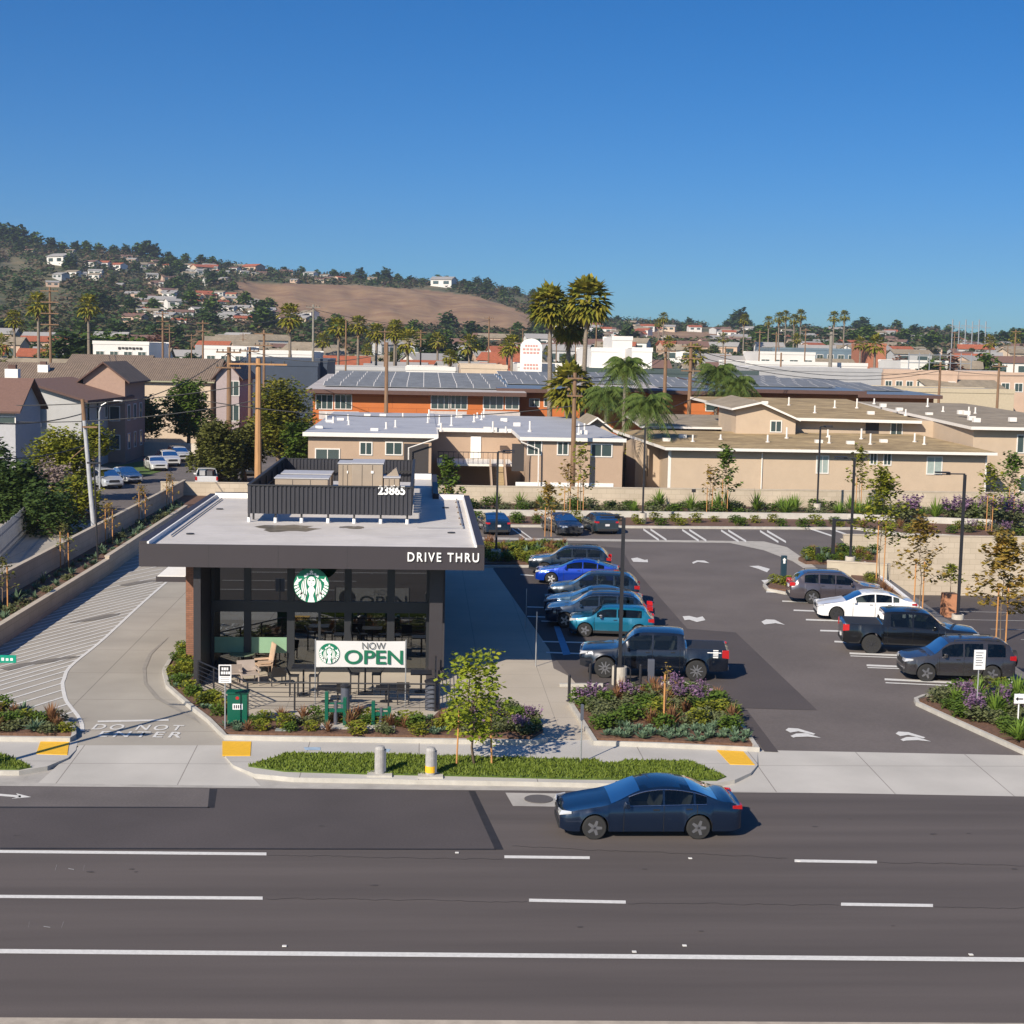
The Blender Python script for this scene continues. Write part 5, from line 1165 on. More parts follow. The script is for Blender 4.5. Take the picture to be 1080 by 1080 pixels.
# left-hand mature greenery
def tree_at(px, pyb, name, label, h, cw, seed, mt_, **k):
    o = make_tree(name, label, h, cw, seed, mt_, **k); o.location = at(px,pyb,0); return o
tree_at(66,530,'leafy_tree','feathery yellow-green tree in front of the white gabled house',5.6,6.0,31,L_Y,leaf=.17,nl=6000,clumps=22,th=.36)
tree_at(100,512,'leafy_tree','thin feathery tree behind the grey lamp pole',5.6,4,32,L_Y,leaf=.15,nl=2600,clumps=12,th=.5)
tree_at(22,560,'broad_tree','dark broad bush-tree above the wooden fence at the left edge',4.6,5.5,33,L_D,leaf=.2,nl=5500,clumps=18,th=.08)
tree_at(-22,540,'broad_tree','dark tree cut by the left frame edge beside the pale house',6,5.5,34,L_D,leaf=.2,nl=5000,clumps=18,th=.12)
tree_at(84,548,'rounded_bush','low yellow-green bush at the end of the wooden fence',3.2,4.2,35,L_Y,leaf=.14,nl=2600,clumps=10,th=.05,cat='bush')
tree_at(52,566,'rounded_bush','dark bush in the shade beyond the block wall',3.0,5,36,L_D,leaf=.15,nl=2600,clumps=10,th=.05,cat='bush')
tree_at(56,545,'dry_bush','grey-pink dry shrub behind the wooden fence',4.2,4.5,37,leafmat("dry grey twigs",(0.240,0.180,0.165),(0.375,0.300,0.270)),leaf=.12,nl=2200,clumps=10,th=.1,cat='bush')
tree_at(149,478,'broad_tree','round dark green street tree below the tan roofed apartments',6.6,5.6,41,L_G,leaf=.22,nl=4500,clumps=16,th=.32)
tree_at(198,477,'broad_tree','tall dense green tree against the cream apartment wall',8.8,6.6,42,L_G,leaf=.22,nl=6500,clumps=20,th=.2)
tree_at(232,512,'willowy_tree','olive drooping tree above the parked dark cars',5.9,5.0,43,L_O,leaf=.2,nl=5500,clumps=18,th=.2,weep=True)
tree_at(258,507,'willowy_tree','second olive drooping tree behind the pale wooden pole',5.4,4.2,44,L_O,leaf=.2,nl=3500,clumps=14,th=.25,weep=True)
tree_at(296,497,'broad_tree','large tree with yellow tips left of the flat-roofed apartments',9.8,7.2,45,leafmat("leaf green gold",(0.053,0.098,0.018),(0.300,0.255,0.030),.5),leaf=.2,nl=8000,clumps=24,th=.12)
tree_at(316,500,'broad_tree','lower green tree at the corner of the flat-roofed apartments',5.5,4.2,46,L_G,leaf=.2,nl=3000,clumps=14,th=.15)
tree_at(415,458,'broad_tree','round-topped tree in front of the orange apartment block',8.0,7.0,47,L_G,leaf=.25,nl=4500,clumps=18,th=.2)
tree_at(668,512,'rounded_bush','bright green bush in the gap between the two tan apartment blocks',4.6,5,48,L_Y,leaf=.2,nl=2400,clumps=10,th=.1,cat='bush')
# ---- palms
FR1 = leafmat("palm frond",(0.09,0.13,0.02),(0.32,0.26,0.03),.9); FR2 = leafmat("queen palm frond",(0.053,0.098,0.021),(0.135,0.180,0.038),.8); SKIRT = leafmat("dead palm skirt",(0.255,0.165,0.083),(0.375,0.255,0.120))
def make_palm(name, label, h, cr, seed, fan=True, skirt=True, tr=.35, nf=74, lean=.0, group=None, simple=False):
    rr = random.Random(seed); t = thing(name, label, 'palm tree', (0,0,0), 0, group)
    m = MB(); n = 8; pts = [Vector((lean*(i/n)**1.5,0,h*i/n)) for i in range(n+1)]; m.tube(pts,[tr*(1.25 if i==0 else 1-.35*i/n) for i in range(n+1)],8 if not simple else 5); m.build('trunk', BARKG, t, local=True, smooth=True)
    c = pts[-1]; m = MB()
    for k in range(nf):
        a = k*2.399; f = (k+.5)/nf; e = (1.45-2.3*f) if fan else (1.2-1.7*f); L = cr*rr.uniform(.85,1.1); d = Vector((math.cos(a)*math.cos(e),math.sin(a)*math.cos(e),math.sin(e)*1.15))
        side = Vector((-math.sin(a),math.cos(a),0))
        if fan:
            stem = c+d*L*.42; m.tube([c,stem],[.04,.02],3,cap=False)
            nb = 7 if not simple else 4
            for q in range(nb):
                g = (q/(nb-1)-.5)*2.1; dd = (d*math.cos(g)+side*math.sin(g)).normalized(); tip = stem+dd*L*.62*rr.uniform(.85,1.1)+Vector((0,0,-L*(.05+.22*rr.random()))); mid_ = stem+dd*L*.34; w_ = L*.11
                pn = dd.cross(Vector((0,0,1))); pn = pn.normalized() if pn.length > .01 else side
                m.add([tuple(stem),tuple(mid_+pn*w_),tuple(tip),tuple(mid_-pn*w_)],[(0,1,2,3)])
        else:
            P = []; ns = 7
            for i in range(ns+1):
                s = i/ns; P.append(c+Vector((math.cos(a),math.sin(a),0))*L*s*math.cos(e*.7)+Vector((0,0,L*(s*math.sin(e)*1.0-.75*s*s))))
            m.tube(P,[.05*(1-.8*i/ns) for i in range(ns+1)],3,cap=False)
            for i in range(1,ns*3):
                s = i/(ns*3); j = min(ns-1,int(s*ns)); p = P[j]+(P[j+1]-P[j])*(s*ns-j); tg = (P[j+1]-P[j]).normalized(); ll = L*.32*math.sin(math.pi*min(1,s*.85+.12))
                for sg in (-1,1):
                    q = p+(side*sg*.8+tg*.5)*ll+Vector((0,0,-ll*rr.uniform(.35,.8))); m.add([tuple(p-tg*.05),tuple(q),tuple(p+tg*.09)],[(0,1,2)])
    m.build('crown', FR1 if fan else FR2, t, local=True)
    if skirt:
        m = MB()
        for k in range(40):
            a = rr.uniform(0,6.28); z = h-rr.uniform(.0,.14*h if fan else .6); b = c+Vector((math.cos(a)*tr*.7,math.sin(a)*tr*.7,z-h)); q = b+Vector((math.cos(a)*rr.uniform(.2,.6),math.sin(a)*rr.uniform(.2,.6),-rr.uniform(.6,1.4))); sd_ = Vector((-math.sin(a),math.cos(a),0))*.18
            m.add([tuple(b-sd_),tuple(q),tuple(b+sd_)],[(0,1,2)])
        m.build('dead_fronds', SKIRT, t, local=True)
    return t
def palm_at(px, pytop, Y, name, label, cr, seed, **k):
    q = D(px,pytop,Y); h = q.z-cr*.55; o = make_palm(name,label,h,cr,seed,**k); o.location = (q.x,q.y,0); return o
palm_at(583,308,183,'fan_palm','left tall fan palm of the three rising above the flat-roofed apartments',2.9,51,lean=-.3)
palm_at(617,301,181,'fan_palm','rightmost and tallest of the three tall fan palms',3.2,52,lean=.35,nf=54)
palm_at(600,334,188,'fan_palm','middle and lowest of the three tall fan palms, crown tucked between the others',2.4,53,lean=.1)
palm_at(602,392,176,'fan_palm','stocky fan palm at the foot of the three tall ones',3.3,54,tr=.5,nf=50)
palm_at(660,367,150,'queen_palm','slender feather palm rising beside the tan apartment gable',3.0,55,fan=False,tr=.2,nf=40)
palm_at(683,405,142,'queen_palm','feather palm with broad drooping crown right of the slender one',3.2,56,fan=False,tr=.2,nf=40)
palm_at(640,398,172,'queen_palm','wide drooping feather palm left of the slender one',3.4,57,fan=False,tr=.22,nf=40)
palm_at(757,375,192,'queen_palm','feather palm left in the pair before the orange end block',3.6,58,fan=False,tr=.28,nf=42)
palm_at(778,388,190,'queen_palm','feather palm right in the pair before the orange end block',3.4,59,fan=False,tr=.25,nf=42)
# ================================================================== STREET FURNITURE
PB = mat("concrete lamp base", (.46,.42,.36), .9, var=.15, scale=3)
def lamp(name, label, px, pyb, h, arm=0.0, base=.65, dx=-1, group='black car park lamp posts', z=.15):
    q = at(px,pyb,z); t = thing(name,label,'lamp post',q,0,group)
    m = MB(); m.cyl(0,0,0,base,.30,n=20); m.build('concrete_base',PB,t,local=True,smooth=False)
    m = MB(); m.box(-.065,.065,-.065,.065,base+.001,h); m.box(-.16,.16,-.16,.16,base+.001,base+.03); m.build('pole',BLACK,t,local=True)
    m = MB(); m.box(min(0,dx*(.35+arm))-.0,max(0,dx*(.35+arm)),-.04,.04,h+.001,h+.06); m.build('arm',BLACK,t,local=True)
    c = dx*(.55+arm); m = MB(); m.box(c-.38,c+.38,-.17,.17,h-.02,h+.0); m.box(c-.36,c+.36,-.15,.15,h+.061,h+.13); o = m.build('lamp_head',BLACK,t,local=True,bevel=.01); m = MB(); m.box(c-.3,c+.3,-.12,.12,h-.035,h-.021); m.build('lens',HEADL,o,local=False) if False else None
    return t
lamp('lamp_post','black lamp post rising in front of the left row, by the black pickup',653,722,6.6,.0,.72,-1)
lamp('lamp_post','black lamp post beyond the shop roof corner, on a concrete base',523,592,6.8,.1,.75,1)
lamp('lamp_post','black lamp post with concrete base before the gap between the apartments',677.5,554,7.4,.1,.95,1)
lamp('lamp_post','black lamp post with concrete base in the back garden strip on the right',861.5,543,7.3,.1,.95,1)
lamp('lamp_post','black lamp post on the low wall by the height bar',896,606,7.0,.3,1.1,-1)
lamp('lamp_post','tall black lamp post with long arm, right, above the sunken lot',1010,653,7.3,.6,.25,-1)
# clearance bar
q = at(878,592,.15); t = thing('height_bar','black height clearance bar reaching from its post towards the lamp post','height bar',q); m = MB(); m.box(-.1,.1,-.1,.1,0,2.75); m.build('post',BLACK,t,local=True); m = MB(); m.box(.1,1.15,-.05,.05,2.6,2.72); m.build('crossbar',BLACK,t,local=True)
q = at(862,593,.15); t = thing('order_post','short black square post on the aisle island','post',q); MB().box(-.13,.13,-.13,.13,0,.95).build('post_body',BLACK,t,local=True,bevel=.02)
q = at(826,613,.2); t = thing('menu_post','dark slim sign post with white arrow on the rounded island','sign post',q); MB().box(-.16,.16,-.1,.1,0,1.5).build('post_body',mat("dark green blue enamel",(.015,.04,.06),.4,var=0),t,local=True,bevel=.02)
m = MB(); m.poly([(-.06,-.105,1.05),(.06,-.105,1.05),(.06,-.105,1.25),(.11,-.105,1.25),(0,-.105,1.38),(-.11,-.105,1.25),(-.06,-.105,1.25)]); m.build('arrow_mark',EWH,t,local=True)
# bollards
for i,(px,py) in enumerate(((600,739.5),(622,727),(648.5,728),(675,728))):
    q = at(px,py,.155); t = thing('bollard',['thin black bollard nearest the shop walk, first from the left','thin black bollard, second from the left by the pickup front wheel','thin black bollard just left of the concrete lamp base','thin black bollard right of the concrete lamp base'][i],'bollard',q,0,'black bollards at the head of the stalls'); m = MB(); m.cyl(0,0,0,.98,.055,n=12); m.cyl(0,0,.981,1.02,.05,.02,n=12); m.build('bollard_tube',BLACK,t,local=True); MB().cyl(0,0,0,.02,.11,n=12).build('base_plate',BLACK,t,local=True)
q = at(686,725,.155); t = thing('grey_post','thick grey square post beside the thin bollards','post',q); MB().box(-.13,.13,-.1,.1,0,1.12).build('post_body',mat("slate grey metal",(.10,.11,.14),.5,.3,var=0),t,local=True,bevel=.02); MB().box(-.2,.2,-.16,.16,0,.03).build('base_plate',DARK,t,local=True)
q = at(609,722,.155); t = thing('cart_hoop','small black metal hoop by the second bollard','hoop',(q[0]+1.9,q[1],q[2])); m = MB(); m.tube([(-.18,0,0),(-.18,0,.62),(-.1,0,.7),(.1,0,.7),(.18,0,.62),(.18,0,0)],.03,8); m.build('hoop_tube',BLACK,t,local=True)
m = MB(); q = G(618,732,.155); m.add([tuple(G(x,y,.16)) for x,y in ((604,727),(636,724),(640,727),(606,730.5))],[(0,1,2,3)]); 
# wheel stop / kerb at stall heads
for px,py,L_,rz,lb in ((613,724,1.7,0.02,'concrete wheel stop in front of the black pickup'),(590,629,1.6,.1,'concrete wheel stop between the cobalt and slate cars')):
    q = at(px,py,.16); m = MB(); m.prism([(-L_/2,-.09),(L_/2,-.09),(L_/2,.09),(-L_/2,.09)],0,.12); o=m.build('wheel_stop',CURB,bevel=.02); o.location=q; o.rotation_euler=(0,0,rz); tag(o,lb,'wheel stop')
# signs on posts
def sign(name,label,px,pyb,h,w,hh_,faces,post=GALV,z=.15,th=.02,pr=.025):
    q = at(px,pyb,z); t = thing(name,label,'sign',q); MB().tube([(0,0,0),(0,0,h)],pr,8).build('post',post,t,local=True)
    p = MB().box(-w/2,w/2,-pr-.02-th,-pr-.005,h-hh_,h+.0).build('sign_plate',faces[0],t,local=True)
    for fn in faces[1:]: fn(t,-pr-.02-th-.002,h,w,hh_)
    return t
SWH = mat("white sign face",(.72,.72,.72),.5,var=0); SBK = mat("black sign face",(.02,.02,.025),.5,var=0)
def face1(t,y,h,w,hh_):
    MB().box(-w/2+.03,w/2-.03,y-.001,y+.001,h-hh_*.62,h-.03).build('black_panel',SBK,t,local=True)
    for k in range(2):
        for j in range(3+k): x_ = -.11+j*.08-.02*k; MB().box(x_,x_+.06,y-.004,y-.002,h-.18-k*.14,h-.09-k*.14).build('sign_mark',SWH,t,local=True)
    m = MB(); [m.box(-w*.35,w*.35,y-.001,y+.001,h-hh_*(.72+.1*k),h-hh_*(.70+.1*k)) for k in range(3)]; m.build('small_writing',SBK,t,local=True)
sign('post_sign','black and white sign plate on a thin post in the cafe bed',237.5,770,2.25,.42,.62,[SWH,face1],z=.2)
def face2(t,y,h,w,hh_): MB().box(-w*.4,w*.4,y-.001,y+.001,h-.3,h-.05).build('blue_panel',mat("blue sign face",(.03,.08,.28),.5,var=0),t,local=True)
sign('post_sign','small sign edge-on on a post in the grass verge',612.5,803,1.85,.10,.5,[MC["slate grey metal"]],z=.19)
def face3(t,y,h,w,hh_): 
    m = MB(); [m.box(-w*.36,w*.30-.05*(k%2),y-.001,y+.001,h-.12-.09*k,h-.09-.09*k) for k in range(6)]; m.build('small_writing',MC["slate grey metal"],t,local=True)
sign('post_sign','white notice plate on a thin post in front of the boxy grey SUV',1029.5,757,2.5,.42,.72,[SWH,face3],z=.26)
def face4(t,y,h,w,hh_):
    m = MB(); m.box(-.1,.12,y-.001,y+.001,h-.2,h-.15); m.add([(-.16,y-.001,h-.175),(-.06,y-.001,h-.25),(-.06,y-.001,h-.10)],[(0,1,2)]); m.build('arrow_mark',SBK,t,local=True)
sign('post_sign','small white arrow sign among the purple flowers at the right frame edge',1073,770,1.3,.38,.34,[SWH,face4],z=.26,post=SWH)
sign('post_sign','thin pale post on the shaded shop walk near the stall lines',565,703,2.3,.04,.3,[GALV],z=.15); sign('post_sign','thinner pale post farther back on the shaded shop walk',554.5,663,1.9,.03,.2,[GALV],z=.15,pr=.018)
sign('post_sign','short dark post standing in for a sign shadow on the tan back wall',731,537,1.7,.35,.28,[SBK],post=BLACK,z=.28)  # dark post and plate added where a sign's shadow falls on the wall
# street name sign on its signal pole standing outside the left of the picture
q = at(-34,814,.15); t = thing('street_sign_pole','green street name plate reaching in from the left frame edge on its pole','street sign',q); MB().tube([(0,0,0),(0,0,7.2)],[.12,.07],12).build('pole',GALV,t,local=True)
gp_ = D(17,692,q[1]); zt_ = D(8,691,q[1]).z-.15; zb2 = D(8,699,q[1]).z-.15; MB().box(.10,gp_.x-q[0],-.02,.02,zb2,zt_).build('name_plate',mat("street sign green",(.0,.26,.17),.4,var=0),t,local=True)
rr = random.Random(4)
for k in range(9): x_ = (gp_.x-q[0])-.12-k*.13; MB().box(x_-.05,x_+.03,-.024,-.021,(zb2+zt_)/2-.05,(zb2+zt_)/2+rr.uniform(.02,.07)).build('name_mark',SWH,t,local=True)
MB().tube([(0,0,6.6),(-1.6,0,6.8)],.05,8).build('arm',GALV,t,local=True)
# utility stubs on the verge
for i,(px,py,lb) in enumerate(((400.5,816,'grey concrete utility stub on the verge, left of the pair'),(454,817.5,'grey utility stub with yellow band on the verge, right of the pair'))):
    q = at(px,py,.18); t = thing('utility_stub',lb,'utility post',q,0,'pair of utility stubs on the verge'); m = MB(); m.lathe([(.16,0),(.16,.78),(.13,.86),(.04,.88)],16); m.build('stub_body',mat("stub grey concrete",(.33,.32,.31),.8,var=.2,scale=6),t,local=True,smooth=False); MB().box(-.38,.38,-.30,.25,-.05,.03).build('pad',CURB,t,local=True)
    MB().box(.10,.19,-.1,.1,.1,.75).build('cover_strip',MC["slate grey metal"],t,local=True)
    if i: m = MB(); m.lathe([(.166,.10),(.166,.30)],16); m.build('yellow_band',YEL,t,local=True)
# green racks and cabinet in the cafe bed
GRN = mat("dark green enamel", (.0,.085,.05), .4, var=0)
q = at(251,762,.25); t = thing('green_cabinet','dark green utility cabinet with white label in the bed left of the patio','cabinet',q); MB().box(-.34,.34,-.2,.25,0,1.05).build('cabinet_body',GRN,t,local=True,bevel=.02); MB().box(-.38,.38,-.24,.29,1.051,1.10).build('lid',GRN,t,local=True); MB().box(-.16,.18,-.206,-.201,.5,.7).build('label_plate',SWH,t,local=True)
m = MB(); m.lathe([(.06,-.207),(.06,-.202)],10,'y',(0,0,.9)); m.build('red_mark',TAILL,t,local=True); [MB().box(-.12+k*.07,-.08+k*.07,-.209,-.207,.54,.66).build('label_mark',SBK,t,local=True) for k in range(4)]
for px,py,w,h,lb in ((354,764,.62,1.15,'taller dark green H-shaped pipe guard on a concrete pad in the bed'),(402,764,.55,.82,'shorter dark green pipe guard on its concrete pad in the bed')):
    q = at(px,py,.27); t = thing('pipe_guard',lb,'backflow guard',q); 
    for s in (-1,1): MB().box(s*w/2-.06,s*w/2+.06,-.1,.1,0,h-(0 if s<0 else .2)).build('upright',GRN,t,local=True,bevel=.01)
    m = MB(); m.box(-w/2+.061,w/2-.061,-.06,.06,h*.38,h*.38+.12); m.box(-w/2+.061,w/2-.061,-.05,.05,h*.62,h*.62+.05); m.build('cross_pipe',GRN,t,local=True); MB().tube([(0,0,0),(0,0,h*.7)],.07,10).build('valve',MC["slate grey metal"],t,local=True); MB().box(-w/2-.2,w/2+.2,-.55,.3,-.04,.0).build('pad',CURB,t,local=True)
for px,lb in ((300,'flat grey utility lid in the mulch near the green guards'),(448,'flat grey utility lid at the right end of the mulch')):
    q = at(px,770,.245); m = MB(); m.box(-.3,.3,-.15,.15,0,.03); o = m.build('access_cover',mat("grey lid",(.22,.24,.23),.8,var=.1)); o.location=q; tag(o,lb,'access cover')
# patio furniture
def table(px,py,label,r=.4,h=.74,mt=BLACK,round_=True,group=None):
    q = at(px,py,.16); t = thing('patio_table',label,'table',q,0,group)
    m = MB(); (m.cyl(0,0,h,h+.04,r,n=24) if round_ else m.box(-r,r,-r,r,h,h+.04)); m.build('table_top',mt,t,local=True); MB().cyl(0,0,.03,h-.001,.035,n=8).build('leg',BLACK,t,local=True); MB().cyl(0,0,0,.029,r*.6,n=20).build('base',BLACK,t,local=True)
def chair(px,py,rz,label,sh=.45,mt=BLACK,bh=.42,w=.46,group=None,seatm=None,wide=False):
    q = at(px,py,.16); t = thing('patio_chair',label,'chair',q,rz,group); seatm = seatm or mt
    MB().box(-w/2,w/2,-w/2,w/2,sh,sh+.05).build('seat',seatm,t,local=True,bevel=.01); m = MB(); m.add([(-w/2,w/2-.04,sh+.06),(w/2,w/2-.04,sh+.06),(w/2,w/2+.10,sh+bh),(-w/2,w/2+.10,sh+bh),(-w/2,w/2,sh+.06),(w/2,w/2,sh+.06),(w/2,w/2+.14,sh+bh),(-w/2,w/2+.14,sh+bh)],[(0,1,2,3),(7,6,5,4),(0,4,5,1),(1,5,6,2),(2,6,7,3),(3,7,4,0)]); m.build('backrest',seatm,t,local=True)
    for sx in (-1,1):
        for sy in (-1,1): MB().box(sx*(w/2-.03)-.018,sx*(w/2-.03)+.018,sy*(w/2-.03)-.018,sy*(w/2-.03)+.018,0,sh-.001).build('leg',mt,t,local=True)
    if wide:
        for sx in (-1,1): MB().box(sx*w/2-.04,sx*w/2+.04,-w/2,w/2,sh+.15,sh+.22).build('armrest',mt,t,local=True)
FAB = mat("greige cushion",(.36,.30,.26),.9,var=.1); SAGT = mat("sage table top",(.20,.27,.18),.5,var=0)
table(255,709,'round sage green table inside the patio corner',.5,.72,SAGT); chair(262,722,R(20),'greige cushioned armchair beside the round sage table',.42,FAB,.45,.7,wide=True); chair(246,721,R(190),'greige armchair with its back to the railing corner',.42,FAB,.42,.62,wide=True)
WD = mat("pale wood slats",(.50,.36,.26),.7,var=.15); chair(278,711,R(-70),'tall-backed pale wooden lounge chair near the doors',.38,WD,.85,.6,wide=True); chair(292,722,R(200),'low black lounge chair in front of the wooden one',.35,BLACK,.4,.6)
table(320,733,'high black bar table left of the banner',.42,1.05,round_=False); table(385,731,'high black bar table under the middle of the banner',.42,1.05,round_=False)
for i,(px,py,rz,lb) in enumerate(((310,734,90,'black bar stool left of the left bar table'),(331,734,-90,'black bar stool right of the left bar table'),(374,732,90,'black bar stool left of the middle bar table'),(397,732,-90,'black bar stool right of the middle bar table'))): chair(px,py,R(rz),lb,.75,BLACK,.3,.36,group='black bar stools on the patio')
table(345,740,'low black square table behind the railing, left',.38,.5,round_=False); table(407,740,'low black square table behind the railing, right',.38,.5,round_=False)
chair(425,742,R(180),'black chair behind the railing near the right banner pole'); chair(362,743,R(180),'black chair behind the railing near the tall green guard'); table(444,730,'black table at the foot of the right column',.4,.74,round_=False)
def lbin(px,py,label,r=.26,h=.95,mt=None):
    q = at(px,py,.16); t = thing('litter_bin',label,'bin',q); MB().lathe([(r,0),(r,h)],20).build('bin_body',mt or MC["slate grey metal"],t,local=True,smooth=False); MB().lathe([(r+.03,h+.001),(r+.03,h+.06),(r*.5,h+.12)],20).build('lid',BLACK,t,local=True)
lbin(456,748,'cylindrical grey litter bin with black lid at the right patio corner',.27,1.0); lbin(364,752,'slim dark cylinder standing at the railing by the tall green guard',.16,.95)
# side-street lamp poles
q = at(103,590,.56); t = thing('slim_pole','slim black pole rising from the walled planter strip','pole',q); MB().tube([(0,0,0),(-.15,0,5.6)],.05,8).build('pole',BLACK,t,local=True); MB().box(-.55,.2,-.1,.1,5.6,5.7).build('lamp_head',BLACK,t,local=True)
q = at(100,570,0); tz = D(87,421,q[1]).z; tx = D(87,421,q[1]).x-q[0]; t = thing('leaning_utility_pole','pale grey leaning utility pole with dark top in front of the white house','utility pole',q); MB().tube([(0,0,0),(tx*.85,0,tz*.85)],[.16,.13],10).build('pole',mat("pale grey pole",(.36,.37,.39),.8,var=.15),t,local=True); MB().tube([(tx*.85,0,tz*.851),(tx,0,tz)],[.14,.12],10).build('pole_top',WOOD,t,local=True); m = MB(); m.box(tx*.85-.06,tx*.85+.9,-.28,-.20,tz*.80,tz*.80+.12); m.tube([(tx*.6,0,tz*.68),(tx*.85-.9,0,tz*.58)],.03,5); m.build('bracket',WOOD,t,local=True)
q = D(105,470,139); t = thing('street_lamp','grey street lamp with curved arm in front of the rose-tan apartments','street lamp',(q.x,139,0)); zt2 = D(105,424,139).z; MB().tube([(0,0,0),(0,0,zt2-.9),(.2,0,zt2-.3),(.7,0,zt2),(1.6,0,zt2+.12)],[.10,.08,.06,.05,.045],8).build('pole',GALV,t,local=True); MB().box(1.3,2.1,-.12,.12,zt2+.06,zt2+.2).build('lamp_head',SWH,t,local=True,bevel=.03)
# terracotta planter with small tree beside the tall lamp, down in the sunken lot
yq = 88.0; 
for _ in range(3):
    p_ = G(1001,650,LZ(yq)); yq = p_.y
q = (p_.x,p_.y,LZ(p_.y)); t = thing('terracotta_planter','square terracotta planter in the sunken lot beside the tall lamp post','planter',q); MB().prism([(-.45,-.45),(.45,-.45),(.45,.45),(-.45,.45)],0,1.5).build('planter_box',mat("terracotta",(.42,.19,.10),.9,var=.1),t,local=True,bevel=.03); MB().box(-.4,.4,-.4,.4,1.501,1.52).build('soil',SOIL,t,local=True)
o = young_tree('potted_tree','small yellow-green tree growing in the terracotta planter',1.9,1.9,88,L_Y,420,.1,0,None); o.location=(q[0],q[1],q[2]+1.5)
m = MB()
for k in range(9):
    y = 60+k*4.6; z = LZ(y)+.02; x = 34; m.add([(x,y,z),(x+5.2,y-.4,z+.02),(x+5.2,y-.28,z+.015),(x,y+.12,LZ(y+.12)+.02)],[(0,1,2,3)])
struct('stall_line', m, WHITE)
# ================================================================== TERRAIN
def lerp_tab(T, x):
    if x <= T[0][0]: return T[0][1]
    for (a,b),(c,d) in zip(T[:-1],T[1:]):
        if x <= c: return b+(d-b)*(x-a)/(c-a)
    return T[-1][1]
# skyline as angular heights (degrees above level) against bearing (degrees right of the view axis)
RID = [(-400,212),(-100,230),(0,254),(60,262),(130,268),(190,276),(230,279),(260,284),(330,291),(400,293),(450,298),(500,301),(520,304),(560,312),(600,330),(640,339),(700,342),(780,346),(840,348),(900,348),(960,349),(1010,353),(1040,356),(1080,355),(1200,350),(1500,352)]
RIDP = []
for px,py in RID:
    d = ray(px,py); RIDP.append((math.degrees(math.atan2(d.x,d.y)), math.degrees(math.atan2(d.z, math.hypot(d.x,d.y)))))
DN, DF = 640.0, 1500.0
def hillz(b, dist):
    el = lerp_tab(RIDP,b); n1 = noise.fractal(Vector((b*.35,dist*.004,3.1)),1,2,5); t = (dist-DN)/(DF-DN); t = max(0,min(1,t))
    zr_ = CAMH+DF*math.tan(R(max(el,.12)))
    s = t**1.25
    bz = (DN-240)*SLP; return bz-.3+(zr_-bz)*s*(1+.10*n1*math.sin(math.pi*t)) + 3.0*n1*min(1,t*5)*(1-.6*t)
SLP = .030
def TZ(x, y):
    d = math.hypot(x,y)
    if d > DN: return hillz(math.degrees(math.atan2(x,y)),d)
    return max(0,(d-240)*SLP)-.05
m = MB(); na, nr = 60, 12
for j in range(nr+1):
    dd_ = 240+(DN+6-240)*j/nr
    for i in range(na+1): a_ = R(-30+60*i/na); m.v.append((dd_*math.sin(a_),dd_*math.cos(a_),(dd_-240)*SLP-(.06 if j<nr else .1)))
for j in range(nr):
    for i in range(na): q_ = j*(na+1)+i; m.f.append((q_,q_+1,q_+na+2,q_+na+1)); m.mi.append(0)
struct('rising_ground', m, GRND, smooth=True)
# ================================================================== NEIGHBOURING BUILDINGS
STUC = mat("tan stucco", (.46,.36,.265), .95, var=.05, scale=.8, bump=.05); STUC2 = mat("brown tan stucco", (.40,.29,.21), .95, var=.05, scale=.8)
CREAM = mat("cream stucco", (.52,.42,.32), .95, var=.06, scale=.8); GREYW = mat("pale grey siding wall", (.40,.40,.40), .9, var=.05, scale=.8); ORW = brickmat("orange stucco panels", (.46,.135,.035),(.48,.145,.04),(.33,.09,.025), 6.0, 1.45, .03, var=.06)
GRAVR = mat("gravel roof", (.25,.175,.085), .95, var=.25, scale=.25, stretch=(1,2.4,1), alt=(.46,.34,.18), big=(1.2,.12)); GREYR = mat("grey gravel roof", (.26,.215,.155), .95, var=.2, scale=.3, big=(1.4,.1))
PALER = mat("pale coated roof", (.40,.41,.44), .6, var=.12, scale=.3); TRIM = mat("white trim", (.70,.67,.63), .7, var=.04); DKIN = mat("dark recess", (.04,.035,.035), .8, var=0)
WGL = mat("house window glass", (.05,.075,.075), .08, 0, var=0, spec=.8); CURT = mat("curtained pane", (.30,.36,.34), .35, var=.1)
RTILE = stripemat("red clay tile", (.28,.075,.035),(.42,.13,.06), 2.0, 0); BTILE = stripemat("brown roof tile", (.12,.085,.06),(.22,.165,.12), 1.1, 0, sharp=.35); BTILEY = stripemat("brown roof tile y", (.12,.085,.06),(.22,.165,.12), 1.1, 1, sharp=.35); RBR = mat("red brown shingle", (.165,.095,.075), .95, var=.15, scale=5)
def window(par, x, z, w, h, y, face='-y', mt=WGL, split=1, fw=.1):
    """window in a wall facing the camera (-Y) or +X at coordinate y"""
    fm = MB(); pm_ = MB()
    def bx(m, a0, a1, d0, d1, b0, b1):
        if face == '-y': m.box(a0,a1,y-d1,y-d0,b0,b1)
        else: m.box(y+d0,y+d1,a0,a1,b0,b1)
    bx(fm,x-w/2-fw,x+w/2+fw,.0,.07,z-fw,z-.001); bx(fm,x-w/2-fw,x+w/2+fw,.0,.07,z+h+.001,z+h+fw); bx(fm,x-w/2-fw,x-w/2-.001,.0,.07,z,z+h); bx(fm,x+w/2+.001,x+w/2+fw,.0,.07,z,z+h)
    for k in range(1,split+1): xx = x-w/2+w*k/(split+1); bx(fm,xx-.035,xx+.035,.0,.06,z+.001,z+h-.001)
    f = fm.build('window', TRIM, par); bx(pm_,x-w/2+.002,x+w/2-.002,.005,.03,z+.002,z+h-.002); pm_.build('pane', mt, f); return f
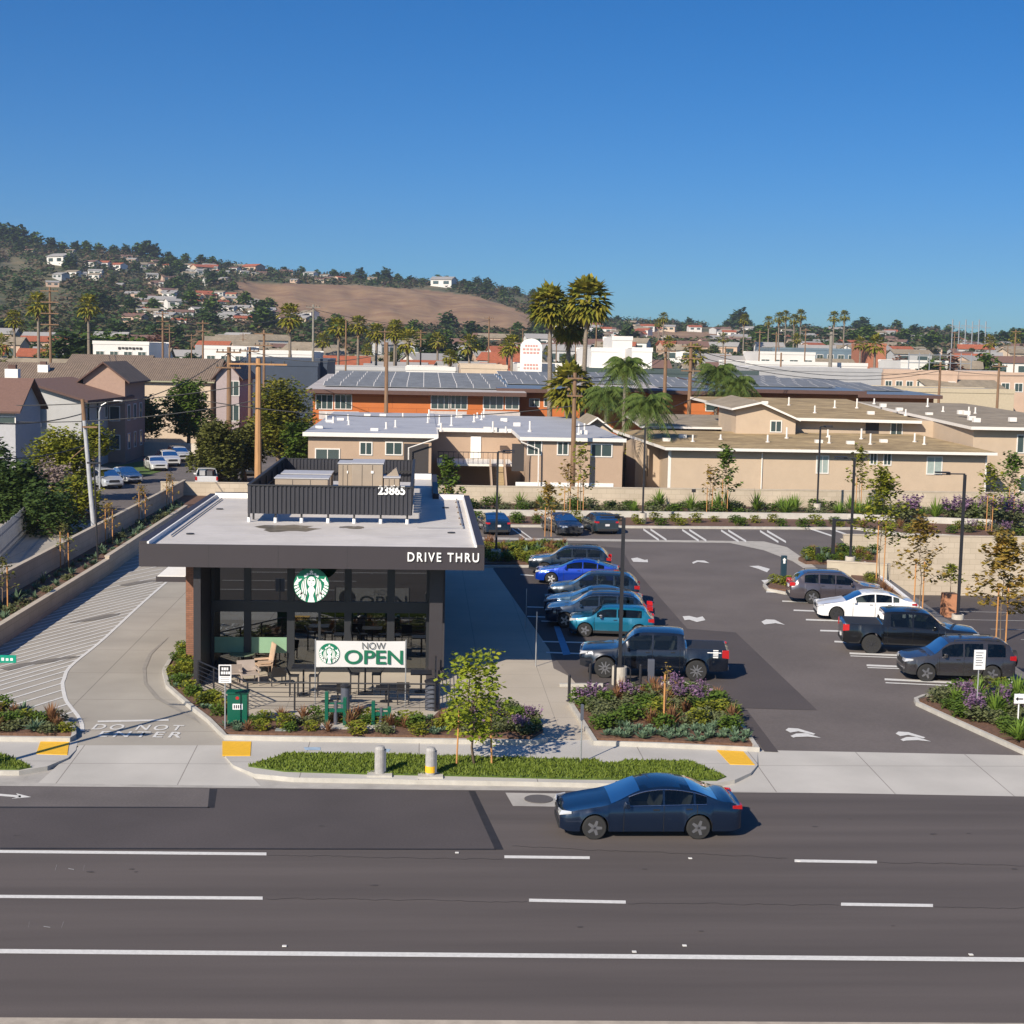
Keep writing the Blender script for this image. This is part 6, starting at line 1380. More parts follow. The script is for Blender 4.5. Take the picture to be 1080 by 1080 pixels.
def vents(par, pts, z, rr, name='roof_vent'):
    for x,y in pts:
        k = rr.random(); m = MB(); zz_ = z(x,y) if callable(z) else z
        if k < .6: h=rr.uniform(.5,1.1); m.cyl(x,y,zz_-.1,zz_+h,.09,n=8); m.cyl(x,y,zz_-.05,zz_+.1,.2,n=8)
        else: m.box(x-.35,x+.35,y-.25,y+.25,zz_-.1,zz_+.32)
        m.build(name, TRIM, par)
def boxwall(m, x0,x1,y0,y1,z0,z1): m.box(x0,x1,y0,y1,z0,z1)
def slopedroof(par, name, P, th, mt, fascia=None):
    """P: 4 corners in 3-D (front-left, front-right, back-right, back-left); slab with a fascia edge"""
    m = MB(); m.add(P+[(x,y,z-th) for x,y,z in P],[(0,1,2,3),(7,6,5,4)]); m.add(P+[(x,y,z-th) for x,y,z in P],[(0,4,5,1),(1,5,6,2),(2,6,7,3),(3,7,4,0)],1)
    return m.build(name,[mt,fascia or TRIM],par)
rr = random.Random(9)
# --- A: flat-roofed tan apartments behind the shop (two blocks with a stair court between)
YA = 134.0
def xa(px, Y=YA, py=470): return D(px,py,Y).x
def za(px, py, Y=YA): return D(px,py,Y).z
ap = thing('apartment_block','flat-roofed tan apartments with white windows and stair court, behind the shop','building',(xa(490),YA,0))
zr = 5.55; x0,x1,x2,x3 = xa(325),xa(455),xa(563),xa(657)
m = MB(); m.box(x0,x1,YA,YA+26,0,zr); m.box(x2-.2,x3,YA,YA+26,0,zr-.12); m.box(x1+.01,x2-.21,YA+13,YA+26,0,zr-.1); m.build('wall', STUC2, ap)
m = MB(); m.box(x0-.4,x1+.5,YA-.5,YA+45,zr+.001,zr+.2,0); m.box(x2-1.2,x3+.2,YA-.4,YA+45,zr-.115,zr+.08,0); m.box(x1+.51,x2-1.21,YA+12.4,YA+45,zr-.09,zr+.14); m.build('roof', PALER, ap)
m = MB(); m.box(x0-.45,x1+.6,YA-.56,YA-.502,zr-.12,zr+.24); m.box(x1+.505,x1+.6,YA-.50,YA+12,zr-.12,zr+.24); m.box(x2-1.26,x3+.25,YA-.46,YA-.402,zr-.2,zr+.12); m.box(x2-1.27,x2-1.205,YA-.4,YA+12,zr-.2,zr+.12); m.box(x1+.6,x2-1.28,YA+12.3,YA+12.38,zr-.2,zr+.18); m.build('eave_trim', TRIM, ap)
for px,py,w,h,sp in ((345.5,486,2.0,1.0,1),(386,479,.95,1.0,1),(415.5,479,1.35,1.0,1),(563.8,479,1.15,1.35,1),(593.6,479,.85,1.05,1),(634.5,481,1.75,1.0,1)):
    window(ap, xa(px), za(px,py), w, h, YA, split=sp)
m = MB(); m.box(xa(540),xa(553),YA-.03,YA-.002,za(546,497),za(546,468)); m.box(xa(426),xa(452),YA-.03,YA-.002,.2,za(440,468)); m.build('dark_opening', DKIN, ap)
for a,b in ((544.5,576),(581,615),(617,648)): m = MB(); m.box(xa(a),xa(b),YA-.05,YA-.003,.1,za(590,509)); m.build('garage_door', WPAINT, ap)
m = MB(); m.tube([(x1+.55,YA-.6,zr-.1),(x1-2.0,YA-.6,zr-1.0),(x1-2.0,YA-.6,.2)],.07,6); m.tube([(x2-1.2,YA-.5,zr-.3),(x2+.4,YA-.5,zr-.9),(x2+.45,YA-.5,.2)],.07,6); m.build('downpipe', TRIM, ap)
# stair court
m = MB(); m.box(x1+.6,x2-1.4,YA+6,YA+12.9,2.55,2.75); m.build('balcony_slab', TRIM, ap)
m = MB()
for k in range(16): xx = x1+.7+k*(x2-x1-2.2)/15; m.box(xx-.02,xx+.02,YA+5.95,YA+5.99,2.76,3.8)
m.box(x1+.6,x2-1.4,YA+5.94,YA+6,3.8,3.87); m.build('balcony_railing', DKIN, ap)
m = MB()
for k in range(12): m.box(x2-3.6,x2-2.4,YA+6-k*.42-.42,YA+6-k*.42-.001,2.55-k*.21-.21,2.55-k*.21)
m.build('stair', mat("stair tread",(.33,.25,.14),.8,var=.1), ap)
m = MB(); m.poly([(x2-3.65,YA+6,3.7),(x2-3.65,YA+6,2.5),(x2-3.65,YA+1,0.05),(x2-3.65,YA+1,1.2)]); m.poly([(x2-2.35,YA+6,3.7),(x2-2.35,YA+6,2.5),(x2-2.35,YA+1,0.05),(x2-2.35,YA+1,1.2)]); o=m.build('stair_wall', STUC2, ap); o.modifiers.new('s','SOLIDIFY').thickness=.12
m = MB(); m.box(x1+1.2,x1+2.3,YA+12.9,YA+12.96,.1,2.2); m.box(x2-5.2,x2-4.2,YA+12.9,YA+12.96,2.8,4.9); m.build('door', WPAINT, ap)
vents(ap, [(rr.uniform(x0,x3),YA+rr.uniform(4,40)) for _ in range(34)], zr+.12, rr)
# --- B: long single-slope tan apartments on the right
YB2 = 137.0
zB = D(870,474.5,YB2-1).z; b0x,b1x = D(706,500,YB2).x, D(1040,500,YB2).x
ab = thing('apartment_block','long low tan apartment block with gravel roof and green-curtained windows','building',((b0x+b1x)/2,YB2,0))
m = MB(); m.box(b0x,b1x,YB2,YB2+14,0,zB-.12); m.box(b0x-2.3,b0x-.001,YB2+6,YB2+14,0,zB+.15); m.build('wall', STUC, ab)
slopedroof(ab,'roof',[(b0x-.6,YB2-1.0,zB),(b1x+.6,YB2-1.0,zB+.0),(b1x-1.5,YB2+15,zB+.75),(b0x-3.4,YB2+15,zB+.75)],.26,GRAVR)
for px,py,w,h in ((867,498.5,1.0,1.5),(921,489,.55,.95),(935.5,490,.6,1.0),(985,499.5,1.3,1.5)):
    window(ab, D(px,py,YB2).x, D(px,py,YB2).z, w, h, YB2, mt=CURT if w>.9 else WGL)
m = MB()
for px in (803,): x=D(px,500,YB2).x; m.tube([(x,YB2-.1,.1),(x,YB2-.1,zB-.3)],.06,6)
m.box(b1x-.12,b1x+.02,YB2-.03,YB2-.002,0,zB-.3); m.box(D(704,500,YB2).x+.02,D(706,500,YB2).x+.12,YB2-.03,YB2-.002,0,zB-.3); m.build('downpipe', TRIM, ab)
m = MB(); m.box(b0x-1.5,b0x-1.1,YB2+5.93,YB2+5.999,1.6,3.6); m.build('dark_vent', DKIN, ab)
vents(ab,[(b0x+rr.uniform(0,b1x-b0x-1),YB2+rr.uniform(4,11)) for _ in range(15)], lambda x,y: zB+(y-YB2)*.05, rr)
# --- C: second tan block farther back on the right with wings
X_ = lambda px,Y: D(px,450,Y).x
YC = 153.0; zC = D(900,441,YC).z
cx0,cx1 = D(826,450,YC).x, D(958,450,YC).x
ac = thing('apartment_block','larger tan apartment block with gabled left wing behind the long low one','building',((cx0+cx1)/2,YC,0))
m = MB(); m.box(cx0,cx1+18,YC+.01,YC+24,0,zC-.15); m.build('wall', STUC, ac)
m2 = MB(); YW = YC-3; gx0,gxm,gx1 = X_(776,YW),X_(800,YW),X_(839,YW); g0z,gmz,g1z = D(776,429,YW).z,D(800,423.5,YW).z,D(839,441,YW).z
m2.add([(gx0,YW,0),(gx1,YW,0),(gx1,YW,g1z-.2),(gxm,YW,gmz-.2),(gx0,YW,g0z-.2),(gx0,YW+9,0),(gx1,YW+9,0),(gx1,YW+9,g1z-.2),(gxm,YW+9,gmz-.2),(gx0,YW+9,g0z-.2)],[(0,1,2,3,4),(9,8,7,6,5),(1,6,7,2),(0,4,9,5)])
m2.build('gabled_wing', STUC, ac)
slopedroof(ac,'wing_roof',[(gx0-.6,YW-.8,g0z-.12),(gxm,YW-.8,gmz),(gxm,YW+14,gmz+.25),(gx0-.6,YW+14,g0z)],.2,GREYR)
slopedroof(ac,'wing_roof',[(gxm+.01,YW-.8,gmz),(gx1+.3,YW-.8,g1z-.1),(gx1+.3,YW+2.2,g1z-.05),(gxm+.01,YW+14,gmz+.25)],.2,GREYR)
zb_ = D(900,421,YC+34).z
slopedroof(ac,'roof',[(cx0-1,YC-1.2,zC),(cx1+1,YC-1.2,zC-.1),(cx1+3,YC+34,zb_),(cx0-4,YC+34,zb_)],.3,GRAVR)
window(ac,D(945,460,YC).x,D(945,459,YC).z,1.1,1.25,YC,split=1); window(ac,D(818,460,YC-3).x,D(818,455,YC-3).z,1.0,1.0,YC-3)
m = MB(); m.box(D(913,450,YC).x,D(927,450,YC).x,YC-.03,YC-.001,D(920,459,YC).z,zC-.4); m.build('dark_opening', DKIN, ac)
vents(ac,[(rr.uniform(cx0,cx1+14),YC+rr.uniform(5,28)) for _ in range(16)], lambda x,y: zC+(y-YC)*(zb_-zC)/34, rr)
# right wing coming forward
YD = 141.5; dx0,dx1 = D(1026,470,YD).x, D(1190,470,YD).x; zD = D(1060,450,YD).z
ad_ = thing('apartment_block','tan apartment wing cut by the right frame edge, roof above the low block','building',((dx0+dx1)/2,YD,0))
m = MB(); m.box(dx0,dx1,YD,YD+20,0,zD-.15); m.build('wall', STUC, ad_)
slopedroof(ad_,'roof',[(dx0-.6,YD-1,zD),(dx1,YD-1,zD),(dx1,YC+33,zb_-.25),(cx1+4,YC+33,zb_-.25)],.3,GREYR)
window(ad_,D(1079,480,YD).x,D(1079,477,YD).z,1.2,1.6,YD); window(ad_,D(1085,505,YD).x,D(1085,518,YD).z,1.6,1.4,YD)
vents(ad_,[(rr.uniform(dx0+2,dx1-6),YD+rr.uniform(4,16)) for _ in range(6)], lambda x,y: zD+(y-YD)*.05, rr)
# low grey-roofed block between palms and tan block
YE = 158; e0,e1 = D(694,460,YE).x, D(806,460,YE).x; zE = D(750,450,YE).z
ae = thing('low_building','low grey-roofed building between the palms and the gabled tan block','building',((e0+e1)/2,YE,0))
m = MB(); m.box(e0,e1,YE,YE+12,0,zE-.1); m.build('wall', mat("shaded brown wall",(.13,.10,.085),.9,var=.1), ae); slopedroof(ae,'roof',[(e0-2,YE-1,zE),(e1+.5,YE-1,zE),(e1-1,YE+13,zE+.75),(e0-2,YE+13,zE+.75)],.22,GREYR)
for k in range(3): x=e0+3+k*3.5; window(ae,x,zE-1.6,1.1,.8,YE)
# small gable just right of flat-roofed apartments
g0,g1 = D(612,460,161).x, D(645,460,161).x; gz2 = D(632,441,161).z
ag = thing('small_gabled_building','small tan gable end peeking over the flat-roofed apartments beside the palms','building',((g0+g1)/2,146,0))
m = MB(); m.add([(g0,161,0),(g1,161,0),(g1,161,gz2-1.3),((g0+g1)/2,161,gz2),(g0,161,gz2-1.3),(g0,170,0),(g1,170,0),(g1,170,gz2-1.3),((g0+g1)/2,170,gz2),(g0,170,gz2-1.3)],[(0,1,2,3,4),(9,8,7,6,5),(1,6,7,2),(0,4,9,5)]); m.build('wall', CREAM, ag)
slopedroof(ag,'roof',[(g0-.6,160,gz2-1.5),((g0+g1)/2,160,gz2+.15),((g0+g1)/2,171,gz2+.15),(g0-.6,171,gz2-1.5)],.2,GREYR); slopedroof(ag,'roof',[((g0+g1)/2+.01,160,gz2+.15),(g1+.6,160,gz2-1.5),(g1+.6,171,gz2-1.5),((g0+g1)/2+.01,171,gz2+.15)],.2,GREYR)
# --- orange apartment blocks with solar roofs
SOLAR = mat("solar panel", (.17,.18,.19), .6, 0, var=.2, scale=.8); ROOFL = mat("pale flat roof", (.42,.39,.37), .8, var=.15, scale=.3); BFAS = mat("brown fascia", (.10,.055,.045), .8, var=.1)
def orange(label, pxa, pxb, Y, pye, pyt, depth, wins, rows, back_rise=None, zb=0, rmat=None):
    xA,xB = D(pxa,pye,Y).x, D(pxb,pye,Y).x; ze = D((pxa+pxb)/2,pye,Y).z; zt = D((pxa+pxb)/2,pyt,Y+depth).z
    t = thing('orange_apartment_block',label,'building',((xA+xB)/2,Y,0)); m = MB(); m.box(xA,xB,Y,Y+depth*.9,zb,ze-.3); m.build('wall', ORW, t)
    slopedroof(t,'roof',[(xA-.8,Y-1.5,ze),(xB+.8,Y-1.5,ze),(xB+.8,Y+depth,zt),(xA-.8,Y+depth,zt)],.5,rmat or ROOFL,BFAS)
    for px,py,w,h,sp in wins: window(t,D(px,py,Y).x,D(px,py,Y).z,w,h,Y,split=sp)
    for r_ in range(rows):
        f = (r_+.5)/rows; y = Y+1+f*(depth-3); z = ze+(zt-ze)*(y-Y+1.5)/(depth+1.5)+.12; dp = (depth-3)/rows*.50
        n = max(1,int((xB-xA)/14))
        for q in range(n):
            xa_ = xA+1+(xB-xA-1)*q/n; xb_ = xA+(xB-xA-1)*(q+1)/n-.4
            if rr.random() < .08: continue
            m = MB(); m.add([(xa_,y,z),(xb_,y,z),(xb_,y+dp,z+.5),(xa_,y+dp,z+.5),(xa_,y,z+.07),(xb_,y,z+.07),(xb_,y+dp,z+.57),(xa_,y+dp,z+.57)],[(0,3,2,1),(4,5,6,7),(0,1,5,4),(1,2,6,5),(2,3,7,6),(3,0,4,7)]); m.build('solar_array', SOLAR, t)
            m = MB()
            nn = max(1,int((xb_-xa_)/2.1))
            for j in range(nn+1): xx = xa_+j*(xb_-xa_)/nn; m.add([(xx-.04,y,z+.08),(xx+.04,y,z+.08),(xx+.04,y+dp,z+.58),(xx-.04,y+dp,z+.58)],[(0,1,2,3)])
            m.build('array_frame', TRIM, t)
    return t,xA,xB,ze
t,xA,xB,ze = orange('wide orange apartment block with rows of solar panels behind the flat-roofed apartments',330,548,192,412,396,42,[(342,431,2.0,1.7,2),(362,431,2.0,1.7,2),(465,431,2.4,1.7,2),(483,431,2.2,1.7,2),(520,431,2.4,1.7,2),(540,431,1.6,1.7,1)],6)
for a,b in ((337,379),(452,492),(508,548)):
    m = MB(); m.box(D(a,430,192).x,D(b,430,192).x,190.9,191.0,D(a,440,192).z-.2,D(a,433,192).z); m.build('balcony_screen', mat("pale balcony panel",(.5,.45,.43),.8,var=.15,scale=2), t)
orange('orange apartment block with two small windows left of the tall palms',530,618,196,410,395,40,[(563.5,428.5,1.2,.9,1),(579,428.5,1.2,.9,1),(541,432,1.5,1.5,1)],3,rmat=mat("blue grey roof",(.13,.18,.25),.6,var=.15,scale=.3))
orange('orange block seen between the feather palms',618,690,200,409,396,40,[(640,432,1.5,1.0,1),(672,430,1.2,.9,1)],3)
orange('orange end block with plain wall behind the paired feather palms',690,765,198,412,399,44,[(749,433,1.1,1.3,0)],4,rmat=MC["blue grey roof"])
orange('orange block with red-brown recess right of the paired palms',778,905,205,411,400,46,[(790,432,1.6,1.3,1)],4,rmat=MC["blue grey roof"])
orange('partly hidden orange block with blue-grey roof behind the tan roofs on the right',905,985,215,416,404,50,[],3,rmat=MC["blue grey roof"])
# --- left side houses
def gable(label, name, xs, ys, ze, zr_, axis, wm, rm, ov=.6, cat='house', wins=(), z0=0, extra=None, chim=None, fas=None):
    """gabled building, ridge along axis 'x' or 'y'"""
    (x0,x1),(y0,y1) = xs,ys; t = thing(name,label,cat,((x0+x1)/2,y0,z0)); m = MB()
    if axis == 'x':
        ym = (y0+y1)/2; m.add([(x0,y0,z0),(x0,y1,z0),(x0,y1,ze),(x0,ym,zr_),(x0,y0,ze),(x1,y0,z0),(x1,y1,z0),(x1,y1,ze),(x1,ym,zr_),(x1,y0,ze)],[(4,3,2,1,0),(5,6,7,8,9),(0,5,9,4),(1,2,7,6)]); m.build('wall',wm,t)
        s = (zr_-ze)/(ym-y0); slopedroof(t,'roof',[(x0-ov,y0-ov,ze-s*ov+.2),(x1+ov,y0-ov,ze-s*ov+.2),(x1+ov,ym,zr_+.2),(x0-ov,ym,zr_+.2)],.18,rm,fas); slopedroof(t,'roof',[(x0-ov,ym+.01,zr_+.2),(x1+ov,ym+.01,zr_+.2),(x1+ov,y1+ov,ze-s*ov+.2),(x0-ov,y1+ov,ze-s*ov+.2)],.18,rm,fas)
    else:
        xm = (x0+x1)/2; m.add([(x0,y0,z0),(x1,y0,z0),(x1,y0,ze),(xm,y0,zr_),(x0,y0,ze),(x0,y1,z0),(x1,y1,z0),(x1,y1,ze),(xm,y1,zr_),(x0,y1,ze)],[(0,1,2,3,4),(9,8,7,6,5),(1,6,7,2),(0,4,9,5)]); m.build('wall',wm,t)
        s = (zr_-ze)/(xm-x0); slopedroof(t,'roof',[(x0-ov,y0-ov,ze-s*ov+.2),(xm,y0-ov,zr_+.2),(xm,y1+ov,zr_+.2),(x0-ov,y1+ov,ze-s*ov+.2)],.18,rm,fas); slopedroof(t,'roof',[(xm+.01,y0-ov,zr_+.2),(x1+ov,y0-ov,ze-s*ov+.2),(x1+ov,y1+ov,ze-s*ov+.2),(xm+.01,y1+ov,zr_+.2)],.18,rm,fas)
    for w_ in wins: window(t,*w_)
    if chim: 
        cx,cy,cz = chim; m = MB(); m.box(cx-.6,cx+.6,cy-.5,cy+.5,ze,cz); m.build('chimney',WPAINT,t); m = MB(); m.box(cx-.35,cx+.35,cy-.3,cy+.3,cz+.001,cz+.4); m.build('chimney_cap',BFAS,t)
    return t
def X(px,Y,py=440): return D(px,py,Y).x
def Z(px,py,Y): return D(px,py,Y).z
# pale grey house: white wall facing camera, roof falling to the right
Yh = 158
hx0,hxm,hx1 = X(-8,Yh),X(28,Yh),X(86,Yh)
h1 = thing('sloping_roof_house','white house with red-brown roof falling to the right, behind the grey lamp pole','house',((hx0+hx1)/2,Yh,0))
m = MB(); m.add([(hxm,Yh,0),(hx1,Yh,0),(hx1,Yh,Z(86,423,Yh)),(hxm,Yh,Z(28,402,Yh)),(hxm,Yh+16,0),(hx1,Yh+16,0),(hx1,Yh+16,Z(86,423,Yh)),(hxm,Yh+16,Z(28,402,Yh))],[(0,1,2,3),(7,6,5,4),(1,5,6,2),(0,3,7,4)]); m.build('wall', GREYW, h1)
slopedroof(h1,'roof',[(hxm-.5,Yh-.8,Z(27,400,Yh)),(hx1+.8,Yh-.8,Z(90,422,Yh)),(hx1+2.2,Yh+17,Z(90,422,Yh)),(hxm+.8,Yh+17,Z(27,400,Yh))],.25,RBR,BFAS)
for k,(py,h) in enumerate(((437,1.2),(437,1.2),(437,1.2))): window(h1, Yh+3+k*4.5, Z(86,445,Yh), 1.2, 2.2, hx1, face='+x', split=0)
m = MB(); m.box(X(36,Yh),X(43,Yh),Yh-.9,Yh-.001,Z(36,444,Yh),Z(36,425,Yh)); m.build('bay_window', mat("teal glass",(.02,.09,.09),.2,var=0), h1); m = MB(); m.box(X(34,Yh),X(44,Yh),Yh-1.3,Yh-.001,Z(36,450,Yh),Z(36,446,Yh)); m.build('balcony', TRIM, h1)
Yg = 138
gable('blue-grey gabled house with red-brown roof at the left frame edge','gabled_house',(X(-60,Yg),X(16,Yg)),(Yg,Yg+9),Z(10,432,Yg),Z(15,401,Yg+4),'x',mat("blue grey stucco",(.40,.40,.42),.9,var=.06),RBR,fas=BFAS,wins=((X(6,Yg),Z(6,446,Yg),1.6,.5,Yg,'-y',WGL,0),),chim=(X(17,Yg+8),Yg+7,Z(17,389,Yg+8)))
gable('tan apartment house with brown tile roof, two brick-fronted bays left of the cream wall','tiled_apartment_house',(X(-30,182),X(88,182)),(182,194),Z(40,402,182),Z(40,384,188),'x',CREAM,BTILE,chim=(X(40,182),185,Z(40,385,182)),fas=BFAS)
t = gable('rose-tan apartment house with end gable and dark balconies beside the street tree','tiled_apartment_house',(X(88,171),X(132,171)),(171,183),Z(110,400,171),Z(110,383,173),'y',mat("rose tan stucco",(.34,.23,.18),.9,var=.08),BTILEY,fas=BFAS)
for r_ in range(2):
    for k in range(3): window(t,173+k*3.6,1.5+r_*3.2,1.2,1.6,X(132,171),'+x',WGL,0)
    for k in range(3): window(t,X(95+k*13,171),1.5+r_*3.2,1.0,1.5,171,'-y',WGL,0)
gable('cream apartment house with long brown tile roof behind the tall green tree','tiled_apartment_house',(X(134,205),X(222,205)),(205,225),Z(180,402,205),Z(180,379,215),'x',CREAM,BTILE,fas=mat("olive gutter",(.30,.30,.2),.8,var=0),wins=((X(150,205),2.6,1.2,1.4,205),(X(205,205),6.0,1.2,1.2,205)))
gable('brown tile roofed house ridge rising behind the cream apartment','tiled_apartment_house',(X(70,232),X(150,232)),(232,246),Z(100,390,232),Z(100,375,239),'x',CREAM,BTILE,fas=BFAS)
gable('mauve apartment side with tiled roof behind the wooden poles','tiled_apartment_house',(X(228,200),X(252,200)),(200,216),Z(236,396,200),Z(236,382,208),'y',mat("mauve stucco",(.36,.30,.30),.9,var=.08),BTILEY,fas=BFAS,wins=((X(246,200),3.5,1.4,2.0,200),(X(246,200),6.8,1.4,1.8,200)))
# street at left, fence, garden bits
m = MB(); pl_ = [G(x,y,-.01) for x,y in ((-60,640),(60,585),(180,527),(330,520),(330,480),(215,478),(140,478),(110,500),(-60,560))]
m.poly([(p.x,p.y,-.012) for p in pl_]); struct('side_street', m, mat("side street asphalt",(.13,.115,.11),.95,var=.2,scale=1.2,big=(.2,.12)))
sheet('front_lawn', [(118,512),(170,497),(150,486),(118,492)], .02, mat("lawn",(.07,.12,.02),.95,var=.3,scale=2))
wall('garden_wall','pale wall with gate at the end of the side street', at(152,481,0), at(226,484,0), .25, 0, 1.7, mt=mat("pale garden wall",(.52,.47,.40),.9,var=.08), cap=False)
fa, fb = at(-10,600,0), at(45,545,0); fd = (Vector(fb)-Vector(fa)); 
fo = thing('board_fence','weathered pale grey board fence in the shade at the left edge','fence',fa,math.atan2(fd.y,fd.x)); n=int(fd.length/.32); m = MB()
for k in range(n): h = 1.9+rr.uniform(-.06,.06); m.box(k*.32,k*.32+.27,-.012,.012,.05,h)
m.build('fence_boards', mat("weathered boards",(.30,.31,.33),.9,var=.2,scale=3,stretch=(3,3,.3)), fo, local=True)
m = MB(); m.box(0,fd.length,.013,.06,.4,.5); m.box(0,fd.length,.013,.06,1.4,1.5); m.build('fence_rail', WOOD, fo, local=True)
m = MB()
fo2 = thing('wheelie_bin','blue wheelie bin beside the rose-tan apartment house','bin',at(118,487,0)); m.prism([(-.6,-.5),(.6,-.5),(.6,.5),(-.6,.5)],.1,1.7); m.build('bin_body', mat("blue plastic",(.02,.10,.2),.5,var=.1), fo2, local=True, bevel=.05); m = MB(); m.box(-.65,.65,-.55,.55,1.71,1.8); m.build('lid', MC["blue plastic"], fo2, local=True); m = MB()
for s in (-.6,.62): m.tube([(s-.06,.4,.18),(s+.04,.4,.18)],.18,12)
m.build('wheel', RUBBER, fo2, local=True)
# ================================================================== MID-DISTANCE TOWN
def place_x(px, Y): return D(px,390,Y).x
WARE = mat("white warehouse wall", (.66,.64,.61), .8, var=.06, scale=.1); WR2 = mat("pale grey wall", (.42,.42,.42), .8, var=.08, scale=.1); NAVY = mat("navy screen wall", (.035,.05,.08), .7, var=.15, scale=.2); PEACH = mat("peach stucco", (.50,.36,.27), .9, var=.08, scale=.3)
GRF = mat("flat grey town roof", (.30,.29,.28), .9, var=.12, scale=.1)
def flat(label, pxa, pxb, Y, pyt, pyb, depth, wm, rm=GRF, nwin=0, name='commercial_building', back=0, wh=1.6, door=False):
    xA,xB = D(pxa,pyt,Y).x, D(pxb,pyt,Y).x; zt = D((pxa+pxb)/2,pyt,Y).z; zb = max(0,D((pxa+pxb)/2,pyb,Y).z-3) if False else 0
    t = thing(name,label,'building',((xA+xB)/2,Y,0)); m = MB(); m.box(xA,xB,Y,Y+depth,0,zt); m.build('wall',wm,t); m = MB(); m.box(xA+.5,xB-.5,Y+.5,Y+depth-.5,zt+.001,zt+.12); m.build('roof',rm,t)
    MB().box(xA-.1,xB+.1,Y-.1,Y-.001,zt-.5,zt+.25).build('parapet',wm,t); MB().box(xA-.1,xB+.1,Y+depth+.001,Y+depth+.1,zt-.5,zt+.25).build('parapet',wm,t)
    for k in range(nwin): x = xA+(xB-xA)*(k+.5)/nwin; window(t,x,max(.8,zt-3.6),(xB-xA)/nwin*.55,wh,Y,split=1,fw=.15)
    return t,xA,xB,zt
t,xA,xB,zt = flat('white flat-roofed store with dark sign lettering above the brown tile roofs',98,157,330,361,376,25,WARE,nwin=4)
for k in range(7): MB().box(xA+(xB-xA)*.45+k*.75,xA+(xB-xA)*.45+k*.75+.55,330-.16,330-.11,zt-1.5+.1*(k%2),zt-1.0).build('sign_mark', DKIN, t)
flat('white low store right of the first white store',215,260,345,366,380,25,WARE,nwin=3); flat('long pale roofed store behind the wooden poles',262,330,300,371,392,30,WARE,nwin=4)
flat('dark navy screened building left of the solar roofs',255,345,262,379,398,24,NAVY)
flat('long dark blue building with white band above the solar roofs',290,335,255,383,398,18,NAVY)
flat('grey low store with dark windows behind the wide orange block',345,430,300,388,400,22,WR2,nwin=5)
flat('white shed with small windows above the round-topped tree',428,480,275,388,396,18,WARE,nwin=3)
flat('cream low building with white doors left of the tall palms',486,535,275,386,398,20,CREAM,nwin=3)
flat('long white store under the oval sign',546,618,270,385,394,20,WARE,nwin=5)
t,xA,xB,zt = flat('large windowless white block behind the tall palms',624,652,262,368,392,26,WARE)
flat('white tower block with stair head between the palms',646,667,272,356,390,14,WARE); flat('white end wall of the white block by the feather palm',667,688,262,368,390,20,WARE)
flat('long dark green fronted building below the white tower',617,800,250,391,400,16,mat("dark teal wall",(.05,.075,.075),.7,var=.1),rm=WARE)
flat('long grey block-walled warehouse on the right',790,930,290,389,402,30,mat("grey block wall",(.36,.36,.37),.9,var=.08,scale=.3),rm=WARE)
flat('white roofed warehouse row beyond the grey warehouse',786,915,335,383,390,30,WARE,nwin=8)
flat('peach warehouse with many small windows at the right',932,1010,300,392,404,26,PEACH,nwin=7); flat('second peach warehouse cut by the right frame edge',1012,1110,305,394,406,26,PEACH,nwin=7)
flat('pale store with dark shopfront behind the peach warehouse',950,1000,400,381,390,20,WARE,nwin=4); flat('low cream building with plain wall on the right behind the tan roofs',940,1070,250,411,418,14,mat("yellow cream stucco",(.46,.39,.28),.9,var=.08),nwin=0)
flat('white roofed pavilion behind the queen palms',800,860,420,372,384,20,WARE,nwin=4); flat('glasshouse-like grey building below the skyline trees',815,915,520,368,377,24,mat("grey glass wall",(.14,.19,.23),.4,var=.2,scale=.15),nwin=9)
flat('brick red low block by the rust trees',915,935,480,363,375,18,mat("brick red wall",(.36,.14,.08),.9,var=.1))
# oval pylon sign
q = D(560,385,266); ps = thing('pylon_sign','tall rounded white pylon sign with faded red lettering left of the palms','sign',(q.x,266,0)); zt = D(560,357,266).z; m = MB(); w2 = 1.9
out = [(-w2,2.5),(w2,2.5)]+[(w2*math.cos(a),zt-1.6+1.6*math.sin(a)) for a in [i*math.pi/10 for i in range(11)]]
m.add([(q.x+x,266,z) for x,z in out]+[(q.x+x,266.6,z) for x,z in out],[tuple(range(len(out))),tuple(range(2*len(out)-1,len(out)-1,-1))]+[(i,i+len(out),(i+1)%len(out)+len(out),(i+1)%len(out)) for i in range(len(out))]); m.build('sign_board',WPAINT,ps)
m = MB(); m.cyl(q.x-1,266.3,0,2.6,.15); m.cyl(q.x+1,266.3,0,2.6,.15); m.build('leg',TRIM,ps)
m = MB(); RDP = mat("faded red paint",(.58,.30,.27),.8,var=0)
for k,(ww,zz_) in enumerate(((1.1,1.1),(1.5,1.7),(1.4,2.3),(1.2,4.4),(1.3,5.0))): 
    for j in range(5): m.box(q.x-ww+j*ww*.42,q.x-ww+j*ww*.42+ww*.3,265.95,265.99,zt-zz_-.35,zt-zz_)
m.build('faded_writing',RDP,ps)
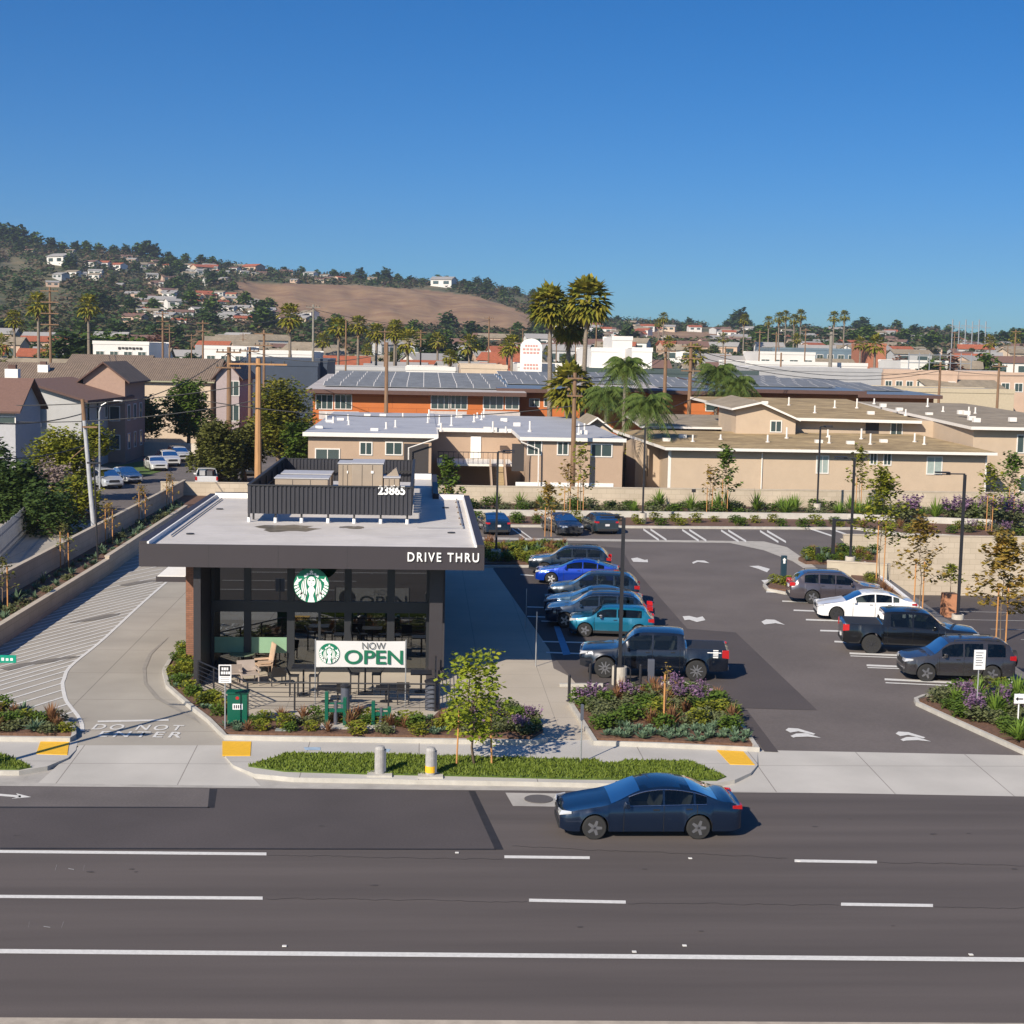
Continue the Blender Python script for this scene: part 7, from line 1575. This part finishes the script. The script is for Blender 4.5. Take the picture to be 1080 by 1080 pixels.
# red-roofed houses and mixed small houses
seen = {}
def uniq(lb):
    seen[lb] = seen.get(lb,0)+1; return lb
WCOL = [('white',WARE),('cream',CREAM),('pale grey',WR2),('peach',PEACH)]; RCOL = [('red tile',RTILE),('grey',GREYR),('brown',RBR),('pale',GRF)]
def hz_house(px, Y, w, d, h, wi, ri, label, group=None, z0=0, rz=0, nw=2, name='house'):
    """small house with gabled roof, copied parts kept simple but real"""
    x = place_x(px,Y); t = thing(name,label,'house',(x,Y,TZ(x,Y) if name == 'house' else z0),rz,group); zr_ = h*1.38; m = MB()
    m.add([(-w/2,0,-2),(w/2,0,-2),(w/2,0,h),(-w/2,0,h),(-w/2,d,-2),(w/2,d,-2),(w/2,d,h),(-w/2,d,h),(-w/2,d/2,zr_),(w/2,d/2,zr_)],[(0,1,2,3),(5,4,7,6),(1,5,6,9,2),(4,0,3,8,7)]); m.build('wall',WCOL[wi][1],t,local=True)
    m = MB(); o_=.5; m.add([(-w/2-o_,-o_,h-.1),(w/2+o_,-o_,h-.1),(w/2+o_,d/2,zr_+.15),(-w/2-o_,d/2,zr_+.15),(w/2+o_,d+o_,h-.1),(-w/2-o_,d+o_,h-.1),(-w/2-o_,-o_,h+.1),(w/2+o_,-o_,h+.1),(w/2+o_,d/2,zr_+.38),(-w/2-o_,d/2,zr_+.38),(w/2+o_,d+o_,h+.1),(-w/2-o_,d+o_,h+.1)],[(6,7,8,9),(9,8,10,11),(0,1,7,6),(1,2,8,7),(2,4,10,8),(0,6,9,3),(3,9,11,5),(3,2,1,0),(5,4,2,3)]); m.build('roof',RCOL[ri][1],t,local=True)
    for k in range(nw):
        m = MB(); x_ = -w/2+w*(k+.5)/nw; m.box(x_-w*.13,x_+w*.13,-.12,-.002,h*.35,h*.78); m.build('window',WGL,t,local=True)
    return t
spec_h = [(360,372,13,9,5.2,0,0,'house with bright red hipped tile roof above the solar panels'),(338,300,12,8,4.2,2,0,'low house with long red roof left of the brightest red roof'),(302,420,10,8,4.5,0,0,'small red-roofed house by the slim palm'),(37,400,9,8,4.5,0,0,'white house with orange-red roof at the far left below the hill'),(520,380,16,9,4.3,0,0,'long red-roofed building left of the tall palms'),(500,365,10,8,4.6,0,3,'white gabled building beside the long red roof'),(448,400,12,8,4,1,0,'red-roofed house above the solar panels, centre'),(537,400,10,8,4.2,0,0,'red-roofed white house at the foot of the tall palms'),(392,430,9,8,4,0,1,'grey-roofed white house in the trees, centre left'),(600,330,9,7,5,3,2,'brown house glimpsed between the palm trunks')]
for px,Y,w,d,h,wi,ri,lb in spec_h: hz_house(px,Y,w,d,h,wi,ri,lb)
zone = lambda px: 'far left' if px<130 else 'left' if px<320 else 'centre' if px<560 else 'behind the tall palms' if px<700 else 'right' if px<900 else 'far right'
rr = random.Random(77)
hcount = 0
for k in range(150):
    px = rr.uniform(-20,1100); Y = rr.uniform(290,780)
    if 560 < px < 700 and Y < 400: continue
    if px < 500 and Y > 640: continue
    wi,ri = rr.randrange(4),rr.choice([0,1,1,2,3,3]); dd = 'nearer' if Y < 450 else 'distant'
    hz_house(px,Y,rr.uniform(9,17),rr.uniform(7,10),rr.uniform(3.4,5.5),wi,ri,f'{dd} {WCOL[wi][0]} house with {RCOL[ri][0]} roof among town trees, {zone(px)}', f'{dd} {WCOL[wi][0]} houses with {RCOL[ri][0]} roofs, {zone(px)}', rz=rr.uniform(-.5,.5), nw=rr.choice([2,3]))
# town trees (prototypes copied), individually placed
tp = [make_tree('town_tree','',9,9,200+i,[L_G,L_D,L_O,leafmat("leaf rust",(0.150,0.075,0.045),(0.240,0.120,0.075))][i],leaf=.6,nl=700,clumps=12,th=.15) for i in range(4)]
tn = ['green','dark green','olive','rust-brown']; ft = set()
def ttree(i, x, y, z, s, label, group):
    if i in ft: o = copy_tree(tp[i])
    else: o = tp[i]; ft.add(i)
    o.location = (x,y,TZ(x,y)-.2); o.rotation_euler = (0,0,rr.uniform(0,6.28)); o.scale = (s*rr.uniform(.85,1.3),s*rr.uniform(.85,1.3),s); tag(o,label,'tree',group); return o
for k in range(185):
    px = rr.uniform(-20,1100); Y = 250+rr.random()**.8*560
    if 325 < px < 560 and Y < 300: continue
    if px > 560 and Y < 300 and rr.random()<.75: continue
    if px < 500 and Y > 660: continue
    i = rr.choice([0,0,1,1,1,2,2,3] if px > 880 else [0,0,1,1,1,2,2]); dd = 'nearer' if Y < 450 else 'distant'
    s = rr.uniform(.35,.72) if Y>300 else rr.uniform(.35,.55)
    ttree(i,place_x(px,Y),Y,-.2,s,f'{dd} {tn[i]} town tree among the roofs, {zone(px)}',f'{dd} {tn[i]} town trees, {zone(px)}')
for px,Y,s,i in ((96,370,1.9,0),(72,365,2.0,1),(112,385,1.9,0),(128,390,1.8,0),(146,395,1.7,0),(160,400,1.3,1),(455,470,1.9,1),(470,500,1.7,1),(500,510,1.5,1),(165,480,1.5,3),(1000,420,1.4,3),(985,400,1.3,0),(1040,430,1.5,0),(950,420,1.3,3),(548,285,.7,0),(566,288,.7,0),(10,320,1.2,1),(-5,300,1.4,2)):
    ttree(i,place_x(px,Y),Y,-.2,s*.68,f'large {tn[i]} tree standing above the town roofs, {zone(px)}',f'large {tn[i]} trees above the roofs, {zone(px)}')
# town palms
pp = make_palm('distant_palm','',13,2.3,300,nf=30,simple=True,tr=.3); pq = make_palm('distant_palm','',9,2.4,301,nf=22,simple=True,fan=True,tr=.3)
fp = set()
def tpalm(px, pyt, Y, label, group=None, pr=pp, H0=13):
    q = D(px,pyt,Y); z0_ = TZ(q.x,Y); s = max(.35,(q.z-z0_)/(H0+1.3))
    key = 0 if pr is pp else 1
    if key in fp: o = copy_tree(pr)
    else: o = pr; fp.add(key)
    o.location = (q.x,Y,z0_); o.rotation_euler=(0,0,rr.uniform(0,6)); o.scale=(min(1.35,s*1.1),min(1.35,s*1.1),s); tag(o,label,'palm tree',group)
for px,py,Y,lb in ((40,312,330,'yellow-green fan palm at the far left, right of the taller wooden pole'),(93,314,335,'slim fan palm with golden crown standing over the white store'),(306,324,300,'tall slim palm with ragged crown above the red roofs'),(15,330,360,'small palm at the far left edge of the town'),(357,338,330,'palm left in the row of five below the brown slope'),(378,336,345,'second palm in the row of five below the brown slope'),(397,344,340,'third palm in the row of five, leaning crown'),(418,340,350,'fourth palm in the row of five below the brown slope'),(416.5,372-28,330,'fifth and shortest palm in the row of five'),(540,356,285,'short palm just left of the oval pylon sign'),(475,371,290,'bushy palm beside the white shed'),(732,366,250,'palm between the power poles behind the orange blocks')):
    tpalm(px,py,Y,lb)
for px,py in ((822,331),(829,329),(838,333),(845,328),(811,335),(880,330),(891,329),(785,333),(700,331),(695,338)):
    tpalm(px,py,700+rr.uniform(-60,60),'slim skyline palm standing above the low ridge','slim palms along the right skyline')
for k in range(22):
    px = rr.uniform(0,1080); Y = rr.uniform(320,620); tpalm(px,D and 0 or (rr.uniform(348,368)),Y,f'distant palm among the town roofs, {zone(px)}',f'distant town palms, {zone(px)}',pq,9)
# ================================================================== POLES AND WIRES
WIRE = mat("cable", (.05,.05,.05), .7, var=0)
def ppole(px, pyt, pyb, Y, label, r0=.17, arms=2, mt=WOOD, group=None, arm_w=2.4, insul=True):
    a = D(px,pyt,Y); t = thing('utility_pole',label,'utility pole',(a.x,Y,0),0,group); b = MB(); b.tube([(a.x,Y,0),(a.x,Y,a.z)],[r0*1.25,r0*.8],8); b.build('pole',mt,t)
    for k in range(arms):
        z = a.z-.5-k*1.5; m = MB(); m.box(a.x-arm_w/2,a.x+arm_w/2,Y-r0-.13,Y-r0-.01,z-.07,z+.07); c = m.build('crossarm',mt,t)
        if insul: m = MB(); [m.cyl(a.x+s*arm_w/2*.9,Y-r0-.07,z+.071,z+.3,.06,n=6) for s in (-1,-.5,.5,1)]; m.build('insulators',WIRE,c)
    return (a.x,Y,a.z)
poles = []
ppole(272.5,378,500,133,'pale new wooden utility pole with one crossarm beside the big yellow-green tree',.27,1,mat("new pole wood",(.40,.22,.10),.9,var=.15,scale=3,stretch=(3,3,.4)),arm_w=5)
ppole(241.5,366,440,150,'dark wooden utility pole with lamp bracket just left of the pale one',.24,2); ppole(263.5,366,412,190,'dark utility pole behind the pale wooden one',.2,2); ppole(278.5,348,410,200,'tall dark utility pole above the pale one',.18,2)
ppole(330.5,321,400,260,'tall steel-grey utility pole above the red roofs',.2,1,mat("weathered pole",(.22,.20,.17),.9,var=.2)); ppole(408,361,412,178,'dark pole rising from the solar roof',.22,0)
ppole(606.5,393,528,131,'brown utility pole standing in front of the flat-roofed apartments',.2,2,arm_w=1.3); ppole(702.5,366,440,185,'leaning brown utility pole behind the orange end block',.24,1); ppole(729,361,440,186,'brown utility pole with transformer bands by the feather palms',.24,3)
ppole(52.5,303,370,210,'tall lattice-armed pole against the hillside at the left',.18,4); ppole(171.5,328,372,300,'dark utility pole with three crossarms in front of the hillside',.22,3); ppole(214,338,376,290,'dark utility pole right of the white store',.2,2)
ppole(365,338,395,250,'slim dark pole right of the red roofed houses',.15,0); ppole(516,334,375,380,'thin dark pole before the hill, left of the palms',.2,1); ppole(877,350,386,330,'thick pale pole on the right in front of the white warehouses',.45,1,MC["weathered pole"])
ppole(992,382,415,235,'dark pole over the yellow cream building',.22,1); ppole(1054,383,418,232,'dark pole with crossarm near the right frame edge',.22,1); ppole(824,372,395,300,'slim palm-like dark pole in front of the grey warehouse',.2,0)
for k in range(20):
    px = rr.uniform(150,1080); Y = rr.uniform(300,560); ppole(px,rr.uniform(340,365),0,Y,f'small distant utility pole among the roofs, {zone(px)}',.17,rr.choice([1,2]),WOOD,f'distant utility poles, {zone(px)}',insul=False)
m = MB(); sub = thing('substation','group of thin steel frames beyond the rust trees on the right','substation',(place_x(990,380),380,0))
for k in range(7):
    x = place_x(958+k*11,380); m = MB(); m.tube([(x,380,0),(x,380,D(970,372,380).z)],.12,4); m.build('steel_mast',GALV,sub)
m = MB(); zz_ = D(970,374,380).z
for z in (zz_,zz_-2): m.box(place_x(958,380),place_x(1024,380),379.9,380.1,z-.08,z+.08)
m.build('steel_beam',GALV,sub)
for k,(px,py) in enumerate(((859,340),(866,339),(873,341),(880,340))): q = D(px+165,338,1500)
for k in range(6):
    px = 1025-10+k*7-10; Y = 900; a = D(px,337+k%2*2,Y); m = MB(); m.tube([(a.x,Y,0),(a.x,Y,a.z)],.35,4); m.box(a.x-3,a.x+3,Y-.2,Y+.2,a.z-4,a.z-3.6); tag(m.build('transmission_mast',GALV),'thin transmission mast on the far right skyline','mast','transmission masts on the right skyline')
def wire(p, q, sag, lb):
    p = Vector(p); q = Vector(q); pts = [p+(q-p)*(i/14)-Vector((0,0,sag*4*(i/14)*(1-i/14))) for i in range(15)]; tag(MB().tube(pts,.04,4).build('power_line',WIRE),lb,'cable','overhead power lines')
wire((X(-60,140,380),140,D(0,392+35,140).z),D(272,404,133),.8,'overhead cable running across the left side of the scene')
wire((X(-60,140,380),140,D(0,392+50,140).z),D(272,422,133),1.0,'overhead cable running across the left side of the scene')
wire(D(210,422,133),D(606,428,131),1.2,'overhead cable running across in front of the apartments'); wire(D(606,450,131),D(760,405,186),1.0,'overhead cable running past the feather palms')
for a_,b_,sg in (((52,345,210),(171,338,300),1.5),((52,352,210),(171,345,300),1.5),((171,332,300),(214,340,290),.8),((214,342,290),(330,326,260),1.2),((241,372,150),(272,383,133),.4),((241,380,150),(263,372,190),.5),((263,370,190),(408,372,178),1.2),((330,326,260),(516,338,380),2.0),((606,398,131),(702,372,185),1.0),((606,402,131),(702,376,185),1.0),((702,370,185),(729,366,186),.3),((729,368,186),(992,388,235),2.2),((729,374,186),(992,391,235),2.2),((992,386,235),(1054,387,232),.5),((992,389,235),(1140,392,228),.8),((88,430,112),(241,372,150),1.2),((88,436,112),(-40,442,100),.5),((88,470,112),(-40,480,90),.5)):
    wire(D(*a_),D(*b_),sg,'thin overhead cable strung between the utility poles')
wire(D(-30,515,95),D(28,515-4,120),.7,'thick cable drooping over the dark trees at the left edge')
# ================================================================== HILLS
HM = bpy.data.materials.new("hillside"); HM.use_nodes = True; t_ = HM.node_tree; b_ = t_.nodes["Principled BSDF"]; b_.inputs["Roughness"].default_value = 1
at_ = nd(t_,"ShaderNodeAttribute"); at_.attribute_name = "cover"; n_ = nd(t_,"ShaderNodeTexNoise"); n_.inputs["Scale"].default_value=.035; n_.inputs["Detail"].default_value=9; n_.inputs["Roughness"].default_value=.7; tc_ = nd(t_,"ShaderNodeTexCoord"); t_.links.new(tc_.outputs["Object"],n_.inputs[0])
rg = nd(t_,"ShaderNodeValToRGB"); e = rg.color_ramp.elements; e[0].color=(.055,.070,.024,1); e[1].color=(.17,.135,.07,1); e[0].position=.38; e[1].position=.62; t_.links.new(n_.outputs["Fac"],rg.inputs[0])
rb_ = nd(t_,"ShaderNodeValToRGB"); e = rb_.color_ramp.elements; e[0].color=(.19,.105,.06,1); e[1].color=(.33,.215,.115,1); e[0].position=.35; e[1].position=.66; t_.links.new(n_.outputs["Fac"],rb_.inputs[0])
mx_ = nd(t_,"ShaderNodeMix"); mx_.data_type='RGBA'; t_.links.new(at_.outputs["Fac"],mx_.inputs[0]); t_.links.new(rg.outputs[0],mx_.inputs[6]); t_.links.new(rb_.outputs[0],mx_.inputs[7]); t_.links.new(mx_.outputs[2],b_.inputs["Base Color"])
def inbrown(b, dist):
    """the dry ploughed slope: a field with its own outline on the hill"""
    el = math.degrees(math.atan2(hillz(b,dist)-CAMH,dist)); return BR_PX(b,el)
def bpx(b, el):
    d = Vector((math.sin(R(b)),math.cos(R(b)),math.tan(R(el)))); c = d.dot(_w); return 540+F*d.dot(_r)/c, 540-F*d.dot(_u)/c
BROWN = [(238,297),(300,299),(380,301),(450,306),(500,312),(545,326),(570,338),(560,352),(500,349),(440,346),(400,350),(360,348),(330,342),(300,336),(262,318),(246,304)]
BROWN2 = [(575,340),(640,348),(740,350),(800,356),(790,364),(700,362),(600,362),(570,352)]
SIDEG = [(-60,262),(0,262),(50,285),(100,330),(60,345),(0,338),(-60,330)]
def BR_PX(b,el):
    x,y = bpx(b,el); return inpoly(x,y,BROWN) or inpoly(x,y,BROWN2)
m = MB(); nb, ndp = 420, 70; bs = [-26+52*i/nb for i in range(nb+1)]; ds = [DN+(DF+500-DN)*(j/ndp) for j in range(ndp+1)]
cov = []
for j,dist in enumerate(ds):
    for b in bs:
        z = hillz(b,min(dist,DF)); z = z if dist <= DF else z-(dist-DF)*.12
        m.v.append((dist*math.sin(R(b)),dist*math.cos(R(b)),z)); el = math.degrees(math.atan2(z-CAMH,dist)); cov.append(1.0 if (dist<=DF+20 and BR_PX(b,el)) else 0.0)
for j in range(ndp):
    for i in range(nb): a = j*(nb+1)+i; m.f.append((a,a+1,a+nb+2,a+nb+1)); m.mi.append(0)
ho = m.build('hills', HM, smooth=True); tag(ho,kind='structure'); at2 = ho.data.attributes.new("cover",'FLOAT','POINT'); at2.data.foreach_set("value",cov)
# hill houses
rr = random.Random(123); hh = 0
def hill_pt(px, py):
    """march along a bearing until the hillside is reached"""
    d = ray(px,py); b = math.degrees(math.atan2(d.x,d.y)); s = d.z/math.hypot(d.x,d.y); dist = DN-20
    while dist < DF+30:
        z = hillz(b,dist)
        if CAMH+s*dist <= z: return (dist*math.sin(R(b)),dist*math.cos(R(b)),z,dist)
        dist += 6
    return None
hproto = {}
def hill_house(px,py,w,wi,ri,label,group=None):
    q = hill_pt(px,py)
    if not q: return
    key = (wi,ri)
    if key not in hproto: o = hz_house(px,600,1.0*12,9,4.2,wi,ri,label,None,name='hillside_house'); hproto[key]=o
    else: o = copy_tree(hproto[key])
    s = w/12; o.location = (q[0],q[1],q[2]+.6); o.scale = (s,s,s*.9); o.rotation_euler = (0,0,rr.uniform(-.7,.7)); o["label"]=label
    if group: o["group"]=group
for px,py,w,wi,ri,lb in ((58,280,24,0,3,'large white hillside house with bright walls, left of the row of three'),(94,282,14,0,2,'white hillside house, first in the row of three'),(106,283,15,0,0,'white hillside house with arched front, middle of the row of three'),(121,285,15,0,0,'orange-roofed hillside house, right end of the row of three'),(216,289,20,1,0,'cream hillside house near the top edge of the brown slope'),(262,288,22,3,0,'orange-tan houses on the ridge above the brown slope'),(170,326,20,0,3,'white cluster house low on the hill in the trees'),(150,325,12,1,2,'brown-roofed house left of the low white cluster'),(222,317,12,3,0,'small red-roofed house beside the trees below the slope'),(325,293,14,0,3,'white roof on the ridge above the brown slope'),(30,268,10,1,2,'small cream house high at the left under the ridge trees'),(72,269,12,0,1,'small white house high on the ridge at left'),(465,303,26,0,3,'long white house stepping down the ridge at the end of the brown slope'),(480,300,16,1,2,'tan house on the ridge right of the long white house'),(322,336,12,0,1,'small white house at the foot of the brown slope'),(1065,347,26,1,3,'cream building on the far right ridge'),(968,346,20,0,3,'white building on the low right ridge')):
    hill_house(px,py,w*.8,wi,ri,lb)
for k in range(330):
    r_ = rr.random()
    if r_ < .3: px,py = rr.uniform(130,560),rr.uniform(283,300)+0; py = min(py,lerp_tab([(a,b) for a,b in RID],px)+rr.uniform(6,14))
    elif r_ < .55: px,py = rr.uniform(130,330),rr.uniform(312,345)
    elif r_ < .62: px,py = rr.uniform(20,250),rr.uniform(290,312)
    else: px = rr.uniform(570,1080); py = lerp_tab(RID,px)+rr.uniform(4,24)
    if inpoly(px,py,BROWN): continue
    wi,ri = rr.choice([0,0,1,3,2]),rr.choice([0,1,2,3,3]); zn = zone(px)
    hill_house(px,py,rr.uniform(6.5,11.5),wi,ri,f'small {WCOL[wi][0]} hillside house with {RCOL[ri][0]} roof, {zn}',f'{WCOL[wi][0]} hillside houses with {RCOL[ri][0]} roofs, {zn}')
# skyline and hillside trees: large ones one by one, the scrub between them as one mass
ht = [make_tree('hillside_tree','',11,11,400+i,[L_D,L_G,L_D][i],leaf=1.2,nl=420,clumps=11,th=.1) for i in range(3)]; fh = set()
def htree(i,px,py,s,label,group,sx=1,q=None):
    q = q or hill_pt(px,py)
    if not q: return
    if i in fh: o = copy_tree(ht[i])
    else: o = ht[i]; fh.add(i)
    o.location = (q[0],q[1],q[2]-1); o.scale=(s*sx,s*sx,s); o.rotation_euler=(0,0,rr.uniform(0,6)); tag(o,label,'tree',group)
for px,s in ((0,2.2),(10,2.3),(22,2.2),(38,1.9),(55,1.8),(66,1.2),(80,1.5),(92,1.6),(104,1.4),(120,1.3),(133,1.4),(146,1.9),(155,2.1),(163,1.8),(178,1.3),(196,1.3),(212,1.5),(224,1.2),(240,1.0),(285,1.0),(300,1.2),(318,1.3),(334,1.0),(352,1.2),(366,1.0),(380,1.4),(398,1.2),(407,1.9),(420,1.2),(432,1.2),(446,.9),(462,1.5),(470,1.4),(490,1.1),(503,1.3),(514,1.3),(530,.9),(545,1.2),(562,1.2),(572,1.1),(652,1.1),(700,1.0),(728,1.1),(775,2.0),(782,2.3),(768,1.2),(790,1.4),(850,.9),(905,1.4),(912,2.0),(948,1.6),(930,1.0),(965,.9),(990,1.1),(1003,1.2),(1072,1.3),(1060,1.2),(1085,1.4)):
    zn = zone(px); b = ray(px,300); bb = math.degrees(math.atan2(b.x,b.y)); dist = DF-30; q = (dist*math.sin(R(bb)),dist*math.cos(R(bb)),hillz(bb,dist),dist); htree(rr.randrange(3),px,0,s*.72*rr.uniform(.9,1.1),f'{"tall" if s>1.6 else "low"} dark tree on the skyline ridge, {zn}',f'{"tall" if s>1.6 else "low"} skyline trees, {zn}',q=q)
for k in range(190):
    px = rr.uniform(-10,1090); tp_ = lerp_tab(RID,px); py = tp_+8+rr.random()*(368-tp_-8)
    if inpoly(px,py,BROWN) or inpoly(px,py,BROWN2) or (inpoly(px,py,SIDEG) and rr.random()<.85): continue
    zn = zone(px); i = rr.randrange(3); htree(i,px,py,rr.uniform(.6,1.25),f'{["dark","mid green","blackish green"][i]} tree on the hillside slope, {zn}',f'{["dark","mid green","blackish green"][i]} hillside trees, {zn}')
m = MB(); cnt = 0
for k in range(1900):
    px = rr.uniform(-240,1240); d = ray(px,lerp_tab(RID,px)); bb = math.degrees(math.atan2(d.x,d.y)); dist = DF-rr.uniform(0,60); 
    if noise.noise(Vector((px*.035,4.2,1.7))) < -.12: continue
    z = hillz(bb,dist); s = rr.uniform(2,4.6); leaves(m,(dist*math.sin(R(bb)),dist*math.cos(R(bb)),z+s*.6),(s*1.4,s*1.4,s),24,1.1,rr,.5,mi=rr.choice([0,0,1,2]))
for k in range(15500):
    px = rr.uniform(-240,1240); tp_ = lerp_tab(RID,px); py = tp_+1+rr.random()**1.3*(372-tp_)
    ib = inpoly(px,py,BROWN) or inpoly(px,py,BROWN2)
    if ib: continue
    if inpoly(px,py,SIDEG) and rr.random()<.55: continue
    d = ray(px,py); bb = math.degrees(math.atan2(d.x,d.y))
    if noise.noise(Vector((px*.03,py*.06,1.7))) < -.30: continue
    q = hill_pt(px,py)
    if not q: continue
    s = rr.uniform(2.2,6.2); leaves(m,(q[0],q[1],q[2]+s*.3),(s*1.3,s*1.3,s*.6),20,1.35,rr,.5,mi=rr.choice([0,0,1,2]))
tag(m.build('hillside_scrub',[L_D,leafmat('hill olive scrub',(.07,.078,.035),(.14,.135,.06)),leafmat('hill russet scrub',(.12,.085,.05),(.19,.135,.08))]),'dense green scrub and woodland covering the hillside','woodland',kind='stuff')
m = MB()
for k in range(1500):
    px = rr.uniform(-40,1120); Y = rr.uniform(300,720); x = place_x(px,Y); s = rr.uniform(1.5,3.2); leaves(m,(x,Y,TZ(x,Y)+s*.4),(s*1.3,s*1.3,s*.7),26,.6,rr,.5,mi=rr.choice([0,0,1,2]))
tag(m.build('town_hedges',[L_D,L_G,L_O]),'low hedges and shrubs filling the gaps between the town roofs','hedges',kind='stuff')

# ================================================================== HAZE
hm = bpy.data.materials.new("haze"); hm.use_nodes = True; t_ = hm.node_tree; t_.nodes.clear(); o_ = nd(t_,"ShaderNodeOutputMaterial"); v_ = nd(t_,"ShaderNodeVolumePrincipled"); v_.inputs["Color"].default_value = (.78,.86,1,1); v_.inputs["Density"].default_value = HAZE; v_.inputs["Anisotropy"].default_value = .3
t_.links.new(v_.outputs[0], o_.inputs["Volume"]); hb = MB().box(-2700,2700,-100,2250,-6,190).build('haze', hm); tag(hb,'thin pale blue daytime haze over the town and hills','haze',kind='stuff')
